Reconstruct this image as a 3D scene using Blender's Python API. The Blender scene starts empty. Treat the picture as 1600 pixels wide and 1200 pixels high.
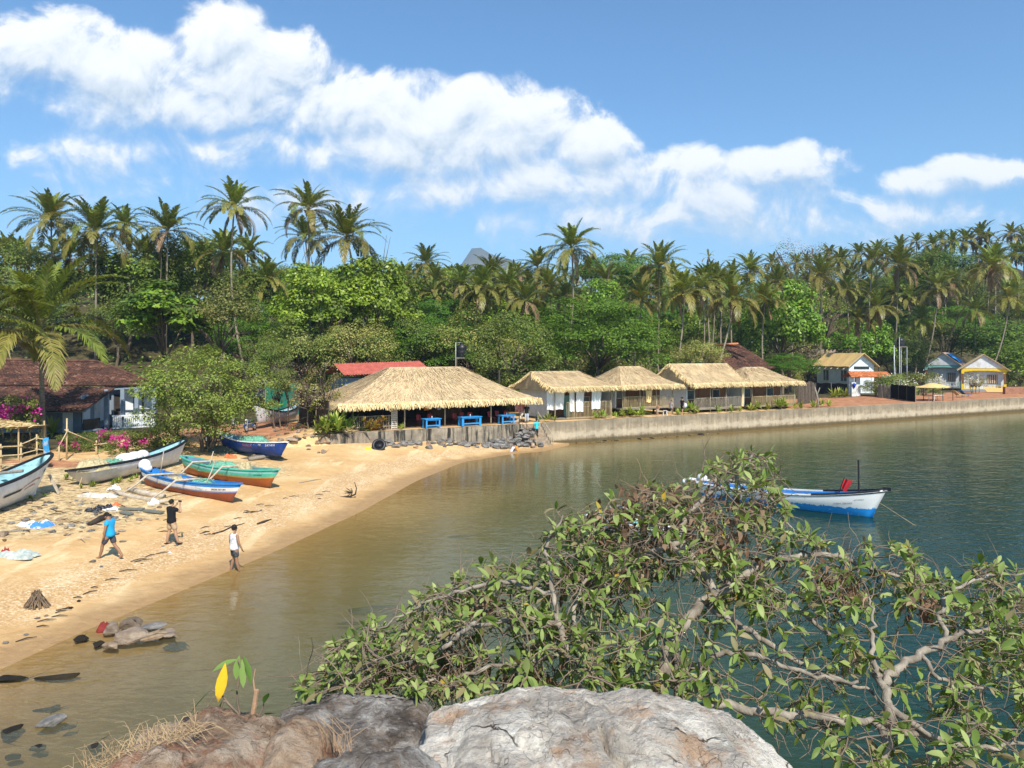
import bpy, math, random
import numpy as np
from mathutils import Vector, Matrix
SC = bpy.context.scene
COL = SC.collection
PI = math.pi
R = math.radians
# ---------------------------------------------------------------- view geometry (pinhole, level, metres)
FPX, CX, HZ, CAMH = 1200.0, 800.0, 556.0, 7.8
def P(px, py, Y):
    return Vector(((px-CX)/FPX*Y, Y, CAMH-(py-HZ)/FPX*Y))
def G(px, py, z=0.0):
    Y = (CAMH-z)*FPX/(py-HZ)
    return Vector(((px-CX)/FPX*Y, Y, z))
# quay wall frame: t along the wall, s inland
WA = (-13.3, 58.0); WU = (0.8611, 0.5085); WN = (-0.5085, 0.8611)
WROT = math.atan2(WU[1], WU[0])
def TS(t, s, z=0.0):
    return Vector((WA[0]+WU[0]*t+WN[0]*s, WA[1]+WU[1]*t+WN[1]*s, z))
def toTS(x, y):
    dx, dy = x-WA[0], y-WA[1]
    return dx*WU[0]+dy*WU[1], dx*WN[0]+dy*WN[1]
def TatPX(px, s):
    r = (px-CX)/FPX
    x0, y0 = WA[0]+WN[0]*s, WA[1]+WN[1]*s
    return (r*y0-x0)/(WU[0]-r*WU[1])
# ---------------------------------------------------------------- node helpers
class NT:
    def __init__(s, tree):
        s.t = tree; s.n = tree.nodes; s.l = tree.links
    def new(s, typ, ins=None, **props):
        nd = s.n.new(typ)
        for k, v in props.items(): setattr(nd, k, v)
        if ins:
            for k, v in ins.items():
                sock = nd.inputs[k]
                s.put(sock, v)
        return nd
    def put(s, sock, v):
        if hasattr(v, 'outputs'): s.l.new(v.outputs[0], sock)
        elif isinstance(v, bpy.types.NodeSocket): s.l.new(v, sock)
        else:
            if sock.type == 'RGBA' and len(v) == 3: v = (*v, 1)
            sock.default_value = v
    def m(s, op, a, b=None, c=None, clamp=False):
        nd = s.n.new('ShaderNodeMath'); nd.operation = op; nd.use_clamp = clamp
        for i, v in enumerate((a, b, c)):
            if v is not None: s.put(nd.inputs[i], v)
        return nd.outputs[0]
    def v(s, op, a, b=None):
        nd = s.n.new('ShaderNodeVectorMath'); nd.operation = op
        for i, x in enumerate((a, b)):
            if x is not None: s.put(nd.inputs[i], x)
        return nd.outputs['Value'] if op in ('DOT_PRODUCT', 'LENGTH') else nd.outputs[0]
    def noise(s, vec, scale, detail=4, rough=.55, out='Fac', dist=0):
        nd = s.n.new('ShaderNodeTexNoise')
        if vec is not None: s.put(nd.inputs['Vector'], vec)
        nd.inputs['Scale'].default_value = scale; nd.inputs['Detail'].default_value = detail
        nd.inputs['Roughness'].default_value = rough; nd.inputs['Distortion'].default_value = dist
        return nd.outputs[out]
    def vor(s, vec, scale, feat='F1', out='Distance', rnd=1):
        nd = s.n.new('ShaderNodeTexVoronoi'); nd.feature = feat
        s.put(nd.inputs['Vector'], vec); nd.inputs['Scale'].default_value = scale
        nd.inputs['Randomness'].default_value = rnd
        return nd.outputs[out]
    def ramp(s, fac, stops, interp='LINEAR'):
        nd = s.n.new('ShaderNodeValToRGB'); s.put(nd.inputs[0], fac)
        cr = nd.color_ramp; cr.interpolation = interp
        while len(cr.elements) < len(stops): cr.elements.new(.5)
        for e, (p, c) in zip(cr.elements, stops):
            e.position = p
            if not hasattr(c, '__len__'): c = (c, c, c)
            e.color = (*c[:3], 1)
        return nd.outputs[0]
    def mix(s, fac, a, b, blend='MIX'):
        nd = s.n.new('ShaderNodeMix'); nd.data_type = 'RGBA'; nd.blend_type = blend
        s.put(nd.inputs[0], fac); s.put(nd.inputs[6], a); s.put(nd.inputs[7], b)
        return nd.outputs[2]
    def sstep(s, x, a, b):
        nd = s.n.new('ShaderNodeMapRange'); nd.interpolation_type = 'SMOOTHSTEP'
        s.put(nd.inputs[0], x); nd.inputs[1].default_value = a; nd.inputs[2].default_value = b
        return nd.outputs[0]
    def mapping(s, vec, scale=(1, 1, 1), rot=(0, 0, 0), loc=(0, 0, 0)):
        nd = s.n.new('ShaderNodeMapping'); s.put(nd.inputs[0], vec)
        nd.inputs['Scale'].default_value = scale; nd.inputs['Rotation'].default_value = rot; nd.inputs['Location'].default_value = loc
        return nd.outputs[0]
MATS = {}
def newmat(name):
    m = bpy.data.materials.new(name); m.use_nodes = True; m.node_tree.nodes.clear()
    MATS[name] = m
    return m, NT(m.node_tree)
def finish(nt, col, rough=.8, spec=.3, bump=None, bstr=.3, bdist=.05, metal=0, trans=0, tcol=None):
    b = nt.new('ShaderNodeBsdfPrincipled')
    nt.put(b.inputs['Base Color'], col); nt.put(b.inputs['Roughness'], rough)
    b.inputs['Specular IOR Level'].default_value = spec; b.inputs['Metallic'].default_value = metal
    if bump is not None:
        bn = nt.new('ShaderNodeBump'); nt.put(bn.inputs['Height'], bump)
        bn.inputs['Strength'].default_value = bstr; bn.inputs['Distance'].default_value = bdist
        nt.l.new(bn.outputs[0], b.inputs['Normal'])
    sh = b.outputs[0]
    if trans:
        tr = nt.new('ShaderNodeBsdfTranslucent'); nt.put(tr.inputs[0], tcol if tcol is not None else col)
        mx = nt.new('ShaderNodeMixShader'); mx.inputs[0].default_value = trans
        nt.l.new(sh, mx.inputs[1]); nt.l.new(tr.outputs[0], mx.inputs[2]); sh = mx.outputs[0]
    o = nt.new('ShaderNodeOutputMaterial'); nt.l.new(sh, o.inputs[0])
def pm(name, c1, c2=None, scale=4, rough=.75, spec=.3, bstr=.25, bdist=.03, bscale=None, stretch=(1, 1, 1), metal=0, detail=5, lo=.35, hi=.68, dirt=None, dscale=2.5, damt=.6):
    """general painted / weathered surface: two tones by noise, dirt blotches, bump"""
    if name in MATS: return MATS[name]
    m, nt = newmat(name)
    tc = nt.new('ShaderNodeTexCoord').outputs['Object']
    v = nt.mapping(tc, scale=stretch)
    if c2 is None: c2 = tuple(c*.8 for c in c1)
    n = nt.noise(v, scale, detail)
    col = nt.ramp(n, [(lo, c2), (hi, c1)])
    if dirt:
        d = nt.noise(nt.mapping(v, loc=(7, 3, 1)), dscale, 7, .65)
        col = nt.mix(nt.m('MULTIPLY', nt.sstep(d, .5, .68), damt), col, dirt)
    b = nt.noise(v, bscale or scale*4, 5, .6)
    finish(nt, col, rough, spec, b, bstr, bdist, metal)
    return m
def leafmat(name, cols, trans=.3, rough=.5, spec=.25, objvar=.25):
    if name in MATS: return MATS[name]
    m, nt = newmat(name)
    rnd = nt.new('ShaderNodeNewGeometry').outputs['Random Per Island']
    k = len(cols)
    col = nt.ramp(rnd, [(i/(k-1), c) for i, c in enumerate(cols)])
    oi = nt.new('ShaderNodeObjectInfo').outputs['Random']
    hs = nt.new('ShaderNodeHueSaturation', {'Color': col})
    nt.put(hs.inputs['Value'], nt.m('ADD', nt.m('MULTIPLY', oi, objvar*2), 1-objvar))
    nt.put(hs.inputs['Hue'], nt.m('ADD', nt.m('MULTIPLY', nt.m('FRACT', nt.m('MULTIPLY', oi, 7.3)), .03), .470))
    c = hs.outputs[0]
    tcn = nt.mix(1.0, c, (1.25, 1.15, .5), 'MULTIPLY')
    finish(nt, c, rough, spec, trans=trans, tcol=tcn)
    return m
# ---------------------------------------------------------------- mesh builder
class MB:
    def __init__(s):
        s.v = []; s.f = []; s.mi = []
    def add(s, verts, faces, mi=0):
        o = len(s.v); s.v.extend([tuple(x) for x in verts])
        for f in faces: s.f.append(tuple(i+o for i in f)); s.mi.append(mi)
        return o
    def box(s, c, size, rz=0, mi=0, M=None, taper=1):
        hx, hy, hz = size[0]/2, size[1]/2, size[2]/2
        vs = [Vector((x*hx*(taper if z > 0 else 1), y*hy*(taper if z > 0 else 1), z*hz)) for z in (-1, 1) for y in (-1, 1) for x in (-1, 1)]
        if M is not None: vs = [M @ q for q in vs]
        elif rz:
            ca, sa = math.cos(rz), math.sin(rz); vs = [Vector((q.x*ca-q.y*sa, q.x*sa+q.y*ca, q.z)) for q in vs]
        c = Vector(c); vs = [q+c for q in vs]
        s.add(vs, [(0, 2, 3, 1), (4, 5, 7, 6), (0, 1, 5, 4), (2, 6, 7, 3), (0, 4, 6, 2), (1, 3, 7, 5)], mi)
    def bar(s, a, b, w, h=None, mi=0):
        a, b = Vector(a), Vector(b); d = b-a; L = d.length
        if L < 1e-6: return
        q = d.to_track_quat('X', 'Z').to_matrix()
        s.box((a+b)/2, (L, w, h or w), M=q, mi=mi)
    def tube(s, pts, rad, n=8, mi=0, cap=True):
        pts = [Vector(p) for p in pts]; k = len(pts)
        if not hasattr(rad, '__len__'): rad = [rad]*k
        o = len(s.v); ref = None
        for i, p in enumerate(pts):
            d = (pts[min(i+1, k-1)]-pts[max(i-1, 0)])
            if d.length < 1e-7: d = Vector((0, 0, 1))
            d.normalize()
            if ref is None:
                ref = d.cross(Vector((0, 0, 1)));
                if ref.length < .1: ref = d.cross(Vector((1, 0, 0)))
            ref = (ref-d*ref.dot(d))
            if ref.length < 1e-4: ref = d.orthogonal()
            ref.normalize(); w = d.cross(ref)
            for j in range(n):
                a = 2*PI*j/n; s.v.append(tuple(p+(ref*math.cos(a)+w*math.sin(a))*rad[i]))
        for i in range(k-1):
            for j in range(n):
                j2 = (j+1) % n
                s.f.append((o+i*n+j, o+i*n+j2, o+(i+1)*n+j2, o+(i+1)*n+j)); s.mi.append(mi)
        if cap:
            s.f.append(tuple(o+j for j in range(n-1, -1, -1))); s.mi.append(mi)
            s.f.append(tuple(o+(k-1)*n+j for j in range(n))); s.mi.append(mi)
    def lathe(s, prof, n=14, c=(0, 0, 0), mi=0, M=None):
        o = len(s.v); c = Vector(c)
        for (r, z) in prof:
            for j in range(n):
                a = 2*PI*j/n; q = Vector((r*math.cos(a), r*math.sin(a), z))
                if M is not None: q = M @ q
                s.v.append(tuple(q+c))
        for i in range(len(prof)-1):
            for j in range(n):
                j2 = (j+1) % n
                s.f.append((o+i*n+j, o+i*n+j2, o+(i+1)*n+j2, o+(i+1)*n+j)); s.mi.append(mi)
        s.f.append(tuple(o+j for j in range(n-1, -1, -1))); s.mi.append(mi)
        s.f.append(tuple(o+(len(prof)-1)*n+j for j in range(n))); s.mi.append(mi)
    def ell(s, c, r, n=10, m=7, mi=0, M=None):
        prof = []
        c = Vector(c); o = len(s.v)
        for i in range(m+1):
            th = PI*(i/m); th = min(max(th, .02), PI-.02)
            for j in range(n):
                a = 2*PI*j/n
                q = Vector((r[0]*math.sin(th)*math.cos(a), r[1]*math.sin(th)*math.sin(a), -r[2]*math.cos(th)))
                if M is not None: q = M @ q
                s.v.append(tuple(q+c))
        for i in range(m):
            for j in range(n):
                j2 = (j+1) % n
                s.f.append((o+i*n+j, o+i*n+j2, o+(i+1)*n+j2, o+(i+1)*n+j)); s.mi.append(mi)
        s.f.append(tuple(o+j for j in range(n-1, -1, -1))); s.mi.append(mi)
        s.f.append(tuple(o+m*n+j for j in range(n))); s.mi.append(mi)
    def grid(s, fn, nu, nv, mi=0):
        o = len(s.v)
        for i in range(nu+1):
            for j in range(nv+1): s.v.append(tuple(fn(i/nu, j/nv)))
        for i in range(nu):
            for j in range(nv):
                a = o+i*(nv+1)+j; s.f.append((a, a+nv+1, a+nv+2, a+1)); s.mi.append(mi)
    def mesh(s, name, mats, smooth=False):
        me = bpy.data.meshes.new(name); me.from_pydata(s.v, [], s.f)
        for m in mats: me.materials.append(m)
        if len(mats) > 1: me.polygons.foreach_set('material_index', s.mi)
        if smooth: me.polygons.foreach_set('use_smooth', [True]*len(s.f))
        me.update(); return me
    def build(s, name, mats, parent=None, smooth=False, loc=(0, 0, 0), rz=0):
        if not isinstance(mats, (list, tuple)): mats = [mats]
        return ob(name, s.mesh(name, mats, smooth), parent, loc, rz)
def ob(name, me, parent=None, loc=(0, 0, 0), rz=0):
    o = bpy.data.objects.new(name, me); COL.objects.link(o)
    o.location = loc; o.rotation_euler = (0, 0, rz)
    if parent is not None: o.parent = parent
    return o
def tag(o, label, cat, group=None, kind=None):
    if label: o['label'] = label
    if cat: o['category'] = cat
    if group: o['group'] = group
    if kind: o['kind'] = kind
    return o
def thing(name, label, cat, loc=(0, 0, 0), rz=0, group=None):
    o = bpy.data.objects.new(name, None); COL.objects.link(o); o.empty_display_size = .2
    o.location = loc; o.rotation_euler = (0, 0, rz)
    return tag(o, label, cat, group)
def npmesh(name, V, F, mats, mi=None, smooth=False):
    """V (n,3) array, F (m,k) int array"""
    me = bpy.data.meshes.new(name); k = F.shape[1]
    me.vertices.add(len(V)); me.vertices.foreach_set('co', np.asarray(V, np.float32).ravel())
    me.loops.add(F.size); me.loops.foreach_set('vertex_index', F.astype(np.int32).ravel())
    me.polygons.add(len(F)); me.polygons.foreach_set('loop_start', np.arange(0, F.size, k, dtype=np.int32))
    me.polygons.foreach_set('loop_total', np.full(len(F), k, np.int32))
    for m in mats: me.materials.append(m)
    if mi is not None: me.polygons.foreach_set('material_index', np.asarray(mi, np.int32))
    if smooth: me.polygons.foreach_set('use_smooth', np.ones(len(F), bool))
    me.update(calc_edges=True); return me
def vnoise(x, y, seed=0):
    """cheap smooth value noise on numpy arrays"""
    xi = np.floor(x).astype(np.int64); yi = np.floor(y).astype(np.int64); fx = x-xi; fy = y-yi
    fx = fx*fx*(3-2*fx); fy = fy*fy*(3-2*fy)
    def h(a, b):
        n = (a*374761393+b*668265263+seed*1442695041) & 0x7fffffff
        n = ((n ^ (n >> 13))*1274126177) & 0x7fffffff
        return ((n ^ (n >> 16)) & 0xffff)/65535.0
    return (h(xi, yi)*(1-fx)+h(xi+1, yi)*fx)*(1-fy)+(h(xi, yi+1)*(1-fx)+h(xi+1, yi+1)*fx)*fy
def fbm(x, y, oct=4, seed=0):
    r = 0; a = .5; f = 1
    for i in range(oct): r = r+a*vnoise(x*f, y*f, seed+i); a *= .5; f *= 2.03
    return r
def sst(x, a, b):
    u = np.clip((x-a)/(b-a), 0, 1); return u*u*(3-2*u)
# ================================================================= camera, sky, sun
cam = bpy.data.objects.new('camera', bpy.data.cameras.new('camera')); COL.objects.link(cam)
cam.location = (0, 0, CAMH); cam.rotation_euler = (R(90), 0, 0)
cam.data.sensor_width = 36; cam.data.lens = 36*FPX/1600; cam.data.shift_y = -(600-HZ)/1600
cam.data.clip_start = .05; cam.data.clip_end = 30000
SC.camera = cam
SUN_EL, SUN_AZ = R(48), R(-20)          # the sun stands behind the photographer, to the right
sd = Vector((-math.sin(SUN_AZ)*math.cos(SUN_EL), -math.cos(SUN_AZ)*math.cos(SUN_EL), math.sin(SUN_EL)))
sl = bpy.data.lights.new('sun', 'SUN'); sl.energy = 4.9; sl.angle = R(.5); sl.color = (1, .95, .86)
so = bpy.data.objects.new('sun', sl); COL.objects.link(so); so.rotation_euler = sd.to_track_quat('Z', 'Y').to_euler(); so.location = (0, -20, 60)
W = bpy.data.worlds.new('World'); SC.world = W; W.use_nodes = True; W.cycles.sampling_method = 'MANUAL'; W.cycles.sample_map_resolution = 256
nt = NT(W.node_tree); nt.n.clear()
sky = nt.new('ShaderNodeTexSky', sky_type='NISHITA'); sky.sun_disc = False
sky.sun_elevation = SUN_EL; sky.sun_rotation = math.atan2(sd.x, sd.y)
sky.altitude = 0; sky.air_density = 1.0; sky.dust_density = .6; sky.ozone_density = 1.5
gen = nt.new('ShaderNodeTexCoord').outputs['Generated']
sx = nt.new('ShaderNodeSeparateXYZ', {0: gen})
yy = nt.m('MAXIMUM', sx.outputs[1], .06)
u = nt.m('DIVIDE', sx.outputs[0], yy); vv = nt.m('DIVIDE', sx.outputs[2], yy)
uv = nt.new('ShaderNodeCombineXYZ', {0: u, 1: vv}).outputs[0]
# cumulus bank: each entry is a billow in direction space (tangent units, from image sketch), rx, ry, weight
BL = [(60, 75, 150, 72, 1), (190, 100, 150, 72, 1), (345, 52, 95, 76, 1), (400, 115, 160, 95, 1), (540, 165, 165, 80, 1), (680, 198, 165, 82, 1),
      (800, 200, 150, 80, 1), (905, 222, 95, 56, .9), (620, 235, 270, 66, .85), (860, 280, 200, 66, .8), (290, 160, 260, 62, .85), (1080, 258, 100, 46, .85), (1215, 262, 130, 46, .9),
      (1120, 305, 240, 60, .72), (1215, 340, 110, 36, .55), (1545, 276, 125, 36, .75), (1430, 290, 110, 30, .6), (10, 130, 50, 50, .55), (190, 235, 230, 56, .48), (40, 235, 80, 40, .4), (720, 300, 220, 52, .6),
      (1000, 345, 340, 60, .56), (170, 300, 170, 34, .34), (1400, 345, 150, 30, .34), (520, 320, 300, 60, .38), (1300, 350, 330, 46, .42), (350, 250, 200, 50, .28)]
def cloud_density(p):
    dn = nt.noise(p, 6.0, 3, .5, 'Color')
    dd = nt.v('MULTIPLY', nt.v('SUBTRACT', dn, (.5, .5, .5)), (.10, .07, 0))
    q = nt.v('ADD', p, dd)
    e = None
    for (cx, cy, rx, ry, w) in BL:
        c = ((cx-CX)/FPX, (HZ-cy)/FPX, 0)
        d = nt.v('MULTIPLY', nt.v('SUBTRACT', q, c), (FPX/rx, FPX/ry, 0))
        k = nt.m('MULTIPLY_ADD', nt.v('DOT_PRODUCT', d, d), -w, w)
        e = k if e is None else nt.m('SMOOTH_MAX', e, k, .25)
    f = nt.noise(p, 12.0, 10, .62, dist=.5); g = nt.noise(p, 34.0, 6, .6)
    return nt.m('ADD', e, nt.m('ADD', nt.m('MULTIPLY', nt.m('SUBTRACT', f, .52), 1.8), nt.m('MULTIPLY', nt.m('SUBTRACT', g, .5), .5)))
d0 = cloud_density(uv)
d1 = cloud_density(nt.v('ADD', uv, (-.006, .022, 0)))
front = nt.sstep(sx.outputs[1], .12, .35)
lit = nt.m('ADD', nt.m('MULTIPLY', nt.m('SUBTRACT', d0, d1), 1.0), .54, clamp=True)
wid = nt.m('MULTIPLY_ADD', lit, -.75, 1.25)
al = nt.m('DIVIDE', nt.m('ADD', d0, .03), wid, clamp=True)
alpha = nt.m('MULTIPLY', nt.m('MULTIPLY', nt.sstep(al, 0, 1), .97), front)
ccol = nt.ramp(lit, [(.0, (.50, .59, .68)), (.4, (.70, .77, .84)), (.75, (.93, .95, .97)), (1, (1, 1, 1))])
cc = nt.v('MULTIPLY', ccol, (7.9, 7.9, 7.9))
skc = nt.mix(1.0, sky.outputs[0], (.63, .96, 1.17), 'MULTIPLY')
# pale band of haze above the horizon
hz = nt.m('MULTIPLY', nt.m('POWER', nt.m('SUBTRACT', 1, nt.m('ABSOLUTE', sx.outputs[2]), clamp=True), 9), .35)
skc = nt.mix(hz, skc, (4.9, 6.3, 7.5))
bg = nt.new('ShaderNodeBackground', {'Color': nt.mix(alpha, skc, cc), 'Strength': .112})
wo = nt.new('ShaderNodeOutputWorld', {0: bg})
SC.view_settings.view_transform = 'Standard'; SC.view_settings.look = 'None'; SC.view_settings.exposure = .45; SC.view_settings.gamma = 1
SC.cycles.use_denoising = True
try: SC.cycles.denoiser = 'OPENIMAGEDENOISE'
except Exception: pass
SC.cycles.max_bounces = 6; SC.cycles.diffuse_bounces = 2; SC.cycles.glossy_bounces = 2; SC.cycles.transmission_bounces = 3
SC.cycles.transparent_max_bounces = 8; SC.cycles.volume_bounces = 0; SC.cycles.sample_clamp_indirect = 4
# ================================================================= terrain
SHORE = [(-19, -60), (-16, -10), (-14.5, 8), (-13.2, 16), (-12.7, 19.3), (-12.1, 21.8), (-10.8, 26.1), (-9.4, 30.8), (-7.6, 38.4), (-5.9, 48.2), (-3.6, 56.4), (-.5, 60.6), (2.6, 62.8), (5.0, 67.0)]
q0 = TS(21.5, .3); q1 = TS(400, .3)
SHORE += [(q0.x, q0.y), (q1.x, q1.y)]
def shore_dist(x, y):
    """signed distance to the waterline, land (left / behind) positive"""
    best = np.full(np.shape(x), 1e9); sg = np.ones(np.shape(x))
    for (ax, ay), (bx, by) in zip(SHORE[:-1], SHORE[1:]):
        ux, uy = bx-ax, by-ay; L2 = ux*ux+uy*uy
        k = np.clip(((x-ax)*ux+(y-ay)*uy)/L2, 0, 1)
        dx, dy = x-ax-k*ux, y-ay-k*uy; d = np.hypot(dx, dy)
        c = ux*(y-ay)-uy*(x-ax)
        m = d < best-1e-9
        best = np.where(m, d, best); sg = np.where(m, np.where(c >= 0, 1, -1), sg)
    return best*sg
def height(x, y):
    x = np.asarray(x, float); y = np.asarray(y, float)
    d = shore_dist(x, y)
    t, s = toTS(x, y)
    land = np.minimum(d, 7)*.10+np.clip(d-7, 0, 18)*.038
    sea = -np.minimum(-d, 6)*.075-np.clip(-d-6, 0, 22)*.13
    b = np.where(d > 0, land, sea)
    b = b+(fbm(x*.7, y*.7, 3, 5)-.45)*.10*sst(d, .6, 4)
    b = b+.33*np.exp(-(np.minimum(s, 0)/3.2)**2)*sst(t, -6, 1)*(1-sst(t, 8, 14))*(d > 0)
    # quay platform
    plat = 1.88+0*x
    wq = sst(s, .12, .36)*sst(t, -7.0, -.2)
    wl = sst(s, -4, 10)*(1-sst(t, -7, -.2))
    b = b*(1-wq)+plat*wq
    b = np.where(wl > 0, np.maximum(b, b*(1-wl)+1.75*wl), b)
    # rising ground behind
    start = 12+14*sst(t, 38, 62)
    up = 15*sst(s, start, start+135)+(fbm(x*.03, y*.03, 3, 9)-.45)*5*sst(s, start, start+50)
    hill = 30*np.exp(-((x-165)/95)**2-((y-240)/75)**2)*sst(s, start, start+48)
    hillL = 6*np.exp(-((x+75)/60)**2-((y-120)/45)**2)*sst(s, start, start+60)
    b = b+np.where(s > 0, up+hill+hillL, 0)*sst(t+s*.9, -60, 0)
    # the photographer's headland
    ax, ay, bx, by = -3, -4, .2, 1.6
    k = np.clip(((x-ax)*(bx-ax)+(y-ay)*(by-ay))/((bx-ax)**2+(by-ay)**2), 0, 1)
    hd = np.hypot(x-ax-k*(bx-ax), y-ay-k*(by-ay))
    head = 5.45-np.clip(hd-1.0, 0, 99)*(1.15)+(fbm(x*1.1, y*1.1, 3, 3)-.45)*.7
    back = 5.0-np.hypot(np.clip(x+6, 0, 99)*.9, np.clip(y+6, 0, 99)*1.2)-np.clip(-x-30, 0, 99)*.3
    return np.maximum(np.maximum(b, head), back)
def hz_at(x, y): return float(height(np.array([x]), np.array([y]))[0])
def GT(px, py):
    """where the view ray through a pixel meets the ground"""
    Y = 3.0+np.arange(0, 6000)*.05
    X = (px-CX)/FPX*Y; Z = CAMH-(py-HZ)/FPX*Y
    hh = np.maximum(height(X, Y), 0); hit = np.nonzero(Z <= hh)[0]
    i = hit[0] if len(hit) else len(Y)-1
    return Vector((X[i], Y[i], hh[i]))
def axis(segs):
    out = [segs[0][0]]
    for a, b, st in segs:
        n = max(1, int(round((b-a)/st))); out += [a+(b-a)*(i+1)/n for i in range(n)]
    return np.array(out)
tt = axis([(-9000, -1000, 2000), (-1000, -200, 100), (-200, -60, 6), (-60, 30, .6), (30, 90, 1.5), (90, 240, 6), (240, 1000, 80), (1000, 9000, 2000)])
ss = axis([(-3000, -300, 900), (-300, -75, 25), (-75, -60, 1.5), (-60, -.6, .6), (-.6, .0, .2), (.0, .12, .12), (.12, .36, .08), (.36, 2, .55), (2, 40, 1.5), (40, 260, 5), (260, 1000, 60), (1000, 9000, 2000)])
TTg, SSg = np.meshgrid(tt, ss, indexing='ij')
Xg = WA[0]+WU[0]*TTg+WN[0]*SSg; Yg = WA[1]+WU[1]*TTg+WN[1]*SSg
Zg = height(Xg, Yg)
nT, nS = len(tt), len(ss)
idx = np.arange(nT*nS).reshape(nT, nS)
Fq = np.stack([idx[:-1, :-1], idx[1:, :-1], idx[1:, 1:], idx[:-1, 1:]], -1).reshape(-1, 4)
def gauss(x, y, cx, cy, rx, ry=None): return np.exp(-((x-cx)/rx)**2-((y-cy)/(ry or rx))**2)
dS = shore_dist(Xg, Yg)
soil = np.maximum(sst(SSg, 9, 20)*sst(TTg, -30, -5), sst(dS, 21, 28)*sst(SSg, -60, 0))
red = np.clip(sst(SSg, .3, 1.5)*sst(TTg, 50, 58)+gauss(Xg, Yg, -22, 63, 5, 6)*1.3+gauss(Xg, Yg, -28, 46.5, 4, 1.6)*.9, 0, 1)
rub = np.clip(gauss(Xg, Yg, -22, 34, 6, 5)+gauss(Xg, Yg, -25, 41, 7, 7)+gauss(Xg, Yg, -18, 46, 5, 5)*.8, 0, 1)
rock = np.where(np.hypot(Xg, Yg) < 13, 1.0, 0)*(Xg > -11)
m, nt = newmat('beach_ground')
gp = nt.new('ShaderNodeNewGeometry').outputs['Position']
at = nt.new('ShaderNodeAttribute', attribute_name='zone'); sp = nt.new('ShaderNodeSeparateColor', {0: at.outputs['Color']})
rk = nt.new('ShaderNodeAttribute', attribute_name='rockmask').outputs['Fac']
z = nt.new('ShaderNodeSeparateXYZ', {0: gp}).outputs[2]
n1 = nt.noise(gp, .35, 6, .6); n2 = nt.noise(gp, 3.2, 6, .65); n3 = nt.noise(gp, 22, 4, .7)
sand = nt.ramp(n1, [(.3, (.50, .30, .125)), (.5, (.58, .36, .155)), (.68, (.70, .49, .25))])
sand = nt.mix(nt.m('MULTIPLY', nt.sstep(n2, .5, .72), .45), sand, (.74, .55, .31))
sand = nt.mix(nt.m('MULTIPLY', nt.sstep(n3, .56, .75), .35), sand, (.30, .17, .075))
# pale wind-dried tracks that follow the beach
trk = nt.noise(nt.mapping(gp, scale=(.55, .12, 1), rot=(0, 0, R(-24))), 1.6, 6, .62)
sand = nt.mix(nt.m('MULTIPLY', nt.sstep(trk, .54, .64), .55), sand, (.80, .62, .36))
# shell and coral grit of the tide line
wob = nt.m('MULTIPLY', nt.m('SUBTRACT', nt.noise(gp, .5, 3), .5), .22)
zz = nt.m('ADD', z, wob)
band = nt.m('MULTIPLY', nt.sstep(zz, .13, .24), nt.m('SUBTRACT', 1, nt.sstep(zz, .36, .55)))
sv = nt.vor(gp, 17, out='Color'); svx = nt.new('ShaderNodeSeparateColor', {0: sv}).outputs[0]
grit = nt.ramp(svx, [(.0, (.26, .15, .07)), (.35, (.48, .29, .13)), (.7, (.60, .40, .2)), (.9, (.80, .66, .45)), (1, (.86, .78, .62))])
sand = nt.mix(nt.m('MULTIPLY', band, .5), sand, grit)
wet = nt.m('SUBTRACT', 1, nt.sstep(zz, .03, .2))
wetc = nt.ramp(n2, [(.3, (.34, .20, .085)), (.7, (.42, .26, .115))])
sand = nt.mix(wet, sand, wetc)
rubc = nt.ramp(nt.noise(gp, 3.2, 10, .8), [(.34, (.07, .045, .028)), (.43, (.30, .20, .10)), (.52, (.58, .42, .21)), (.62, (.74, .58, .34)), (.75, (.84, .74, .54))])
redc = nt.ramp(nt.noise(gp, 1.2, 6, .6), [(.3, (.28, .11, .05)), (.6, (.46, .22, .11)), (.8, (.58, .36, .2))])
soilc = nt.ramp(nt.noise(gp, 1.5, 6, .6), [(.35, (.035, .028, .014)), (.6, (.09, .075, .03)), (.8, (.18, .13, .06))])
jit = nt.m('MULTIPLY', nt.m('SUBTRACT', nt.noise(gp, 1.4, 5, .6), .5), .9)
col = nt.mix(nt.sstep(nt.m('ADD', sp.outputs[2], jit), .25, .6), sand, rubc)
col = nt.mix(nt.sstep(nt.m('ADD', sp.outputs[1], jit), .3, .6), col, redc)
col = nt.mix(nt.sstep(nt.m('ADD', sp.outputs[0], jit), .3, .6), col, soilc)
rockc = nt.ramp(nt.noise(gp, 2.2, 8, .7), [(.3, (.05, .04, .03)), (.55, (.2, .15, .11)), (.75, (.42, .36, .3))])
col = nt.mix(rk, col, rockc)
foot = nt.vor(nt.v('ADD', gp, nt.v('MULTIPLY', nt.noise(gp, 1.5, 5, .65, out='Color'), (1.6, 1.6, 0))), 2.3, 'SMOOTH_F1')
hgt = nt.m('ADD', nt.m('MULTIPLY', foot, .45), nt.m('ADD', nt.m('MULTIPLY', n2, .7), nt.m('MULTIPLY', n3, .25)))
finish(nt, col, nt.m('SUBTRACT', .95, nt.m('MULTIPLY', wet, .55)), .25, hgt, .7, .12)
me = npmesh('beach', np.stack([Xg, Yg, Zg], -1).reshape(-1, 3), Fq, [m], smooth=True)
ca = me.color_attributes.new('zone', 'FLOAT_COLOR', 'POINT')
ca.data.foreach_set('color', np.stack([soil, red, rub, np.ones_like(soil)], -1).astype(np.float32).ravel())
fa = me.attributes.new('rockmask', 'FLOAT', 'POINT'); fa.data.foreach_set('value', rock.astype(np.float32).ravel())
tag(ob('beach', me), 'golden sand beach and rising wooded ground behind the bay', None, kind='structure')
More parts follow.
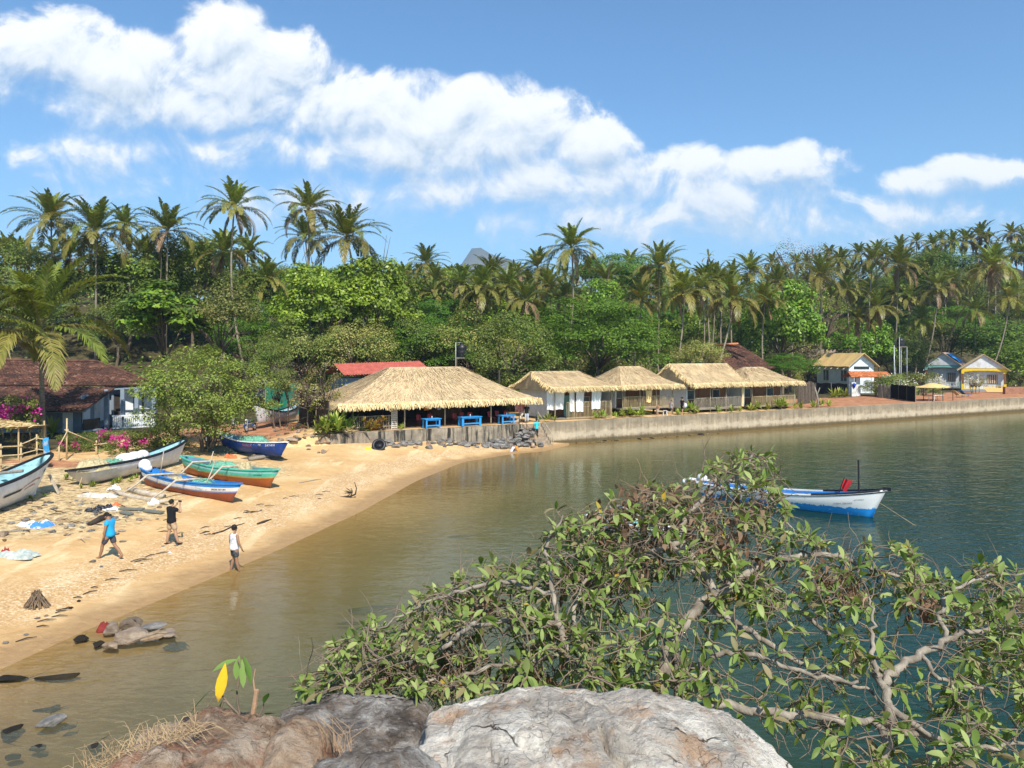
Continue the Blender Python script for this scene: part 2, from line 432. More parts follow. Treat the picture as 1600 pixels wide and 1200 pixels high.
# ================================================================= water
tw = axis([(-2000, -100, 400), (-100, -40, 10), (-40, 60, .8), (60, 130, 3), (130, 2200, 300)])
sw = axis([(-2000, -100, 400), (-100, -65, 5), (-65, .25, .8)])
Tw, Sw = np.meshgrid(tw, sw, indexing='ij')
Xw = WA[0]+WU[0]*Tw+WN[0]*Sw; Yw = WA[1]+WU[1]*Tw+WN[1]*Sw
dep = np.clip(-height(Xw, Yw), -1, 6)
m, nt = newmat('bay_water')
gp = nt.new('ShaderNodeNewGeometry').outputs['Position']
dp = nt.new('ShaderNodeAttribute', attribute_name='depth').outputs['Fac']
w1 = nt.noise(nt.mapping(gp, scale=(.8, 1.3, 1), rot=(0, 0, R(12))), 1.5, 3, .5, dist=.3)
w2 = nt.noise(nt.mapping(gp, scale=(.7, 1.5, 1), rot=(0, 0, R(-14))), 4.2, 3, .55)
w3 = nt.noise(nt.mapping(gp, scale=(1, 1.4, 1)), .35, 2, .5)
calm = nt.sstep(dp, .1, 2.2)
hh = nt.m('ADD', nt.m('MULTIPLY', w1, 1.0), nt.m('ADD', nt.m('MULTIPLY', w2, .35), nt.m('MULTIPLY', w3, 1.0)))
bn = nt.new('ShaderNodeBump', {'Height': hh, 'Distance': .042}); nt.put(bn.inputs['Strength'], nt.m('MULTIPLY_ADD', calm, .6, .4))
murk = nt.m('SUBTRACT', 1, nt.m('POWER', 2.718, nt.m('MULTIPLY', nt.m('MAXIMUM', dp, 0), -1.45)))
patch = nt.noise(gp, .16, 4, .6)
bc = nt.ramp(nt.m('ADD', nt.m('MULTIPLY', dp, .26), nt.m('MULTIPLY', nt.m('SUBTRACT', patch, .5), .22)), [(.0, (.21, .18, .095)), (.16, (.135, .128, .060)), (.40, (.038, .060, .028)), (.65, (.010, .033, .020)), (1, (.004, .020, .015))])
dif = nt.new('ShaderNodeBsdfDiffuse', {'Color': bc})
tint = nt.mix(nt.m('MINIMUM', nt.m('MAXIMUM', nt.m('MULTIPLY', dp, .8), 0), 1), (.93, .94, .86), (.36, .44, .26))
trn = nt.new('ShaderNodeBsdfTransparent', {'Color': tint})
body = nt.new('ShaderNodeMixShader', {0: nt.m('MULTIPLY', murk, .97), 1: trn, 2: dif})
gl = nt.new('ShaderNodeBsdfGlossy', {'Color': (.72, .78, .70), 'Roughness': .03, 'Normal': bn})
fr = nt.new('ShaderNodeFresnel', {'IOR': 1.333, 'Normal': bn})
sh = nt.new('ShaderNodeMixShader', {0: fr, 1: body, 2: gl})
nt.new('ShaderNodeOutputMaterial', {0: sh})
iw = np.arange(Tw.size).reshape(Tw.shape)
Fw = np.stack([iw[:-1, :-1], iw[1:, :-1], iw[1:, 1:], iw[:-1, 1:]], -1).reshape(-1, 4)
me = npmesh('water', np.stack([Xw, Yw, 0*Xw], -1).reshape(-1, 3), Fw, [m], smooth=True)
fa = me.attributes.new('depth', 'FLOAT', 'POINT'); fa.data.foreach_set('value', dep.astype(np.float32).ravel())
tag(ob('water', me), 'rippled bay water, sandy in the shallows and green where deep', None, kind='structure')
# ================================================================= far mountains
m = pm('far_hills', (.06, .08, .055), (.13, .11, .08), scale=.004, bstr=0, rough=1, spec=0)
mb = MB()
prof = [(-2600, 0), (-1500, 90), (-900, 150), (-620, 215), (-450, 262), (-330, 318), (-240, 375), (-180, 432), (-150, 438), (-90, 400), (-20, 372), (70, 345), (160, 318), (330, 270), (520, 235), (800, 190), (1300, 110), (2400, 0)]
def ridge(x):
    for (a, ha), (b, hb) in zip(prof[:-1], prof[1:]):
        if a <= x <= b: return ha+(hb-ha)*(x-a)/(b-a)
    return 0
def hf(uu, w):
    x = -2600+5000*uu; y = 3000+1000*w
    k = max(0, 1-abs(w-.5)*2)
    j = float(fbm(np.array([x*.006+3]), np.array([y*.006]), 4, 2)[0])-.45
    return (x, y, max(-5, (ridge(x)*(k**.8)+j*110*k)*1.16))
mb.grid(hf, 120, 16)
tag(mb.build('hills', m, smooth=True), 'hazy blue mountain ridge beyond the palms', None, kind='structure')
# ================================================================= air
mb = MB(); mb.box((0, 2000, 255), (7000, 4300, 540))
m, nt = newmat('haze_air')
pv = nt.new('ShaderNodeVolumePrincipled', {'Color': (.55, .76, 1.0), 'Density': .00017, 'Anisotropy': .0})
o = nt.new('ShaderNodeOutputMaterial'); nt.l.new(pv.outputs[0], o.inputs['Volume'])
tag(mb.build('haze', m), 'thin blue air that fades the far mountain', None, kind='stuff')
# ================================================================= vegetation
M_BARK = pm('bark', (.20, .15, .10), (.08, .06, .04), scale=6, stretch=(1, 1, .25), bstr=.6, bdist=.05, rough=.9)
M_PBARK = pm('palm_bark', (.33, .27, .20), (.15, .12, .085), scale=5, stretch=(1, 1, 3.5), bstr=.6, bdist=.05, rough=.9)
L_DARK = leafmat('leaf_dark', [(0.048, 0.101, 0.015), (0.099, 0.175, 0.022), (0.166, 0.248, 0.035)])
L_RAIN = leafmat('leaf_rain', [(0.044, 0.129, 0.012), (0.076, 0.193, 0.017), (0.122, 0.256, 0.025)], objvar=.15)
L_BRIGHT = leafmat('leaf_bright', [(0.088, 0.197, 0.019), (0.167, 0.311, 0.029), (0.296, 0.443, 0.054)], objvar=.2, rough=.35)
L_OLIVE = leafmat('leaf_olive', [(0.076, 0.111, 0.021), (0.144, 0.202, 0.040), (0.255, 0.302, 0.067)])
L_GREY = leafmat('leaf_greygreen', [(0.131, 0.157, 0.042), (0.242, 0.276, 0.070), (0.419, 0.404, 0.127)])
L_DRY = leafmat('leaf_dry', [(.08, .055, .03), (.15, .11, .06), (.26, .21, .12)], trans=.15)
L_SHORE = leafmat('leaf_shore', [(0.087, 0.147, 0.025), (0.166, 0.256, 0.042), (0.286, 0.367, 0.070)], objvar=.1)
L_PG = leafmat('frond_green', [(0.078, 0.123, 0.016), (0.148, 0.205, 0.029), (0.236, 0.279, 0.054)], rough=.38, spec=.4, objvar=.2)
L_PY = leafmat('frond_yellow', [(.13, .145, .025), (.22, .22, .045), (.33, .29, .08)], rough=.4, spec=.35, objvar=.15)
L_PD = leafmat('frond_dead', [(.13, .085, .04), (.22, .15, .07), (.32, .24, .13)], trans=.15, objvar=.1)
M_RACH = pm('frond_rib', (.30, .28, .10), (.22, .19, .07), scale=3)
M_COCO = pm('coconut', (.42, .24, .05), (.20, .22, .05), scale=2)

def leaves(C, N, size, asp=.5, rng=None, fold=0):
    """rhombic leaves at centres C with normals N"""
    n = len(C); N = N/np.maximum(np.linalg.norm(N, axis=1, keepdims=True), 1e-6)
    T = rng.normal(size=(n, 3)); T -= N*np.sum(T*N, 1, keepdims=True); T /= np.maximum(np.linalg.norm(T, axis=1, keepdims=True), 1e-6)
    B = np.cross(N, T); s = (size*(.6+.8*rng.random(n)))[:, None] if np.isscalar(size) else size[:, None]
    V = np.stack([C-T*s*.5, C+B*s*asp*.5+T*s*.05, C+T*s*.5, C-B*s*asp*.5+T*s*.05], 1).reshape(-1, 3)
    return V, np.arange(n*4).reshape(n, 4)
def crown_mesh(name, seed, Rx, Rz, ncl, nleaf, lsize, mats, rcl=.30, up=.5, low=-.55, asp=.55, flat=1.0, shell=.5, mix2=0.0):
    rng = np.random.default_rng(seed)
    cs = []
    while len(cs) < ncl:
        d = rng.normal(size=3); d /= np.linalg.norm(d)
        if d[2] < low: continue
        r = 1-shell*rng.random()**1.6
        lump = .82+.36*float(vnoise(np.array([d[0]*1.7+seed*3.1]), np.array([d[1]*1.7+d[2]*1.3+5]), seed)[0])
        cs.append(d*r*lump*np.array([Rx, Rx, Rz]))
    cs = np.array(cs)
    C = []; N = []; MI = []
    for c in cs:
        rc = Rx*rcl*(.6+.8*rng.random())
        n = int(nleaf*(.6+.8*rng.random()))
        d = rng.normal(size=(n, 3)); d /= np.linalg.norm(d, axis=1, keepdims=True)
        d[:, 2] = np.where(d[:, 2] < -.25, -d[:, 2], d[:, 2])
        rr = rc*(.45+.62*rng.random(n)**.6)
        C.append(c+d*rr[:, None]*np.array([1, 1, flat]))
        out = c/np.maximum(np.linalg.norm(c), .1)
        N.append(d*.8+out*.35+np.array([0, 0, up])+rng.normal(size=(n, 3))*.38)
        MI.append(np.full(n, 1 if rng.random() < mix2 else 0))
    C = np.concatenate(C); N = np.concatenate(N); MI = np.concatenate(MI)
    V, F = leaves(C, N, lsize, asp, rng)
    return npmesh(name, V, F, mats, MI if len(mats) > 1 else None), cs
def limb_mesh(name, seed, cs, depth, r0, mat, nl=9, stems=1):
    """trunk that forks into limbs reaching the clumps; origin = crown centre, foot at -depth"""
    rng = random.Random(seed); mb = MB()
    for st in range(stems):
        ox, oy = (rng.uniform(-.5, .5)*st, rng.uniform(-.5, .5)*st)
        fork = Vector((ox*1.5+rng.uniform(-.3, .3), oy*1.5+rng.uniform(-.3, .3), -depth*.42))
        foot = Vector((ox, oy, -depth-.4))
        mid = (foot+fork)/2+Vector((rng.uniform(-.25, .25), rng.uniform(-.25, .25), 0))
        mb.tube([foot, foot.lerp(mid, .3), mid, fork], [r0*1.35, r0, r0*.85, r0*.7], 8)
        for c in [cs[rng.randrange(len(cs))] for _ in range(nl)]:
            c = Vector(c)*.92; m1 = fork.lerp(c, .5)+Vector((rng.uniform(-.4, .4), rng.uniform(-.4, .4), rng.uniform(-.1, .5)))
            mb.tube([fork-Vector((0, 0, .1)), m1, c], [r0*.5, r0*.3, r0*.08], 6)
    return mb.mesh(name, [mat], smooth=True)
KIND = {}
def kind(key, seed, Rx, Rz, ncl, nleaf, lsize, mats, depth=4.5, r0=.22, nl=9, stems=1, bark=None, **kw):
    me, cs = crown_mesh('crown_'+key, seed, Rx, Rz, ncl, nleaf, lsize, mats, **kw)
    KIND[key] = dict(c=me, t=limb_mesh('trunk_'+key, seed, cs, depth, r0, bark or M_BARK, nl, stems), R=Rx, Rz=Rz, d=depth)
kind('dark', 11, 4.6, 3.8, 70, 150, .30, [L_DARK, L_OLIVE], mix2=.15)
kind('dark2', 12, 4.6, 4.4, 80, 130, .32, [L_DARK, L_BRIGHT], mix2=.12, shell=.6)
kind('bright', 13, 4.8, 4.2, 85, 120, .36, [L_BRIGHT, L_DARK], mix2=.2, asp=.62, rcl=.24)
kind('almond', 14, 4.6, 3.2, 60, 90, .50, [L_BRIGHT, L_DARK], mix2=.3, asp=.6, flat=.5, up=.9)
kind('rain', 15, 6.0, 3.4, 120, 210, .20, [L_RAIN], flat=.45, up=1.0, rcl=.22, shell=.55)
kind('flat', 16, 6.2, 2.0, 80, 170, .24, [L_RAIN, L_DARK], mix2=.4, flat=.3, up=1.1, rcl=.24)
kind('olive', 17, 4.6, 3.4, 80, 160, .22, [L_OLIVE, L_DARK], mix2=.3, rcl=.25)
kind('olive2', 18, 4.4, 3.0, 60, 130, .26, [L_OLIVE, L_GREY], mix2=.4, rcl=.28)
kind('grey', 19, 4.2, 3.0, 70, 150, .20, [L_GREY, L_OLIVE], mix2=.3, rcl=.24)
kind('dry', 20, 4.2, 3.2, 60, 70, .18, [L_DRY, L_OLIVE], mix2=.35, rcl=.30, nl=26)
kind('shore', 21, 4.6, 3.5, 120, 190, .17, [L_SHORE, L_OLIVE], mix2=.15, rcl=.22, stems=4, r0=.16, depth=4.2, low=-.8, flat=.7, up=.8)
kind('bush', 22, 2.0, 1.6, 40, 110, .16, [L_OLIVE, L_GREY], mix2=.3, depth=1.6, r0=.08, stems=3, low=-.7)
kind('drybush', 23, 2.2, 2.0, 40, 70, .15, [L_GREY, L_DRY], mix2=.5, depth=1.9, r0=.07, stems=4, nl=14, low=-.7)
def tree(k, px, py, rpx, Y, name, label, cat, group=None, zs=None, rz=None, tall=None):
    K = KIND[k]; sc = rpx*Y/FPX/K['R']; c = P(px, py, Y); g = hz_at(c.x, c.y)
    szz = sc*(zs or 1)
    # foot of the trunk sits on the ground
    zc = c.z; low = K['Rz']*szz*.5
    o = thing(name, label, cat, (c.x, c.y, g), rz if rz is not None else (px*1.37+py*.77) % 6.28, group)
    hh = max(zc-g, .25*K['Rz']*szz)
    tr = ob('trunk', K['t'], o); tr.scale = (sc, sc, hh/K['d']); tr.location = (0, 0, hh)
    cr = ob('crown', K['c'], o); cr.scale = (sc, sc, szz); cr.location = (0, 0, hh)
    return o
# ---------------------------------------------------------------- coconut palms
def frond(Vs, Fs, MI, rng, az, el, L, droop, mi, nleaf, wleaf, tw=0.0, curl=1.0):
    """one pinnate frond from the origin"""
    K = 12; p = np.array([0., 0, 0]); pts = []; dirs = []
    ca, sa = math.cos(az), math.sin(az)
    for i in range(K+1):
        f = i/K; e = el-droop*f**1.35
        d = np.array([ca*math.cos(e), sa*math.cos(e), math.sin(e)])
        pts.append(p.copy()); dirs.append(d); p = p+d*L/K
    pts = np.array(pts); dirs = np.array(dirs)
    side = np.array([-sa, ca, 0.0])
    # rib
    for i in range(K):
        w0 = .055*(1-i/K)+.008; w1 = .055*(1-(i+1)/K)+.008
        o = sum(len(x) for x in Vs); upv = np.cross(side, dirs[i])
        Vs.append(np.array([pts[i]-side*w0, pts[i]+side*w0, pts[i+1]+side*w1, pts[i+1]-side*w1]))
        Fs.append([[o, o+1, o+2, o+3]]); MI.append([3])
    tl = np.linspace(.14, .995, nleaf)
    for sgn in (-1, 1):
        f = np.clip(tl+rng.uniform(-.008, .008, nleaf), 0, .999)*K; i0 = f.astype(int); fr = (f-i0)[:, None]
        b = pts[i0]*(1-fr)+pts[i0+1]*fr; d = dirs[i0]
        upv = np.cross(d, side*1.0); upv = -upv if upv[0][2] < 0 and el > -1.2 else upv
        ll = L*.20*(np.sin(np.pi*np.clip(tl*.86+.12, 0, 1))**.7)*(.85+.3*rng.random(nleaf))
        a = R(58)-R(26)*tl+rng.normal(size=nleaf)*.10
        vdir = d*np.cos(a)[:, None]+sgn*side*np.sin(a)[:, None]+upv*(.28-.1*rng.random((nleaf, 1)))
        vdir /= np.linalg.norm(vdir, axis=1, keepdims=True)
        dn = np.array([0, 0, -1.0])*curl*(.45+.45*rng.random((nleaf, 1)))
        m = b+vdir*ll[:, None]*.5+dn*ll[:, None]*.10; tip = b+vdir*ll[:, None]*.82+dn*ll[:, None]*.62
        wv = np.cross(vdir, upv); wv /= np.maximum(np.linalg.norm(wv, axis=1, keepdims=True), 1e-6)
        w = wleaf*(1+0*ll)[:, None]
        o = sum(len(x) for x in Vs)
        V = np.stack([b-wv*w*.35, b+wv*w*.35, m+wv*w*.5, m-wv*w*.5, tip+wv*w*.08, tip-wv*w*.08], 1).reshape(-1, 3)
        q = (np.arange(nleaf)*6+o)[:, None]
        Vs.append(V); Fs.append((q+np.array([[0, 1, 2, 3]])).tolist()+(q+np.array([[3, 2, 4, 5]])).tolist()); MI.append([mi]*(2*nleaf))
def palm_crown(name, seed, nf=24, L=4.8, nleaf=42, wleaf=.105, dead=2, span=98, gf=.66):
    rng = np.random.default_rng(seed); Vs, Fs, MI = [], [], []
    for i in range(nf):
        f = i/(nf-1)
        el = R(84)-R(span)*f**1.1+rng.normal()*.12
        az = i*2.39996+rng.normal()*.22
        dr = R(38)+R(52)*min(1, f*1.5)+rng.normal()*.16
        ln = L*(.72+.30*min(1, f*2.2))*(.92+.16*rng.random())
        mi = 0 if f < gf+rng.normal()*.08 else (1 if f < .98 or dead == 0 else 2)
        frond(Vs, Fs, MI, rng, az, el, ln, dr, mi, nleaf, wleaf, curl=.30+.55*f)
    for i in range(dead):
        frond(Vs, Fs, MI, rng, rng.uniform(0, 6.28), R(-52)-rng.random()*.4, L*.72, R(28), 2, nleaf, wleaf, curl=.9)
    V = np.concatenate(Vs); F = np.array([q for x in Fs for q in x]); mi = np.array([q for x in MI for q in x])
    return npmesh(name, V, F, [L_PG, L_PY, L_PD, M_RACH], mi)
PCR = [palm_crown('palm_crown', 31+i, nf=[32, 36, 30, 34, 28, 38][i], dead=[1, 0, 2, 1, 2, 1][i], L=[5.5, 5.7, 5.2, 5.6, 5.1, 5.8][i]) for i in range(6)]
PFAR = [palm_crown('palm_crown_far', 51+i, nf=26, nleaf=20, wleaf=.24, dead=1, L=5.2) for i in range(4)]
PSHORE = palm_crown('palm_crown_shore', 77, nf=24, nleaf=64, wleaf=.085, dead=0, L=6.4, span=80, gf=.92)
PPOOR = palm_crown('palm_crown_poor', 78, nf=8, nleaf=22, wleaf=.09, dead=4, L=3.2)
def coco_mesh():
    mb = MB(); rg = random.Random(4)
    for i in range(13):
        a = rg.uniform(0, 6.28); r = rg.uniform(.22, .5)
        mb.ell((r*math.cos(a), r*math.sin(a), rg.uniform(-.75, -.25)), (.12, .12, .15), 7, 5)
    return mb.mesh('coconut_bunch', [M_COCO], True)
COCO = coco_mesh()
def palm(px, py, bx, Y, label, s=1.0, var=0, group=None, bpy_=None, lean=0.0, Yb=None, mesh=None, nut=True, name='coconut_palm', rz=None, rt=.15):
    """crown at (px,py), foot below pixel column bx; Yb lets the foot stand nearer or farther"""
    top = P(px, py, Y)
    if bpy_ is not None: foot = GT(bx, bpy_)
    else:
        Yf = Yb or Y; x = (bx-CX)/FPX*Yf; foot = Vector((x, Yf, hz_at(x, Yf)))
    o = thing(name, label, 'palm', foot, 0, group)
    t = top-foot; mb = MB(); pts = []; rad = []; hx = (1 if t.x >= 0 else -1)
    for i in range(15):
        f = i/14; g = f**1.0
        bow = math.sin(PI*f)*lean*t.length
        pts.append(Vector((t.x*(g*(1-.25*abs(lean)*0))-bow*hx, t.y*g, t.z*f))); rad.append(rt*(1.0+.75*math.exp(-f*14)-.38*f))
    pts[0].z -= .4
    mb.tube(pts, rad, 8)
    mb.build('trunk', M_PBARK, o, True)
    cr = ob('crown', mesh or PCR[var % len(PCR)], o, loc=t, rz=rz if rz is not None else (px*.73+py*1.9) % 6.28); cr.scale = (s, s, s)
    if nut:
        c2 = ob('coconut_bunch', COCO, o, loc=t); c2.scale = (s, s, s)
    return o
# ---------------------------------------------------------------- the palms one can tell apart
palm(64, 515, 67, 54, 'big leaning-frond coconut palm in front of the tiled house on the left', mesh=PSHORE, nut=False, bpy_=688, rt=.2, s=1.1, rz=.6)
palm(-45, 520, -40, 50, 'coconut palm at the left edge whose fronds hang in over the tiled house', mesh=PSHORE, nut=False, s=.85, rz=2.2)
palm(80, 345, 82, 96, 'leftmost tall coconut palm standing clear against the sky', var=1, s=1.0)
palm(150, 362, 150, 94, 'second tall coconut palm from the left, broad crown half hiding another', var=5, s=1.05)
palm(195, 352, 207, 112, 'coconut palm whose crown peeps out behind the second palm from the left', var=2, s=.85)
palm(262, 362, 258, 98, 'third tall coconut palm from the left with a brown hanging frond', var=0, s=1.0)
palm(366, 325, 392, 92, 'tall thin coconut palm with curved pale trunk and crown against the clouds', var=2, s=.95, lean=-.05, Yb=88)
palm(349, 395, 350, 100, 'shorter yellow-fronded coconut palm beside the tall thin curved palm', var=3, s=.8)
palm(482, 328, 485, 96, 'tallest straight coconut palm left of the middle with a dark crown', var=4, s=1.0)
palm(477, 372, 497, 112, 'coconut palm tucked behind the tallest straight palm', var=1, s=.85)
palm(541, 372, 567, 92, 'coconut palm leaning left over the glossy bright green tree', var=5, s=1.02, lean=.05, Yb=86)
palm(893, 388, 872, 108, 'tallest coconut palm of the middle, dark crown above a leaning trunk', var=0, s=1.02, lean=-.05)
palm(1030, 418, 1028, 118, 'upright coconut palm right of the dark flat-topped tree', var=1, s=1.0)
palm(1069, 458, 1046, 104, 'coconut palm with pale leaning trunk rising behind the third thatched hut', var=3, s=.88, lean=-.03, Yb=100)
palm(1146, 470, 1098, 106, 'coconut palm with dark leaning trunk rising behind the fourth thatched hut', var=0, s=.98, lean=-.04, Yb=100)
palm(1107, 402, 1110, 160, 'dying palm with a few ragged fronds poking above the wood', mesh=PPOOR, s=.8, nut=False)
palm(796, 448, 792, 118, 'coconut palm with orange nuts left of the tallest palm of the middle', var=2, s=1.0)
palm(724, 442, 724, 140, 'slim coconut palm standing alone above the tangled scrub', var=3, s=.95)
palm(666, 412, 660, 146, 'coconut palm above the dry scrub, taller one of the close pair', var=1, s=.95)
palm(680, 438, 668, 138, 'coconut palm above the dry scrub, shorter one of the close pair', var=4, s=.9)
palm(840, 418, 842, 130, 'coconut palm with feathery upright crown beside the tallest middle palm', var=5, s=.85)
palm(884, 462, 880, 116, 'low coconut palm under the tallest middle palm', var=2, s=.8)
palm(1283, 430, 1282, 140, 'coconut palm with straight pale trunk left of the right hillside', var=1, s=1.0)
palm(1370, 480, 1404, 126, 'coconut palm with trunk curving right down to the black water tank', var=2, s=.95, lean=-.06, bpy_=600)
palm(1404, 415, 1398, 150, 'broad-crowned coconut palm high in the middle of the right hillside', var=5, s=1.05)
palm(1465, 452, 1436, 146, 'coconut palm with a leaning thin trunk left of the turquoise cottage', var=0, s=.98, lean=-.04)
palm(1550, 416, 1468, 124, 'coconut palm with a long slanting trunk crossing in front of the turquoise cottage', var=3, s=1.05, lean=-.05, bpy_=598)
palm(1578, 466, 1536, 136, 'coconut palm leaning right above the yellow cottage', var=1, s=1.0, lean=-.05)
palm(1524, 486, 1524, 148, 'dark shaded coconut palm with an upright trunk between the two cottages', var=4, s=.9)
palm(1215, 440, 1213, 136, 'coconut palm with drooping fronds at the left foot of the hillside', var=2, s=.85)
palm(1172, 425, 1176, 142, 'coconut palm behind the dark leaning one, twin crown to its upper right', var=1, s=.95)
palm(985, 412, 985, 165, 'coconut palm peeping over the dark flat-topped tree', var=3, s=.9)
palm(925, 415, 922, 150, 'thin coconut palm just right of the tallest middle palm', var=2, s=.75)
# ---------------------------------------------------------------- broadleaf trees one can tell apart
tree('shore', 318, 626, 100, 53, 'shore_tree', 'spreading fine-leaved shore tree beside the tiled house and the white boat', 'tree', zs=1.08)
tree('rain', 940, 535, 112, 98, 'rain_tree', 'wide domed dark green feathery tree behind the second thatched hut', 'tree', zs=1.05)
tree('flat', 965, 438, 75, 150, 'flat_topped_tree', 'dark flat-topped tree on the skyline right of the tallest middle palm', 'tree', zs=1.6)
tree('bright', 945, 482, 45, 125, 'light_tree', 'light green round tree just above the domed feathery tree', 'tree')
tree('bright', 505, 480, 70, 88, 'glossy_tree', 'glossy bright green tree under the leaning palm, left half of the pair', 'tree', zs=1.0)
tree('bright', 590, 475, 66, 92, 'glossy_tree', 'glossy bright green tree under the leaning palm, right half of the pair', 'tree', zs=1.1, rz=2)
tree('almond', 262, 500, 72, 78, 'almond_tree', 'large-leaved bright green tree behind the tiled house roof', 'tree', zs=1.0)
tree('olive2', 345, 488, 58, 80, 'vine_tree', 'yellowish vine-covered tree right of the large-leaved bright tree', 'tree')
tree('olive', 800, 555, 72, 82, 'olive_tree', 'bushy olive-green tree behind the right end of the thatched restaurant', 'tree', zs=1.05)
tree('olive2', 730, 540, 66, 92, 'scrub_tree', 'tangled olive scrub tree behind the black water tank by the restaurant', 'tree')
tree('olive', 648, 548, 58, 90, 'scrub_tree', 'dense scrub tree above the red metal roof', 'tree')
tree('grey', 555, 545, 62, 84, 'scrub_tree', 'grey-green scrub tree left of the red metal roof', 'tree', zs=.9)
tree('olive2', 470, 548, 60, 82, 'scrub_tree', 'olive scrub tree over the green netting', 'tree', zs=.9)
tree('grey', 1090, 560, 48, 100, 'feathery_bush', 'pale feathery bush behind the third thatched hut', 'bush', zs=.75)
tree('bright', 1222, 512, 60, 118, 'dense_tree', 'dense bright green tree behind the fourth thatched hut', 'tree', zs=1.2)
tree('rain', 1235, 572, 42, 108, 'feathery_bush', 'feathery green bush left of the white house', 'bush', zs=.8)
tree('dry', 1252, 420, 52, 165, 'bare_tree', 'brown half-bare tree on the skyline left of the hillside palms', 'tree')
tree('dry', 1288, 478, 36, 150, 'bare_tree', 'brown half-bare tree below the straight pale palm trunk', 'tree', zs=.7)
tree('dry', 640, 485, 48, 128, 'bare_tree', 'dry grey-brown tangle left of the slim lone palm', 'tree', zs=.7)
tree('dry', 712, 480, 38, 125, 'bare_tree', 'dry grey-brown tangle around the slim lone palm', 'tree', zs=.7)
tree('dark', 300, 430, 60, 105, 'mango_tree', 'dark leafy mango tree under the third tall palm from the left', 'tree')
tree('dark2', 200, 455, 70, 100, 'mango_tree', 'dark spreading tree behind the big shore palm', 'tree')
tree('olive', 30, 440, 70, 100, 'mango_tree', 'dull green tree below the leftmost tall palm', 'tree')
tree('drybush', 492, 612, 42, 62, 'dry_bush', 'straggly half-dry bush left of the restaurant', 'bush', zs=1.1)
tree('olive', 420, 560, 40, 76, 'scrub_tree', 'leafy scrub by the white canoe behind the motorbikes', 'bush')
tree('bush', 445, 600, 30, 64, 'scrub_bush', 'round bush below the green netting', 'bush')
tree('dark2', 1560, 545, 60, 150, 'shade_tree', 'dark spreading tree behind the yellow cottage', 'tree', zs=.7)
tree('olive', 1480, 535, 60, 158, 'shade_tree', 'olive shade tree behind the turquoise cottage', 'tree', zs=.6)
tree('bright', 1350, 545, 46, 142, 'shade_tree', 'leafy tree behind the white house roof', 'tree')
tree('olive', 1410, 560, 46, 140, 'shade_tree', 'olive tree behind the slender water tank stand', 'tree')
tree('dark2', 1604, 572, 52, 138, 'shade_tree', 'dark tree at the right edge beside the black scooter', 'tree', zs=.8)
tree('olive', 1612, 520, 60, 160, 'shade_tree', 'olive tree at the right edge above the laterite wall', 'tree')
tree('bush', 1590, 598, 22, 134, 'scrub_bush', 'bush behind the black scooter beside the yellow cottage', 'bush')
tree('dark', 1470, 435, 46, 185, 'hill_tree', 'round dark tree among the palms near the hilltop', 'tree')
tree('rain', 1490, 510, 70, 165, 'hill_tree', 'feathery spreading tree on the lower right hillside', 'tree', zs=.8)
# ---------------------------------------------------------------- the wood behind: every tree still a thing
rg = random.Random(8)
KS = ['dark', 'dark2', 'olive', 'olive2', 'bright', 'grey', 'rain', 'dark', 'olive', 'almond']
spots = []
for k in range(4000):
    Y = 92+170*rg.random()**1.15; px = rg.uniform(-60, 1660); x = (px-CX)/FPX*Y
    t_, s_ = toTS(x, Y)
    lo = 22+26*(1 if t_ > 50 else max(0, (t_-35)/15))
    if s_ < lo: continue
    md = 6.4+Y*.022
    if all((x-a)**2+(Y-b)**2 > md*md for a, b, _ in spots): spots.append((x, Y, px))
spots.sort(key=lambda q: q[1])
for x, Y, px in spots[:150]:
    k = KS[rg.randrange(len(KS))]; K = KIND[k]; sc = rg.uniform(.75, 1.12)*(1+Y/900)
    z0 = hz_at(x, Y); hgt = rg.uniform(3.4, 5.6)+Y*.012
    lim = np.interp(px, [0, 440, 560, 900, 1000, 1180, 1300, 1400, 1500, 1660], [425, 425, 432, 440, 432, 425, 415, 402, 388, 378])
    mx = CAMH+(HZ-lim)/FPX*Y-z0                       # keep below the skyline of the photograph
    if hgt+K['Rz']*sc > mx:
        q_ = mx/(hgt+K['Rz']*sc)
        if q_ < .45: continue
        hgt *= q_; sc *= max(q_, .6)
    o = thing('woodland_tree', 'leafy tree of the mixed wood standing behind the beach huts', 'tree', (x, Y, z0), rg.uniform(0, 6.28), 'trees of the wood behind the bay')
    tr = ob('trunk', K['t'], o); tr.location = (0, 0, hgt); tr.scale = (sc, sc, hgt/K['d'])
    cr = ob('crown', K['c'], o); cr.location = (0, 0, hgt); cr.scale = (sc, sc, sc*rg.uniform(.9, 1.25))
rb = random.Random(44)
for i in range(90):
    t_ = rb.uniform(-22, 112); s_ = 12.5+rb.random()*22+(0 if t_ < 45 else 16); q = TS(t_, s_)
    if abs(q.x) > q.y*.72: continue
    if 2 < t_ < 17 and s_ < 20: continue
    if q.x < -22 and q.y < 84: continue
    k = rb.choice(['bush', 'bush', 'drybush', 'olive2', 'grey', 'dark']); K = KIND[k]; r_ = rb.uniform(1.8, 3.4)*(1.25 if s_ > 24 else 1); sc = r_/K['R']; z0 = hz_at(q.x, q.y)
    o = thing('undergrowth_bush', 'bush of the thick undergrowth between the huts and the trees', 'bush', (q.x, q.y, z0), rb.uniform(0, 6.28), 'bushes of the undergrowth')
    hh = r_*.72; tr = ob('stems', K['t'], o); tr.location = (0, 0, hh); tr.scale = (sc, sc, hh/K['d']); cr = ob('crown', K['c'], o); cr.location = (0, 0, hh); cr.scale = (sc, sc, sc*rb.uniform(.9, 1.2))
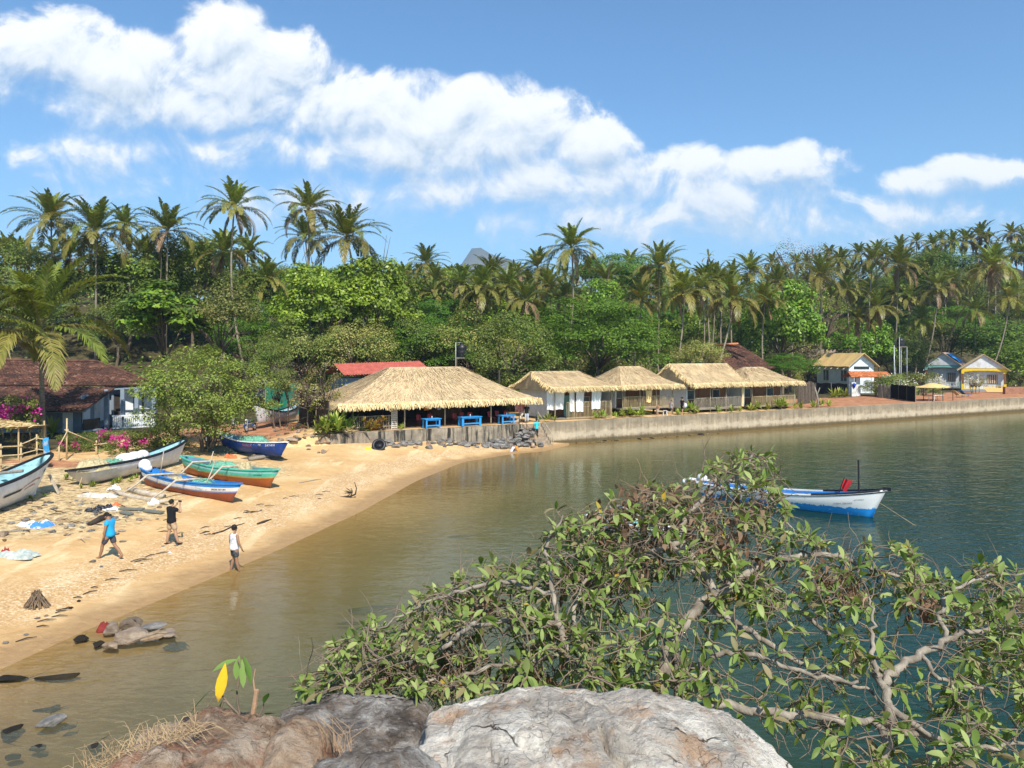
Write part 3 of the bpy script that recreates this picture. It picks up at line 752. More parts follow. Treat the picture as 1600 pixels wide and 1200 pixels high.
def farpalm(px, py, Y, label, group, s=None):
    x = (px-CX)/FPX*Y; z0 = hz_at(x, Y); top = P(px, py, Y)
    if top.z < z0+5: top.z = z0+5+rg.random()*2
    o = thing('coconut_palm', label, 'palm', (x, Y, z0), 0, group)
    h = top.z-z0; dx = rg.uniform(-.08, .08)*h
    mb = MB(); mb.tube([(0, 0, -.3), (dx*.2, 0, h*.4), (dx, 0, h)], [.2, .15, .1], 6); mb.build('trunk', M_PBARK, o, True)
    cr = ob('crown', PFAR[rg.randrange(4)], o, loc=(dx, 0, h), rz=rg.uniform(0, 6.28)); q = s or rg.uniform(.8, 1.05); cr.scale = (q, q, q)
LF = 'distant coconut palm, one of the many small crowns along the skyline of the middle'
for i in range(26):
    px = 588+i*13.5+rg.uniform(-6, 6); farpalm(px, rg.uniform(420, 446), rg.uniform(165, 215), LF, 'small far palms of the middle skyline', rg.uniform(.62, .82))
for i in range(9):
    farpalm(940+i*27+rg.uniform(-8, 8), rg.uniform(418, 442), rg.uniform(150, 200), LF, 'small far palms of the middle skyline', rg.uniform(.7, .9))
LH = 'coconut palm among the crowded palms of the right hillside and its skyline'
sky_y = [(1180, 418), (1210, 405), (1240, 404), (1262, 402), (1300, 392), (1320, 396), (1345, 388), (1368, 384), (1388, 390), (1408, 380), (1430, 370), (1452, 374), (1470, 366), (1482, 372), (1502, 368), (1525, 360), (1545, 372), (1580, 358), (1600, 362), (1622, 355)]
for px, py in sky_y: farpalm(px, py+8, rg.uniform(205, 240), LH, 'palms crowding the right hillside')
for i in range(26):
    px = rg.uniform(1190, 1640); base = 400-(px-1190)*.06
    farpalm(px, base+rg.uniform(15, 85), rg.uniform(170, 205), LH, 'palms crowding the right hillside', rg.uniform(.9, 1.1))
LL = 'coconut palm of the left-hand grove, crown half buried in the trees'
for i in range(16):
    farpalm(rg.uniform(-20, 440), rg.uniform(385, 425), rg.uniform(115, 165), LL, 'palms half hidden in the left grove')
for i in range(14):
    farpalm(rg.uniform(600, 1180), rg.uniform(440, 475), rg.uniform(120, 160), 'low coconut palm showing between the trees behind the huts', 'low palms between the trees of the middle')
# ---------------------------------------------------------------- undergrowth nobody could count
rng = np.random.default_rng(5); n = 60000
tq = rng.uniform(-70, 230, n); sq = 14+rng.random(n)**1.4*120
xq = WA[0]+WU[0]*tq+WN[0]*sq; yq = WA[1]+WU[1]*tq+WN[1]*sq
keep = ~((xq < -22) & (yq < 84)) & (sq > 16+32*sst(tq, 40, 62)) & (np.abs(xq) < yq*.78) & (fbm(xq*.12, yq*.12, 3, 1) > .40)
xq, yq = xq[keep], yq[keep]
zq = height(xq, yq)+rng.random(len(xq))**1.5*(1.2+3.2*fbm(xq*.2, yq*.2, 2, 7))
V, F = leaves(np.stack([xq, yq, zq], -1), rng.normal(size=(len(xq), 3))*.7+np.array([0, -.4, .9]), .55, .6, rng)
tag(ob('undergrowth', npmesh('undergrowth', V, F, [L_OLIVE, L_DARK, L_BRIGHT, L_DRY], rng.choice(4, len(F), p=[.4, .35, .15, .1]))), 'tangled undergrowth covering the ground between the trees', 'undergrowth', kind='stuff')

rq = random.Random(71)
for (px_, py_, Y_) in ((604, 462, 112), (632, 440, 120), (752, 452, 112), (768, 428, 128), (822, 470, 106), (858, 448, 120), (948, 440, 132), (1000, 470, 112), (1012, 440, 125), (1096, 452, 120), (1120, 440, 128), (1196, 470, 112), (1240, 462, 126), (1322, 452, 140), (1340, 500, 128), (1440, 500, 150), (1490, 440, 165), (575, 440, 118), (418, 440, 112), (228, 400, 108), (110, 400, 104)):
    palm(px_, py_, px_+rq.uniform(-14, 14), Y_, 'mid-height coconut palm standing among the leafy trees of the wood', var=rq.randrange(6), s=rq.uniform(.75, .95), group='mid-height palms among the trees', lean=rq.uniform(-.05, .05), nut=False)
# ================================================================= building materials
M_THATCH = None
def mk_thatch():
    m, nt = newmat('thatch')
    rnd = nt.new('ShaderNodeNewGeometry').outputs['Random Per Island']
    tc = nt.new('ShaderNodeTexCoord').outputs['Object']
    n = nt.noise(tc, .8, 6, .65); n2 = nt.noise(tc, 14, 4, .7)
    a = nt.ramp(n, [(.32, (.30, .215, .125)), (.48, (.50, .36, .195)), (.66, (.64, .48, .28))]); a = nt.mix(nt.m('MULTIPLY', nt.sstep(nt.noise(tc, .45, 5, .6), .5, .62), .5), a, (.34, .265, .165))
    a = nt.mix(nt.m('MULTIPLY', nt.sstep(n2, .45, .7), .5), a, (.25, .165, .075))
    st = nt.ramp(rnd, [(0, (.33, .23, .125)), (.4, (.55, .40, .22)), (1, (.73, .565, .34))])
    isl = nt.new('ShaderNodeAttribute', attribute_name='straw').outputs['Fac']
    finish(nt, nt.mix(isl, a, st), .9, .15, n2, .6, .04)
    return m
M_THATCH = mk_thatch()
m, nt = newmat('thatch_fringe')
rnd = nt.new('ShaderNodeNewGeometry').outputs['Random Per Island']
finish(nt, nt.ramp(rnd, [(0, (.48, .34, .15)), (.35, (.72, .54, .27)), (1, (.88, .71, .40))]), .85, .15, trans=.15)
M_FRINGE = m
def concrete(name, c1, c2, streak, wl=True, amt=.75):
    m, nt = newmat(name)
    tc = nt.new('ShaderNodeTexCoord').outputs['Object']
    n = nt.noise(tc, .9, 8, .65); n2 = nt.noise(tc, 9, 6, .7)
    c = nt.ramp(n, [(.32, c2), (.6, c1)])
    s = nt.noise(nt.mapping(tc, scale=(1.6, 1.6, .16)), 1.5, 6, .65)
    c = nt.mix(nt.m('MULTIPLY', nt.sstep(s, .44, .62), amt), c, streak)
    c = nt.mix(nt.m('MULTIPLY', nt.sstep(n2, .58, .72), .55), c, (.60, .54, .43))
    c = nt.mix(nt.m('MULTIPLY', nt.sstep(nt.noise(tc, 3.1, 5, .6), .6, .68), .4), c, (.10, .085, .06))
    if wl:
        zb_ = nt.m('ADD', nt.new('ShaderNodeSeparateXYZ', {0: tc}).outputs[2], nt.m('MULTIPLY', nt.m('SUBTRACT', nt.noise(tc, 1.4, 6, .65), .5), 1.3))
        c = nt.mix(nt.m('MULTIPLY', nt.sstep(zb_, 1.15, 1.6), .5), c, (.17, .14, .10)); c = nt.mix(nt.m('MULTIPLY', nt.m('MULTIPLY', nt.sstep(zb_, .35, .6), nt.m('SUBTRACT', 1, nt.sstep(zb_, .8, 1.1))), .45), c, (.56, .475, .35))
        z = nt.new('ShaderNodeSeparateXYZ', {0: tc}).outputs[2]
        zz = nt.m('ADD', z, nt.m('MULTIPLY', nt.m('SUBTRACT', n2, .5), .35))
        c = nt.mix(nt.m('MULTIPLY', nt.m('SUBTRACT', 1, nt.sstep(zz, .18, .42)), .85), c, (.075, .055, .022))
    finish(nt, c, .9, .2, nt.m('ADD', n2, nt.m('MULTIPLY', n, 2)), .5, .04)
    return m
M_QUAY = concrete('quay_concrete', (.40, .32, .215), (.22, .172, .115), (.10, .082, .058), amt=.5)
M_QUAYD = concrete('stained_concrete', (.34, .28, .2), (.16, .13, .1), (.028, .025, .022), wl=False, amt=.99)
def tilemat(name, c1, c2, c3):
    m, nt = newmat(name)
    tc = nt.new('ShaderNodeTexCoord').outputs['Object']
    rnd = nt.new('ShaderNodeNewGeometry').outputs['Random Per Island']
    n = nt.noise(tc, .7, 6, .65)
    c = nt.ramp(rnd, [(0, c2), (.5, c1), (.85, c1), (1, c3)])
    c = nt.mix(nt.sstep(n, .42, .66), c, c2)
    c = nt.mix(nt.m('MULTIPLY', nt.sstep(nt.noise(tc, 5, 5, .7), .52, .7), .6), c, (.05, .035, .03))
    finish(nt, c, .9, .2, nt.noise(tc, 20, 3), .4, .02)
    return m
M_TILE = tilemat('clay_tiles', (.17, .075, .048), (.065, .036, .028), (.30, .18, .12))
M_TILEO = tilemat('orange_tiles', (.62, .22, .08), (.46, .15, .06), (.72, .32, .15))
WHITE = pm('white_wash', (.74, .75, .74), (.62, .63, .62), scale=1.5, dirt=(.38, .33, .26), dscale=1.2, damt=.5, bstr=.15)
WHITEB = pm('bluish_white_wash', (.76, .80, .81), (.68, .73, .75), scale=1.2, dirt=(.36, .37, .36), damt=.4, bstr=.15)
CLOTH = pm('white_cloth', (.78, .77, .74), (.66, .65, .62), scale=3, bstr=.3, rough=.9)
BAMBOO = pm('bamboo', (.58, .44, .24), (.40, .29, .15), scale=5, stretch=(3, 3, .5), rough=.55)
BAMGREY = pm('weathered_bamboo', (.46, .40, .31), (.28, .235, .17), scale=5, rough=.8)
WOOD = pm('brown_wood', (.22, .105, .05), (.13, .06, .03), scale=3, stretch=(4, 4, .6))
WOODG = pm('grey_wood', (.30, .265, .21), (.17, .145, .115), scale=4, stretch=(.6, 5, 5), bstr=.5)
WOODDK = pm('dark_wood', (.05, .035, .024), (.028, .02, .015), scale=3)
PALEWOOD = pm('pale_driftwood', (.55, .47, .36), (.36, .29, .21), scale=5, bstr=.4)
RUST = pm('rusty_iron', (.17, .10, .06), (.09, .06, .045), scale=8)
BLACKP = pm('black_plastic', (.018, .019, .022), (.012, .012, .014), rough=.45, spec=.4, scale=3, bstr=.05)
BLACKNET = pm('black_net', (.012, .012, .013), (.007, .007, .008), rough=.95, spec=.05, scale=20)
GREENNET = pm('green_net_screen', (.015, .17, .11), (.01, .11, .07), rough=.9, scale=3)
REDMET = pm('red_metal_sheet', (.50, .13, .09), (.38, .09, .065), scale=2, rough=.5)
TEAL = pm('turquoise_paint', (.26, .52, .46), (.2, .44, .39), scale=2)
YEL = pm('yellow_paint', (.85, .58, .03), (.74, .48, .02), scale=2, dirt=(.55, .38, .08))
BLUEG = pm('blue_grey_paint', (.24, .29, .34), (.19, .235, .28), scale=2, dirt=(.15, .16, .17))
CANV = pm('tan_canvas', (.70, .49, .20), (.60, .40, .155), scale=1.5, stretch=(1, 3, 1), dirt=(.50, .30, .12), damt=.5)
GLASSD = pm('dark_pane', (.03, .035, .04), (.02, .022, .025), rough=.15, spec=.5, bstr=0)
CURT = pm('window_curtain', (.20, .19, .18), (.09, .085, .08), scale=3, stretch=(8, 8, .2), lo=.45, hi=.55)
BLUEP = pm('blue_paint', (.03, .30, .68), (.022, .23, .56), scale=3, rough=.5, dirt=(.12, .30, .5))
REDPL = pm('red_plastic', (.33, .025, .02), (.25, .02, .015), rough=.4)
REDEARTH = pm('red_laterite', (.36, .18, .105), (.24, .11, .065), scale=2, bstr=.5)
GREYP = pm('grey_paint', (.34, .35, .36), (.26, .27, .28), scale=3)
STEEL = pm('galvanised_pole', (.52, .54, .55), (.40, .42, .43), metal=.3, rough=.45)
PLAT = 1.88

def strips(mb, pts, dirs, L, w, rg, mi=0, jit=.25, lift=0.0, nrm=None):
    for p, d in zip(pts, dirs):
        l = L*rg.uniform(.6, 1.3); dd = Vector(d)+Vector((rg.uniform(-jit, jit), rg.uniform(-jit, jit), rg.uniform(-jit, jit)*.5)); dd.normalize()
        s = dd.cross(nrm if nrm is not None else Vector((rg.uniform(-1, 1), rg.uniform(-1, 1), rg.uniform(.2, 1))));
        if s.length < 1e-3: continue
        s.normalize(); ww = w*rg.uniform(.6, 1.4); p = Vector(p)
        mb.add([p-s*ww*.5, p+s*ww*.5, p+dd*l+s*ww*.25, p+dd*l-s*ww*.25], [(0, 1, 2, 3)], mi)
def thatch_roof(parent, x0, x1, y0, y1, ze, rx0, rx1, ry, zr, seed=1, sag=.22, fr=.42):
    """hip or gable thatch: ridge (rx0..rx1, ry, zr), eaves on the rectangle"""
    rg = random.Random(seed)
    c = [Vector((x0, y0, ze)), Vector((x1, y0, ze)), Vector((x1, y1, ze)), Vector((x0, y1, ze))]
    r0, r1 = Vector((rx0, ry, zr)), Vector((rx1, ry, zr))
    slopes = [(c[0], c[1], r0, r1), (c[2], c[3], r1, r0)]
    gl, gr = rx0 <= x0+.3, rx1 >= x1-.3
    slopes.append((c[1], c[2], r1, r1)); slopes.append((c[3], c[0], r0, r0))
    mb = MB(); top = []; strands = []; fx = MB()
    for k, (a, b, ra, rb) in enumerate(slopes):
        gable = (k == 2 and gr) or (k == 3 and gl)
        if gable: continue
        nu = max(3, int((b-a).length/.45)); nv = 10
        ox, oy = rg.uniform(0, 50), rg.uniform(0, 50)
        nrm = (b-a).cross(ra-a); nrm.normalize()
        def fn(u, v, a=a, b=b, ra=ra, rb=rb, ox=ox, oy=oy, nrm=nrm):
            p = a.lerp(b, u).lerp(ra.lerp(rb, u), v)
            l = (b-a).length
            n = float(fbm(np.array([u*l*1.1+ox]), np.array([v*4+oy]), 3, seed)[0])-.45
            e = min(1, min(u, 1-u)*l/.6)
            return p+nrm*(n*.17*e*(1 if .02 < v < .98 else .25))-Vector((0, 0, sag*math.sin(PI*v)*.8))
        mb.grid(fn, nu, nv)
        area = (b-a).length*((ra-a).length)
        for i in range(int(area*22)):
            u, v = rg.random(), rg.random()**.85*.97+.02
            p = fn(u, v); dn = (a.lerp(b, u)-ra.lerp(rb, u)); dn.normalize()
            strands.append((p+nrm*(.03+rg.random()*.035), dn, nrm))
        L = (b-a).length; dn = ((a+b)/2-(ra+rb)/2); dn.normalize()
        out = Vector((dn.x, dn.y, 0)); out.normalize()
        for lay in range(4):
            for i in range(int(L/.045)):
                u = (i+rg.random())/(L/.045)
                p = fn(min(1, u), .0)+nrm*(.05-.05*lay)-dn*rg.uniform(0, .35)
                d = dn*.55+Vector((0, 0, -1))*(.45+.25*lay)+out*.1
                strips(fx, [p], [d], fr*(1-.12*lay), .07, rg, jit=.16, nrm=nrm)
    nb = len(mb.f)
    for p, d, nr in strands: strips(mb, [p], [d], .55, .035, rg, jit=.22, nrm=nr)
    for g, s, rr in ((gl, -1, rx0), (gr, 1, rx1)):
        if not g: continue
        xx = x0 if s < 0 else x1
        for (e, ed) in ((Vector((xx, y0, ze)), 1), (Vector((xx, y1, ze)), -1)):
            rr_ = Vector((rx0 if s < 0 else rx1, ry, zr)); L = (rr_-e).length
            for lay in range(3):
                for i in range(int(L/.05)):
                    u = (i+rg.random())*.05/L
                    p = e.lerp(rr_, min(1, u))+Vector((-s*rg.uniform(-.05, .3), 0, .06-.05*lay-sag*math.sin(PI*min(1, u))*.8))
                    dn = e-rr_; dn.normalize()
                    strips(fx, [p], [Vector((s*.75, 0, -.55-.2*lay))+dn*.45], .45, .07, rg, jit=.2)
    # underside
    lo = Vector((0, 0, -.22))
    o = len(mb.v)
    mb.add([c[0]+lo, c[1]+lo, c[2]+lo, c[3]+lo, r0+lo, r1+lo], [(1, 0, 4, 5), (3, 2, 5, 4), (2, 1, 5), (0, 3, 4)])
    me = mb.mesh('roof', [M_THATCH])
    fa = me.attributes.new('straw', 'FLOAT', 'FACE'); arr = np.zeros(len(me.polygons), np.float32); arr[nb:nb+len(strands)] = 1
    fa.data.foreach_set('value', arr)
    rf = ob('roof', me, parent)
    fx.build('eave_fringe', M_FRINGE, rf)
    # ridge roll of bundled straw
    rl = MB(); k = max(2, int((r1-r0).length/.4)); rl.tube([r0.lerp(r1, i/k)+Vector((0, rg.uniform(-.05, .05), .02+rg.uniform(-.04, .05))) for i in range(k+1)], [.15]*(k+1), 8)
    return rf
def rail(mb, x0, x1, y, z0, z1, step=.16, r=.018, rg=random, mids=(1.0,), alongy=False, jag=.03):
    n = max(2, int(abs(x1-x0)/step))
    for i in range(n+1):
        x = x0+(x1-x0)*i/n; a = rg.uniform(-.02, .02); zz = z1+rg.uniform(-jag, jag)
        q0, q1 = ((y, x, z0), (y, x+a, zz)) if alongy else ((x, y, z0), (x+a, y, zz))
        mb.tube([q0, q1], r*rg.uniform(.8, 1.25), 5)
    for mm in mids:
        z = z0+(z1-z0)*mm-.03
        q0, q1 = ((y+.03, x0, z), (y+.03, x1, z)) if alongy else ((x0, y+.03, z), (x1, y+.03, z))
        mb.tube([q0, q1], r*1.4, 6)
# ================================================================= quay wall
def quay(t0, t1, zb, mat, label, seed):
    rg = random.Random(seed); L = t1-t0; o = thing('quay_wall', label, 'wall', TS(t0, 0, 0), WROT)
    mb = MB(); n = int(L/.5); no = lambda x, k: float(fbm(np.array([x*.8+k]), np.array([k*3.3]), 3, seed)[0])-.45
    prof = [(.0, zb), (-.03, .4), (0.0, 1.55), (.02, PLAT+.02), (.42, PLAT+.03), (.45, 1.2), (.45, zb)]
    for i in range(n+1):
        x = L*i/n
        for j, (y, z) in enumerate(prof): mb.v.append((x, y+no(x, j)*.07*(j < 4), z+(no(x, 9)*.05 if j in (3, 4) else 0)))
    k = len(prof)
    for i in range(n):
        for j in range(k-1): mb.f.append((i*k+j, (i+1)*k+j, (i+1)*k+j+1, i*k+j+1)); mb.mi.append(0)
    mb.f.append(tuple(range(k))); mb.f.append(tuple(n*k+j for j in range(k-1, -1, -1))); mb.mi += [0, 0]
    mb.build('wall_body', mat, o, False)
    return o
q1 = quay(0, 16.35, -.5, M_QUAYD, 'black-streaked concrete wall under the thatched restaurant', 3)
mb = MB(); mb.box((-.22, 2.3, .9), (.44, 4.5, 2.0)); mb.build('return_wall', M_QUAYD, q1)
quay(18.6, 130, -2.2, M_QUAY, 'long pale concrete quay wall rising straight out of the water below the huts', 4)
# ---- steps through the wall with their handrails
o = thing('stone_steps', 'brick steps with iron handrails going down through the wall to the water', 'steps', TS(16.35, 0, 0), WROT)
mb = MB()
for i in range(7):
    z = PLAT-.02-i*.27; y = .35-i*.27
    mb.box((1.12, y+.45, z/2-.25), (2.24-.02*i, .46+1.1, z+.5))
mb.build('treads', pm('step_brick', (.40, .30, .20), (.24, .18, .125), scale=3, dirt=(.16, .14, .11), bstr=.5), o)
for x in (.15, 2.05):
    mb = MB(); mb.tube([(x, .5, PLAT), (x, .5, PLAT+1.0)], .03, 6); mb.tube([(x, -.7, .75), (x, -.7, 1.95)], .03, 6); mb.tube([(x, -1.9, -.5), (x, -1.9, 1.05)], .03, 6)
    mb.tube([(x, .5, PLAT+.95), (x, -1.9, 1.0)], .025, 6); mb.tube([(x, .5, PLAT+.45), (x, -1.9, .5)], .02, 6)
    mb.build('handrail', RUST if x < 1 else BAMGREY, o)
mb = MB(); mb.tube([(1.75, -2.1, -.6), (1.75, -2.05, 1.3)], .025, 6); mb.tube([(.2, -2.3, -.6), (.2, -2.2, 1.1)], .03, 6); mb.build('pole', BAMBOO, o)
# ================================================================= thatched restaurant
o = RST = thing('thatched_restaurant', 'large open beach restaurant under one wide thatched roof with a dark interior', 'restaurant', TS(0, 0, PLAT), WROT)
thatch_roof(o, .35, 18.9, .55, 11.2, 2.05, 6.6, 13.4, 5.7, 4.95, seed=21, sag=.30, fr=.5)
px = [TatPX(p, 1.55) for p in (551, 632, 695, 767, 822)]
for i, x in enumerate(px):
    mb = MB(); mb.tube([(x, 1.55, -.1), (x+.04, 1.6, 1.2), (x, 1.6, 2.35)], [.07, .06, .055], 7); mb.build('post', BAMGREY, o, True)
for x in (0.6, 6, 12, 17.6):
    mb = MB(); mb.tube([(x, 6, -.1), (x, 6, 4.6)], .09, 7); mb.build('post', WOODDK, o, True)
mb = MB(); mb.box((9.1, 10.3, 1.3), (18.2, .12, 2.6)); mb.box((.12, 6.2, 1.2), (.12, 8.0, 2.4)); mb.box((17.9, 7.7, 1.2), (.1, 5.1, 2.4)); mb.build('back_wall', WOODDK, o)
mb = MB(); mb.box((9.1, 5.8, .03), (17.9, 8.6, .06)); mb.build('floor', pm('earth_floor', (.24, .15, .09), (.16, .1, .06), scale=2), o)
rg = random.Random(2)
mb = MB(); rail(mb, px[0], px[0]+3.6, 1.5, .02, 1.15, .13, .02, rg, (1.0, .25)); mb.build('railing', BAMGREY, o)
mb = MB()
xs = TatPX(616, 1.5)
for i in range(13): mb.box((xs, 1.5, .14+i*.155), (.46, .03, .10))
mb.box((xs-.24, 1.5, 1.0), (.04, .05, 2.1)); mb.box((xs+.24, 1.5, 1.0), (.04, .05, 2.1)); mb.build('slatted_screen', pm('pale_slats', (.62, .58, .5), (.46, .42, .35)), o)
mb = MB(); mb.box((13.2, 8.6, .55), (3.2, .6, 1.1)); mb.box((13.2, 8.5, 1.12), (3.4, .8, .06)); mb.build('bar_counter', WOOD, o)
for (ppx, w, h, c, zz) in ((666, .42, .5, (.85, .30, .05), 1.45), (686, .34, .45, (.62, .66, .74), 1.45), (721, .36, .5, (.74, .72, .66), 1.62), (745, .40, .5, (.75, .74, .70), 1.55), (706, .7, .4, (.70, .50, .34), 1.72), (783, .5, .4, (.55, .30, .25), 1.6)):
    x = TatPX(ppx, 4.2); mb = MB(); mb.box((x, 4.2, zz), (w, .02, h)); mb.build('paper_notice', pm('paper_%d' % ppx, c, tuple(q*.8 for q in c), bstr=0), o)
    mb = MB()
mb = MB(); mb.tube([(.6, 4.2, 2.2), (17.6, 4.2, 2.2)], .03, 6); mb.build('tie_beam', WOODDK, o)
def blue_table(ppx, s, w, label):
    x = TatPX(ppx, s); o = thing('dining_table', label, 'table', TS(x, s, PLAT+.03), WROT+.04, None)
    mb = MB(); mb.box((0, 0, .74), (w, .8, .06)); mb.build('tabletop', BLUEP, o)
    mb = MB()
    for q in (-.12, .12): mb.box((0, q*2.6, .66), (w-.2, .04, .10))
    mb.build('apron', BLUEP, o)
    for sx in (-1, 1):
        for sy in (-1, 1):
            mb = MB(); mb.box((sx*(w/2-.16), sy*.3, .355), (.2 if w > 1.6 else .12, .09, .71)); mb.build('leg', BLUEP, o)
    mb = MB(); mb.box((0, -.3, .2), (w-.4, .05, .1)); mb.build('stretcher', BLUEP, o)
    for k, dx in enumerate((-.12, .1)):
        q = MB(); q.lathe([(.035, 0), (.045, .09), (.03, .14), (.03, .18)], 8)
        e = q.build('condiment_jar', WHITE if k else REDPL, None, True, loc=TS(x+dx, s+.1, PLAT+.80)); tag(e, 'small jar standing on the %s' % label.replace('bright ', ''), 'jar', 'jars on the blue tables')
    return x
TBL = [blue_table(674, .85, 1.5, 'bright blue wooden table at the left of the restaurant front'), blue_table(734, 1.0, 2.0, 'long bright blue wooden table in the middle of the restaurant front'), blue_table(791, 1.05, 1.45, 'bright blue wooden table at the right end of the restaurant front')]
def red_chair(x, y, rz, label, grp='red chairs in the restaurant'):
    o = thing('dining_chair', label, 'chair', TS(x, y, PLAT+.06), WROT+rz, grp)
    mb = MB(); mb.box((0, 0, .44), (.46, .46, .04)); mb.build('seat', REDPL, o)
    mb = MB(); mb.grid(lambda u, v: (-.22+.44*u, .22+.10*v-.05*math.sin(PI*u), .46+.48*v-(.06 if (u in (0, 1) and v == 1) else 0)), 8, 5); mb.grid(lambda u, v: (-.22+.44*u, .245+.10*v-.05*math.sin(PI*u), .46+.48*v-(.06 if (u in (0, 1) and v == 1) else 0)), 8, 5); mb.build('backrest', REDPL, o, True)
    for sx in (-1, 1):
        for sy in (-1, 1):
            mb = MB(); mb.tube([(sx*.19, sy*.19, .43), (sx*.22, sy*.22, 0)], .02, 5); mb.build('leg', REDPL, o)
for (ppx, y, rz, lb) in ((657, 2.5, .2, 'dark red chair left behind the left blue table'), (673, 2.7, -.1, 'dark red chair right behind the left blue table'), (713, 2.5, .1, 'dark red chair at the left end of the long blue table'), (724, 2.8, 0, 'dark red chair behind the left half of the long blue table'), (736, 2.6, -.15, 'dark red chair behind the right half of the long blue table'), (768, 2.6, .1, 'dark red chair at the left of the right-hand blue table'), (779, 2.9, 0, 'dark red chair behind the right-hand blue table'), (793, 2.7, -.1, 'dark red chair at the right of the right-hand blue table')):
    red_chair(TatPX(ppx, y), y, rz, lb)
# red metal roof of the kitchen behind
o = thing('kitchen_shed', 'shed with a red corrugated metal roof just behind the thatched restaurant', 'shed', TS(5.6, 14.5, PLAT), WROT)
mb = MB(); mb.box((4.2, 2.5, 1.9), (8.4, 4.6, 3.8)); mb.build('wall', BLUEG, o)
mb = MB()
def rr(u, v, s):
    x = -.4+9.2*u; w = .035*math.sin(u*9.2*2*PI/.28)
    return (x, -.6+3.2*v if s < 0 else 5.8-3.2*v, 4.1+1.05*v+w+.25*u)
mb.grid(lambda u, v: rr(u, v, -1), 200, 2); mb.grid(lambda u, v: rr(u, v, 1), 200, 2); mb.build('roof', REDMET, o)
# ================================================================= thatched huts
def hut(t0, t1, label, zr, gl, gr, floor, rails, seed, front=WOOD, doorc=None, side=WHITEB, y0=1.15, rpx=None):
    o = thing('thatched_hut', label, 'hut', TS(t0, 0, PLAT), WROT); W_ = t1-t0; rg = random.Random(seed)
    ryy = 4.9
    rx0 = -.75 if gl else W_*.30; rx1 = W_+.6 if gr else W_*.70
    thatch_roof(o, -.75, W_+.6, y0, 8.8, 2.95, rx0, rx1, ryy, zr, seed=seed, fr=.45)
    # walls: side panels, front wall set back behind the porch
    for x in (0.1, W_-.1):
        mb = MB(); f = 3.1 if x < 1 else 4.0
        mb.box((x, (f+8.2)/2, 1.42+floor/2), (.1, 8.2-f, 2.84-floor))
        if (gl and x < 1) or (gr and x > 1):
            mb.add([(x-.05, 2.2, 2.8), (x-.05, 8.2, 2.8), (x-.05, ryy, zr-.35), (x+.05, 2.2, 2.8), (x+.05, 8.2, 2.8), (x+.05, ryy, zr-.35)], [(0, 2, 1), (3, 4, 5), (0, 1, 4, 3), (1, 2, 5, 4), (2, 0, 3, 5)])
        mb.build('side_wall', side, o)
    mb = MB(); mb.box((W_/2, 4.0, 1.45+floor/2), (W_-.3, .1, 2.9-floor)); mb.box((W_/2, 8.2, 1.45), (W_-.3, .1, 2.9)); mb.build('wall', front, o)
    mb = MB(); mb.box((W_/2, 5.1, floor/2+.02), (W_-.1, 6.2, max(.06, floor-.06) if floor < .3 else .14)) if floor < .3 else mb.box((W_/2, 5.1, floor-.06), (W_-.1, 6.2, .12)); mb.build('floor', WOODG, o)
    dx = W_*.42; d = MB(); d.box((dx, 3.93, floor+1.0), (.85, .05, 2.0)); dd = d.build('door', doorc or TEAL, o)
    h = MB(); h.ell((dx+.33, 3.88, floor+1.0), (.03, .03, .03), 6, 4); h.build('handle', STEEL, dd)
    for wx in (W_*.2, W_*.72):
        w = MB(); w.box((wx, 3.93, floor+1.35), (1.0, .04, .9)); wi = w.build('window', CURT if rg.random() < .5 else GLASSD, o)
        f = MB()
        for (cx_, cz, sx_, sz) in ((0, .48, 1.12, .07), (0, -.48, 1.12, .07), (-.53, 0, .07, 1.0), (.53, 0, .07, 1.0)): f.box((wx+cx_, 3.9, floor+1.35+cz), (sx_, .05, sz))
        f.build('frame', PALEWOOD, wi)
    n = 4
    for i in range(n):
        x = .12+(W_-.24)*i/(n-1); mb = MB(); mb.tube([(x, 2.05, -.05), (x+rg.uniform(-.03, .03), 2.05, 1.5), (x, 2.05, 3.0)], [.06, .055, .05], 7); mb.build('post', BAMGREY, o, True)
    for (a, b, z0, z1) in rails:
        mb = MB(); rail(mb, a, b, 1.98, z0, z1, .15, .022, rg, (1.0, .08)); mb.build('railing', BAMBOO if rg.random() < .5 else BAMGREY, o)
    if floor > .3:
        for i in range(5):
            for ys in (3.0, 7.0): mb = MB(); mb.box((.3+(W_-.6)*i/4, ys, floor/2-.1), (.14, .14, floor-.02)); mb.build('stilt', WOODDK, o)
    return o
T1 = (TatPX(866, 2), TatPX(957, 2)); T2 = (TatPX(972, 2), TatPX(1053, 2)); T3 = (TatPX(1084, 2), TatPX(1160, 2)); T4 = (TatPX(1174, 2), TatPX(1243, 2))
hut(*T1, 'first thatched hut from the restaurant, white side wall and white curtains on its porch', 4.45, True, False, .12, [(1.4, T1[1]-T1[0]-.1, .05, 1.62)], 31, doorc=TEAL)
hut(*T2, 'second thatched hut, raised on stilts with a brown slatted porch', 4.85, False, False, .8, [(.1, T2[1]-T2[0]-.1, .8, 1.95)], 32, doorc=WOOD)
hut(*T3, 'third thatched hut with the highest ridge and an open gable on its left', 5.1, True, True, .42, [(.1, T3[1]-T3[0]-.1, .42, 1.55)], 33, doorc=WOOD)
hut(*T4, 'last thatched hut at the right end of the row, low hipped roof', 4.65, False, False, .42, [(.1, T4[1]-T4[0]-.1, .42, 1.5)], 34, doorc=WOOD)
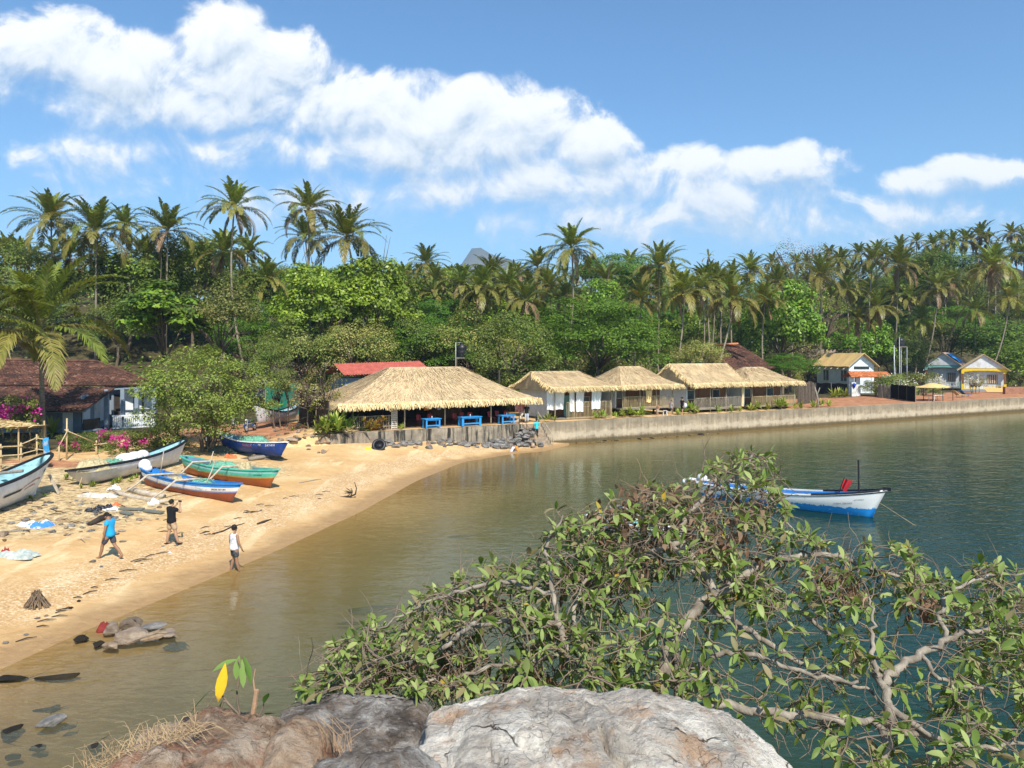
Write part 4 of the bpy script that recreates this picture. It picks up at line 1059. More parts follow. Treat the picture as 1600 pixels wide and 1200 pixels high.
def curtain(ppx, s, w, z0, z1, label, mat=CLOTH, nm='curtain', seed=0):
    x = TatPX(ppx, s); mb = MB(); rg = random.Random(seed)
    def f(u, v, off=0):
        return (-w/2+w*u*(.86+.14*v)+.03*math.sin(v*4+seed), .07*math.sin(u*w*17+seed)*(.5+.5*(1-v))+off, z0+(z1-z0)*v+(.04*math.sin(u*9+seed) if v == 0 else 0))
    mb.grid(lambda u, v: f(u, v), 16, 6); mb.grid(lambda u, v: f(u, v, .012), 16, 6)
    tag(mb.build(nm, mat, None, True, loc=TS(x, s, PLAT), rz=WROT), label, 'curtain')
curtain(869, 2.25, 2.0, .95, 2.85, 'wide white curtain at the left end of the first hut porch', seed=1)
curtain(894, 1.9, .5, .75, 2.8, 'narrow white curtain hanging left of the turquoise door', seed=2)
curtain(907, 1.9, .95, .7, 2.8, 'white curtain hanging right in front of the turquoise door', seed=3)
curtain(932, 1.9, 1.15, .9, 2.85, 'white curtain hanging in the middle of the first hut porch', seed=4)
curtain(1014, 1.88, .85, 1.3, 2.5, 'pale yellow cloth hung over the brown slatted porch rail', pm('yellow_cloth', (.78, .58, .28), (.66, .46, .2)), 'hanging_cloth', 5)
curtain(1161, 1.88, .5, .5, 2.8, 'tan reed mat hanging at the right corner of the third hut', pm('reed_mat', (.68, .54, .32), (.55, .42, .24)), 'hanging_mat', 6)
# ================================================================= tiled roofs
def tiles(mb, a, b, ra, rb, seed, row=.34, colw=.24):
    """rows of lapped clay tiles on the slope a-b (eave) to ra-rb (ridge)"""
    rg = random.Random(seed); L = ((a+b)/2-(ra+rb)/2).length; nr = int(L/row)
    n = (b-a).cross(ra-a); n.normalize()
    mb.add([a-n*.06, b-n*.06, rb-n*.06, ra-n*.06], [(0, 1, 2, 3)] if (ra-rb).length > .01 else [(0, 1, 2)])
    for r_ in range(nr+1):
        v0 = r_/nr; v1 = min(1.0, (r_+1.25)/nr)
        p0, p1 = a.lerp(ra, v0), b.lerp(rb, v0); q0, q1 = a.lerp(ra, v1), b.lerp(rb, v1)
        w = (p1-p0).length; nc = max(1, int(w/colw))
        for c in range(nc):
            u0, u1 = (c+.02)/nc, (c+.98)/nc; h = rg.uniform(.03, .075); dz = n*h; sk = rg.uniform(-.015, .015)
            A, B = p0.lerp(p1, u0+sk/nc), p0.lerp(p1, u1); D, C_ = q0.lerp(q1, u0), q0.lerp(q1, u1); mlo = (A+B)/2+dz*1.8; mhi = (D+C_)/2+n*.03
            mb.add([A+dz, mlo, B+dz, C_, mhi, D, A, (A+B)/2, B], [(0, 1, 4, 5), (1, 2, 3, 4), (6, 7, 1, 0), (7, 8, 2, 1)])
def V(*a): return Vector(a)
# ---- house on the left
o = thing('tiled_house', 'old house with a weathered brown tile roof and white balustrade on the left', 'house', (-38, 62, 1.45), 0)
def L_(px, py, Y): q = P(px, py, Y); return q-Vector((-38, 62, 1.45))
mb = MB()
e0, e1 = L_(-75, 648, 57), L_(132, 641, 58.5); r0_, r1_ = L_(-75, 562, 71), L_(152, 566, 71)
v1 = L_(180, 606, 64.5); e2 = L_(247, 602, 66)
m0 = e0.lerp(r0_, .48)
tiles(mb, e0, e1, m0, v1, 5)
tiles(mb, m0, e2, r0_, r1_, 6)
tiles(mb, e2, L_(235, 600, 80), r1_, r1_+V(.02, .02, 0), 7)
rf = mb.build('roof', M_TILE, o)
mb = MB(); k = 24; mb.tube([r0_.lerp(r1_, i/k)+V(0, 0, .08+.03*(i % 2)) for i in range(k+1)], .13, 7); mb.tube([r1_.lerp(e2, i/16)+V(0, 0, .08+.03*(i % 2)) for i in range(17)], .11, 7); mb.build('ridge_tiles', M_TILE, rf)
mb = MB(); mb.bar(e0+V(0, .3, -.1), e1+V(-.1, .3, -.1), .12, .12); mb.bar(e1+V(-.1, .1, -.1), v1+V(-.3, 0, -.15), .1, .14); mb.bar(v1+V(-.3, .2, -.12), e2+V(-.2, .2, -.12), .1, .12); mb.build('eave_beam', BLUEG, o)
g0 = -.3
# low wing wall, return wall, recessed wall
def wallseg(mb, px0, Y0, px1, Y1, z0, z1, th=.22):
    a, b = P(px0, HZ, Y0), P(px1, HZ, Y1); a = V(a.x+38, a.y-62, 0); b = V(b.x+38, b.y-62, 0)
    d = (b-a); M_ = Matrix.Rotation(math.atan2(d.y, d.x), 3, 'Z'); c = (a+b)/2; mb.box((c.x, c.y, (z0+z1)/2), (d.length, th, z1-z0), M=M_)
mb = MB(); wallseg(mb, -80, 59.5, 128, 61.0, g0, 2.15); wallseg(mb, 128.2, 61.1, 166, 66.2, g0, 3.2, .2); wallseg(mb, 163, 66.4, 243, 68.2, g0, 3.75, .2); mb.build('wall', BLUEG, o)
for (a, b, z0, z1, Y0, Y1) in ((98, 114, .3, 1.9, 60.35, 60.6), (129.5, 140, .95, 2.4, 60.9, 62.3), (147, 161, .9, 2.9, 63.3, 65.2), (194, 208, .9, 3.5, 66.75, 67.1), (216, 238, .9, 3.5, 67.25, 67.8)):
    mb = MB(); wallseg(mb, a, Y0, b, Y1, z0, z1, .1); mb.build('white_panel', WHITE, o)
mb = MB(); wallseg(mb, 177, 66.3, 189, 66.5, .6, 3.0, .12); d = mb.build('door', WOODDK, o)
mb = MB(); wallseg(mb, 175.6, 66.2, 176.8, 66.3, .6, 3.1, .2); wallseg(mb, 189.2, 66.4, 190.4, 66.5, .6, 3.1, .2); mb.build('frame', BLUEG, d)
mb = MB(); wallseg(mb, 130, 60.2, 156, 62.0, .5, 1.35, .06); w_ = mb.build('window', GLASSD, o)
mb = MB(); wallseg(mb, 128.5, 60.1, 158, 61.9, .38, .5, .25); mb.build('sill', BLUEG, w_)
mb = MB(); wallseg(mb, 222, 67.0, 224.5, 67.1, 1.3, 3.0, .12); mb.build('window', GLASSD, o)
for pxc, Y in ((167, 63.5), (192, 64.2), (214, 64.8), (241, 65.6)):
    mb = MB(); wallseg(mb, pxc-3, Y, pxc+3, Y+.05, g0, 3.6, .34); mb.build('column', BLUEG, o)
bl = MB(); Yb = 63.4
for i in range(22):
    if i in (5,): continue
    p = P(177+i*3.0, HZ, Yb+i*.09); bl.lathe([(.05, .42), (.05, .5), (.085, .7), (.045, .95), (.06, 1.2), (.05, 1.3)], 8, (p.x+38, p.y-62, .0))
bd = bl.build('balustrade', WHITE, o, True)
mb = MB(); wallseg(mb, 175, Yb, 243, Yb+2, 1.3, 1.42, .2); wallseg(mb, 175, Yb, 243, Yb+2, .32, .43, .2); mb.build('handrail', WHITE, bd)
mb = MB(); wallseg(mb, 173, Yb+.02, 243, Yb+2.02, g0-.4, .32, .24); mb.build('plinth', BLUEG, o)
# ---- brown tiled roof behind the fourth hut
o = thing('tiled_house', 'house behind the last two huts showing only its dark brown tile roof', 'house', (28, 108, 2.2), 0)
def Lb(px, py, Y): return P(px, py, Y)-Vector((28, 108, 2.2))
mb = MB(); tiles(mb, Lb(1096, 588, 98), Lb(1212, 575, 106), Lb(1118, 540, 112), Lb(1153, 538, 114), 9); tiles(mb, Lb(1212, 575, 106), Lb(1180, 560, 125), Lb(1153, 538, 114), Lb(1153.3, 538, 114.2), 10)
mb.build('roof', M_TILE, o)
mb = MB(); a = Lb(1100, 590, 99.5); b = Lb(1203, 580, 106.5); d = b-a; mb.box(((a.x+b.x)/2, (a.y+b.y)/2+4, 1.4), (d.length*.9, 7, 3.2), M=Matrix.Rotation(math.atan2(d.y, d.x), 3, 'Z')); mb.build('wall', WHITE, o)
mb = MB(); mb.tube([Lb(1118, 539, 112), Lb(1153, 537, 114)], .16, 8); mb.build('ridge_tiles', M_TILEO, o)
# ================================================================= white house with canvas roof
def gable_house(name, label, loc, rz, w, depth, ze, za, wallm, roofm, ov=.5, fo=.6, porch=None, cat='house'):
    """gable end faces local -y; ridge along +y"""
    o = thing(name, label, cat, loc, rz); h = w/2
    mb = MB(); y0 = porch or 0
    mb.box((-h+.06, (y0+depth)/2, ze/2-.2), (.12, depth-y0, ze+.4)); mb.box((h-.06, (y0+depth)/2, ze/2-.2), (.12, depth-y0, ze+.4))
    mb.box((0, depth-.06, ze/2-.2), (w-.26, .12, ze+.4)); mb.box((0, y0+.06, ze/2-.2), (w-.26, .12, ze+.4)); mb.build('wall', wallm, o)
    for yg, nm in ((0.02, 'gable'), (depth-.14, 'gable')):
        mb = MB(); mb.add([(-h, yg, ze), (h, yg, ze), (0, yg, za-.1), (-h, yg+.12, ze), (h, yg+.12, ze), (0, yg+.12, za-.1)], [(0, 1, 2), (4, 3, 5), (0, 3, 4, 1), (1, 4, 5, 2), (2, 5, 3, 0)]); mb.build(nm, wallm, o)
    sl = (za-ze)/h; mb = MB(); ze2 = ze-ov*sl; rg = random.Random(int(w*100))
    for s in (-1, 1):
        def f(u, v, s=s, dz=0):
            x = s*(h+ov)*(1-v); y = -fo+(depth+2*fo)*u
            return (x, y, ze2+(za-ze2)*v+.06+dz-.10*math.sin(PI*v)*abs(math.sin(u*4*PI))+.03*math.sin(u*19+v*3))
        mb.grid(f, 24, 6); mb.grid(lambda u, v, s=s: f(u, v, s, -.10), 24, 6)
        for u in (0, 1):
            for v in range(6):
                a, b = f(u, v/6), f(u, (v+1)/6); mb.add([a, b, (b[0], b[1], b[2]-.10), (a[0], a[1], a[2]-.10)], [(0, 1, 2, 3)])
    rf = mb.build('roof', roofm, o); return o, rf
c0 = P(1345, HZ, 122)
o, rf = gable_house('white_house', 'white house with a tan canvas roof and bluish long wall behind the black fence', (c0.x+.1, 122, 2.0), R(8), 4.3, 9.5, 4.45, 6.2, WHITEB, CANV, .5, .8)
mb = MB()
for i in range(6): mb.tube([(-2.15-.1, .3+i*1.8, 4.15), (-3.0, .3+i*1.8, 3.65)], .05, 6)
mb.build('rafter_ends', PALEWOOD, rf)
for yw in (1.4, 6.6):
    mb = MB(); mb.box((-2.17, yw, 2.6), (.05, 1.5, 1.75)); w_ = mb.build('window', CURT, o)
    mb = MB(); mb.box((-2.2, yw, 2.6), (.06, .1, 1.75)); mb.box((-2.2, yw, 3.5), (.06, 1.7, .09)); mb.box((-2.2, yw, 1.7), (.06, 1.7, .09)); mb.build('frame', WHITE, w_)
mb = MB()
mb.box((0, -.02, 3.9), (2.6, .06, .45)); mb.build('window', GLASSD, o)
mb = MB(); mb.box((-2.1, -.1, 1.7), (.22, .22, 3.4)); mb.build('corner_post', pm('orange_post', (.55, .2, .06), (.42, .15, .05)), o)
# the house behind it
c0 = P(1310, HZ, 150)
gable_house('cottage', 'small cottage with a pale pink roof peeping over the canvas roof of the white house', (c0.x, 150, 2.4), R(14), 5.2, 8, 4.0, 6.6, WHITE, pm('pink_tiles', (.60, .42, .32), (.48, .32, .25), scale=3), .6, .5)
# gate roof
c0 = P(1357, HZ, 113)
o = thing('gate_shelter', 'gateway with a little orange tiled roof on white pillars', 'gate', (c0.x, 113, 1.95), R(5))
mb = MB(); tiles(mb, V(-3.2, -1.0, 2.75), V(3.2, -1.0, 2.75), V(-3.0, .3, 3.5), V(3.0, .3, 3.5), 3, .3, .22); tiles(mb, V(3.2, 1.6, 2.75), V(-3.2, 1.6, 2.75), V(3.0, .3, 3.5), V(-3.0, .3, 3.5), 4, .3, .22); mb.build('roof', M_TILEO, o)
for x in (-2.6, -1.6, 2.45):
    mb = MB(); mb.box((x, .2, 1.35), (.75 if x < -2 else .6, .5, 2.9)); mb.build('pillar', WHITE, o)
mb = MB(); mb.box((0, .3, 2.72), (6.0, .16, .14)); mb.build('beam', WOOD, o)
# ---- cottages with coloured porches
def cottage(label, pxc, Y, rz, w, ze, za, trim, zg):
    c = P(pxc, HZ, Y); rg = random.Random(int(pxc))
    o, rf = gable_house('cottage', label, (c.x, Y, zg), rz, w, 7.5, ze, za, WHITE, pm('straw_tile', (.62, .46, .25), (.48, .34, .19), scale=3) if trim is YEL else pm('old_thatch', (.40, .28, .19), (.28, .19, .13), scale=3), .6, .35, porch=1.0)
    h = w/2
    for s in (-1, 1):
        mb = MB(); mb.box((s*(h-.2), .25, ze/2-.2), (.34, .34, ze+.2)); p = mb.build('porch_column', WOOD, o)
        mb = MB(); mb.box((s*(h-.2), .25, .45), (.42, .42, 1.3)); mb.box((s*(h-.2), .25, ze-.55), (.42, .42, .75)); mb.build('painted_band', trim, p)
    mb = MB(); n = 16; vs = []
    for i in range(n+1):
        x = -h+w*i/n; a = .30*(abs(x)/(h))**2.6; vs += [(x, .06, ze+.02), (x, .06, ze-.42-a), (x, .3, ze+.02), (x, .3, ze-.42-a)]
    o0 = mb.add(vs, [])
    for i in range(n):
        a = i*4; b = a+4
        for q in ((a, a+1, b+1, b), (a+2, b+2, b+3, a+3), (a+1, a+3, b+3, b+1), (a, b, b+2, a+2)): mb.f.append(q); mb.mi.append(0)
    mb.build('arch_beam', trim, o)
    mb = MB(); mb.box((w*.2, .95, 1.9), (1.5, .06, 1.5)); wd = mb.build('window', GLASSD, o)
    mb = MB()
    for i in range(5):
        x = w*.2-.62+i*.31; mb.grid(lambda u, v, x=x: (x-.09+.18*u, .89+.02*math.sin(u*9), 1.2+1.42*v), 4, 1)
    mb.build('curtain', pm('striped_curtain', (.62, .5, .36), (.45, .3, .22)), wd)
    mb = MB(); mb.box((-w*.22, .95, 1.2), (.9, .06, 2.2)); d = mb.build('door', WHITE if trim is YEL else BLUEG, o)
    mb = MB(); mb.box((-w*.22+.48, .93, 1.2), (.06, .1, 2.3)); mb.box((-w*.22-.48, .93, 1.2), (.06, .1, 2.3)); mb.build('frame', WOOD, d)
    mb = MB(); mb.box((0, .5, .04), (w, 1.0, .3)); mb.build('porch_floor', GREYP, o)
    mb = MB(); y = .2
    for i in range(9): mb.box((-h+.6+(w-1.2)*i/8, y, .5), (.1, .1, .62))
    mb.box((0, y, .84), (w-.8, .14, .1)); mb.box((0, y, .25), (w-.8, .14, .1)); mb.build('porch_railing', WHITE if trim is not YEL else YEL, o)
    return o
cottage('white cottage with yellow porch columns and arch, rightmost building', 1537, 128, R(-29), 6.4, 3.75, 6.05, YEL, 1.98)
tq = cottage('white cottage with a turquoise arch beam and a blue tarpaulin on its brown roof', 1473, 142, R(-42), 6.0, 4.1, 6.4, TEAL, 2.0)
mb = MB(); mb.grid(lambda u, v: (.5+2.2*u, .6+2.6*v, 6.66-(.5+2.2*u)*.75+.08*math.sin(u*11+v*7)+.06*math.sin(v*13)), 14, 12)
c = P(1473, HZ, 142)
tag(mb.build('tarpaulin', pm('blue_tarp', (.03, .28, .72), (.02, .2, .55), scale=2, rough=.4), None, True, loc=(c.x, 142, 2.0), rz=R(-42)), 'crumpled blue tarpaulin lying on the brown cottage roof', 'tarpaulin')
# small things of the far shore -------------------------------------------------
def panel_fence(pts, h, mat, name, label, cat='fence', th=.05, posts=True, pm_=None):
    p0 = Vector(pts[0]); o = thing(name, label, cat, p0); mb = MB()
    for a, b in zip(pts[:-1], pts[1:]):
        a, b = Vector(a)-p0, Vector(b)-p0; d = b-a
        n = max(2, int(d.length/.5))
        for k in range(n):
            q0, q1 = a.lerp(b, k/n), a.lerp(b, (k+1)/n); z0, z1 = h+.06*math.sin(k*1.7), h+.06*math.sin((k+1)*1.7)
            s = Vector((-d.y, d.x, 0)).normalized()*th/2
            mb.add([q0-s, q1-s, q1-s+V(0, 0, z1), q0-s+V(0, 0, z0), q0+s, q1+s, q1+s+V(0, 0, z1), q0+s+V(0, 0, z0)], [(0, 1, 2, 3), (5, 4, 7, 6), (3, 2, 6, 7)])
    mb.build('panel', mat, o)
    for a, b in zip(pts[:-1], pts[1:]):
        a, b = Vector(a)-p0, Vector(b)-p0; n = max(1, int((b-a).length/2.2))
        for k in range(n+1):
            q = a.lerp(b, k/n); mb = MB(); mb.tube([q+V(0, -.08, -.2), q+V(0, -.08, h+.12)], .05, 6); mb.build('post', pm_ or WOODG, o)
    return o
panel_fence([P(1268, HZ, 120)*1, P(1330, HZ, 115.5)], 1.7, BLACKNET, 'screen_fence', 'black screening fence in front of the white house').location.z = 1.9
panel_fence([P(1392, HZ, 107), P(1430, HZ, 98.5)], 1.95, BLACKNET, 'screen_fence', 'black screening fence running from the gate towards the quay').location.z = 1.9
def sticks(name, label, a, b, h, mat, step=.14, r=.04, seed=0, cat='fence'):
    a, b = Vector(a), Vector(b); rg = random.Random(seed); o = thing(name, label, cat, a); mb = MB(); d = b-a; n = int(d.length/step)
    for i in range(n+1):
        q = d*(i/n); mb.tube([q+V(0, 0, -.1), q+V(rg.uniform(-.04, .04), rg.uniform(-.04, .04), h*rg.uniform(.85, 1.08))], r*rg.uniform(.7, 1.3), 5)
    mb.build('pickets', mat, o)
    mb = MB(); mb.tube([V(0, .05, h*.7), d+V(0, .05, h*.7)], .03, 5); mb.tube([V(0, .05, h*.25), d+V(0, .05, h*.25)], .03, 5); mb.build('rail', mat, o); return o
def GP(px, Y, z): q = P(px, HZ, Y); return Vector((q.x, Y, z))
sticks('wooden_gate', 'weathered plank gate leaf standing open beside the black fence', GP(1373, 108.5, 1.9), GP(1391, 106.8, 1.9), 1.9, WOODG, .2, .085, 1, 'gate')
sticks('wooden_gate', 'narrow plank gate leaf beside the white post with the blue lantern', GP(1337, 114, 1.9), GP(1344, 115, 1.9), 1.7, WOODG, .2, .085, 2, 'gate')
sticks('stick_fence', 'dark stick fence at the right end of the thatched huts', GP(1247, 93, 1.9), GP(1274, 97, 1.9), 2.6, pm('dark_sticks', (.14, .11, .08), (.08, .06, .045)), .22, .06, 3)
o = thing('gate_post', 'white post with a blue lantern at the gateway', 'post', GP(1333, 112.5, 1.9)); mb = MB(); mb.box((0, 0, 1.0), (.62, .5, 2.05)); mb.build('shaft', WHITE, o)
mb = MB(); mb.lathe([(.1, 1.3), (.22, 1.6), (.3, 1.85), (.12, 2.0)], 8, (0, -.32, -.1)); mb.build('lantern', pm('deep_blue', (.02, .06, .4), (.015, .04, .28)), o, True)
o = thing('mooring_post', 'gnarled driftwood post standing by the last hut', 'post', TS(TatPX(1277, 1.2), 1.2, PLAT), 0); mb = MB(); mb.tube([(0, 0, -.1), (.08, 0, .8), (-.1, 0, 1.6), (-.3, 0, 2.4)], [.16, .13, .12, .05], 7); mb.tube([(-.05, 0, 1.4), (.35, .1, 2.3)], [.09, .04], 6); mb.build('stem', WOODG, o, True)
def tank(px, py_top, Y, label, hleg, w=1.15, hh=1.5, round_=True, foot=None):
    top = P(px, py_top, Y); zg = hz_at(top.x, Y) if foot is None else foot; o = thing('water_tank', label, 'water tank', (top.x, Y, zg), .2)
    H = top.z-zg; zb = H-hh; r = w/2
    mb = MB(); mb.lathe([(r, zb), (r*1.03, zb+.08), (r*.97, zb+.3*hh), (r*1.03, zb+.36*hh), (r*.97, zb+.42*hh), (r*.97, zb+.6*hh), (r*1.03, zb+.66*hh), (r*.97, zb+.72*hh), (r*.95, zb+.84*hh), (r*.35, zb+.96*hh), (r*.33, zb+hh)], 20); tb = mb.build('tank_body', BLACKP, o, True)
    mb = MB(); mb.lathe([(r*.4, zb+hh-.02), (r*.38, zb+hh+.08)], 14); mb.build('lid', BLACKP, tb, True)
    q = r+.12
    mb = MB(); mb.box((0, 0, zb-.06), (2*q, 2*q, .1)); mb.build('platform', WOODG, o)
    for sx in (-1, 1):
        for sy in (-1, 1):
            mb = MB(); mb.bar((sx*q*.92, sy*q*.92, -.3), (sx*q*.92, sy*q*.92, zb-.1), .09, .09); mb.build('leg', RUST if round_ else STEEL, o)
    mb = MB(); mb.tube([(-q-.05, -q, -.2), (-q-.05, -q, zb+hh+.1), (-.1, -q*.2, zb+hh+.14)], .035, 6); mb.build('pipe', STEEL, o, True)
    return o
tank(721.5, 537, 84, 'black ribbed water tank on an iron stand behind the restaurant roof', 3)
tank(1407, 528, 125, 'dark grey water tank on a slender tall stand by the curved palm', 5, round_=False, w=1.2, hh=1.4, foot=2.0)
tank(1363, 552, 140, 'small black water tank on a block frame right of the white house', 3, w=1.3, hh=1.3, foot=2.2)
o = thing('utility_pole', 'pale thin pole standing beside the slender water tank stand', 'pole', GP(1398, 118, 1.95)); mb = MB(); mb.tube([(0, 0, -.2), (-.1, 0, 7.5)], [.09, .06], 7); mb.build('shaft', STEEL, o, True)
# canopy and table, loungers
o = thing('canopy', 'tan cloth canopy on thin posts over a white table near the quay', 'canopy', GP(1458, 101.5, 1.9), WROT)
mb = MB(); mb.grid(lambda u, v: (-2.5+5*u, -1.4+2.8*v, 1.75+.55*math.sin(PI*u)*math.sin(PI*v)+.04*math.sin(u*17)), 14, 10); mb.grid(lambda u, v: (-2.5+5*u, -1.4+2.8*v, 1.70+.55*math.sin(PI*u)*math.sin(PI*v)+.04*math.sin(u*17)), 14, 10); mb.build('cloth', CANV, o, True)
for sx in (-1, 0, 1):
    for sy in (-1, 1): mb = MB(); mb.tube([(sx*2.3, sy*1.3, -.1), (sx*2.3, sy*1.3, 1.78)], .05, 6); mb.build('post', WOODDK, o)
o = thing('garden_table', 'white table under the tan cloth canopy', 'table', GP(1462, 101.2, 1.9), WROT); mb = MB(); mb.box((0, 0, .72), (2.2, .9, .06)); mb.build('tabletop', WHITE, o)
for sx in (-1, 1):
    for sy in (-1, 1): mb = MB(); mb.bar((sx*.95, sy*.35, 0), (sx*.95, sy*.35, .7), .07, .07); mb.build('leg', WHITE, o)
def lounger(px, Y, rz, mat, label):
    o = thing('sun_lounger', label, 'sun lounger', GP(px, Y, 1.92), rz)
    mb = MB(); mb.box((.5, 0, .36), (1.3, .62, .06)); mb.build('seat', mat, o)
    mb = MB(); mb.bar((-.12, 0, .38), (-.85, 0, .95), .62, .06); mb.build('backrest', mat, o)
    for x in (0, 1.05):
        for y in (-.26, .26): mb = MB(); mb.bar((x, y, 0), (x, y, .34), .05, .05); mb.build('leg', PALEWOOD, o)
lounger(1497, 109, R(20), pm('tan_sling', (.50, .36, .16), (.4, .28, .12)), 'tan sun lounger left of the blue one on the sandy terrace')
lounger(1507, 110.5, R(20), pm('blue_sling', (.035, .12, .30), (.03, .09, .22)), 'blue sun lounger on the sandy terrace')
o = thing('terrace_wall', 'low red laterite retaining wall at the far right of the terrace', 'wall', GP(1598, 119, 1.9), R(3)); mb = MB(); mb.box((0, 0, .5), (6, .6, 1.2)); mb.build('stones', REDEARTH, o)
mb = MB(); mb.grid(lambda u, v: (-1.6+3.6*u, -1.2*(1-v), .05+.75*v*(1-.25*u)), 8, 4); tag(mb.build('ground_mat', pm('orange_mat', (.66, .38, .14), (.55, .3, .1)), None, loc=GP(1553, 124.6, 1.93), rz=R(-6)), 'orange-tan mat sloping down in front of the yellow cottage', 'mat')
# small white building and green net behind the left scrub
o = thing('shed', 'small white shed glimpsed above the green netting', 'shed', GP(432, 88, 3.0)); mb = MB(); mb.box((0, 2, 1.6), (5, 3.4, 3.6)); mb.build('wall', WHITE, o); mb = MB(); mb.box((0, 1.9, 3.5), (5.8, 4.4, .14)); mb.build('roof', WOODDK, o)
panel_fence([GP(415, 73, 1.8), GP(468, 74, 1.8)], 3.3, GREENNET, 'net_fence', 'dark green netting fence behind the motorbikes')
# bamboo sunshade and fences on the left
o = thing('palm_mat_awning', 'palm-mat sunshade on poles at the far left edge', 'awning', GP(10, 48.5, 1.35)); mb = MB()
mb.grid(lambda u, v: (-3+4.9*u, -1.5+3*v, 2.2+.18*math.sin(u*5)-.15*v+.08*u), 14, 6); mb.grid(lambda u, v: (-3+4.9*u, -1.5+3*v, 2.1+.18*math.sin(u*5)-.15*v+.08*u), 14, 6)
rg = random.Random(3)
for i in range(260): x = rg.uniform(-3, 1.9); strips(mb, [(x, rg.uniform(-1.5, 1.2), 2.26+.18*math.sin((x+3)/4.9*5))], [V(.2, -1, 0)], .7, .06, rg)
mb.build('mat', M_FRINGE, o)
for x, y in ((-2.8, -1.3), (1.6, -1.3), (-2.8, 1.3), (1.6, 1.3)): mb = MB(); mb.tube([(x, y, -.2), (x, y, 2.25)], .05, 6); mb.build('post', BAMBOO, o)
def bamboo_fence(label, pts, hs, nrail, seed):
    p0 = Vector(pts[0]); o = thing('bamboo_fence', label, 'fence', p0); rg = random.Random(seed)
    for p, h in zip(pts, hs):
        q = Vector(p)-p0; mb = MB(); mb.tube([q+V(0, 0, -.3), q+V(rg.uniform(-.04, .04), 0, h)], [.055, .045], 7); mb.build('post', BAMBOO, o, True)
    for k in range(nrail):
        mb = MB()
        for (a, ha), (b, hb) in zip(list(zip(pts, hs))[:-1], list(zip(pts, hs))[1:]):
            a, b = Vector(a)-p0, Vector(b)-p0; f = (k+.8)/(nrail+.1); mb.tube([a+V(-.1, -.06, ha*f), b+V(.15, -.06, hb*f+rg.uniform(-.06, .06))], .035, 6)
        mb.build('rail', BAMBOO, o, True)
bamboo_fence('split-bamboo fence behind the white boat at the left edge', [GP(-40, 43.5, 1.15), GP(2, 44, 1.15), GP(33, 44.3, 1.15), GP(58, 45, 1.2), GP(73, 45.5, 1.2)], [1.5, 1.6, 1.65, 2.0, 1.75], 3, 4)
bamboo_fence('low bamboo rail in front of the bougainvillea', [GP(92, 47.5, 1.3), GP(104, 48, 1.3), GP(150, 50, 1.3), GP(196, 51.5, 1.3)], [.9, 2.6, 1.0, 1.1], 1, 5)
mb = MB(); mb.grid(lambda u, v: (-.28+.56*u, .04*math.sin(v*6), -.2+1.15*v+.1*u), 4, 8)
tag(mb.build('banner', pm('blue_banner', (.03, .36, .78), (.42, .5, .6), scale=2.2, lo=.42, hi=.5), None, True, loc=GP(72, 44.9, 2.0), rz=-.5), 'bright blue printed banner tied to the end of the bamboo fence', 'banner')
# ================================================================= boats
def txt(body, size, mat, parent, M, name='lettering', arch=0.0):
    fn = M if callable(M) else (lambda x, y, z: M @ Vector((x, y, z)))
    cu = bpy.data.curves.new('lettering', 'FONT'); cu.body = body; cu.size = size; cu.align_x = 'CENTER'; cu.align_y = 'CENTER'; cu.extrude = .002
    t = bpy.data.objects.new('lettering_src', cu); COL.objects.link(t)
    me = bpy.data.meshes.new_from_object(t.evaluated_get(bpy.context.evaluated_depsgraph_get()))
    bpy.data.objects.remove(t); bpy.data.curves.remove(cu)
    for v in me.vertices:
        if arch: v.co.y -= arch*v.co.x**2
        v.co = fn(v.co.x, v.co.y, v.co.z)
    me.materials.clear(); me.materials.append(mat)
    return ob(name, me, parent)
def paint(name, c, **k): return pm(name, c, tuple(q*.82 for q in c), scale=2.2, rough=.5, dirt=k.get('dirt', tuple(q*.45+.06 for q in c)), dscale=k.get('ds', 3), damt=k.get('damt', .8), bstr=.12)
P_WHITE = paint('boat_white', (.82, .81, .80), dirt=(.58, .53, .46), damt=.3)
P_OWHITE = paint('boat_offwhite', (.70, .69, .70), dirt=(.44, .40, .36), damt=.4)
P_BLUE = paint('boat_blue', (.03, .22, .58)); P_NAVY = paint('boat_navy', (.012, .06, .30)); P_SKY = paint('boat_skyblue', (.02, .30, .72), dirt=(.7, .72, .72), ds=5)
P_AQUA = paint('boat_aqua', (.36, .60, .62)); P_GREEN = paint('boat_green', (.10, .52, .38)); P_BLACK = paint('boat_black', (.016, .016, .02), damt=.2)
P_ORANGE = paint('boat_orange', (.42, .125, .03)); P_RUSTY = paint('boat_redbrown', (.33, .085, .04)); P_LILAC = paint('boat_lilac', (.25, .30, .55))
T_DARK = pm('dark_lettering', (.03, .03, .05), bstr=0); T_RED = pm('faded_red_lettering', (.45, .16, .14), bstr=0); T_WHITE = pm('white_lettering', (.8, .8, .8), bstr=0); T_BLUE = pm('navy_lettering', (.02, .02, .10), bstr=0); T_GREY = pm('grey_lettering', (.25, .25, .27), bstr=0)
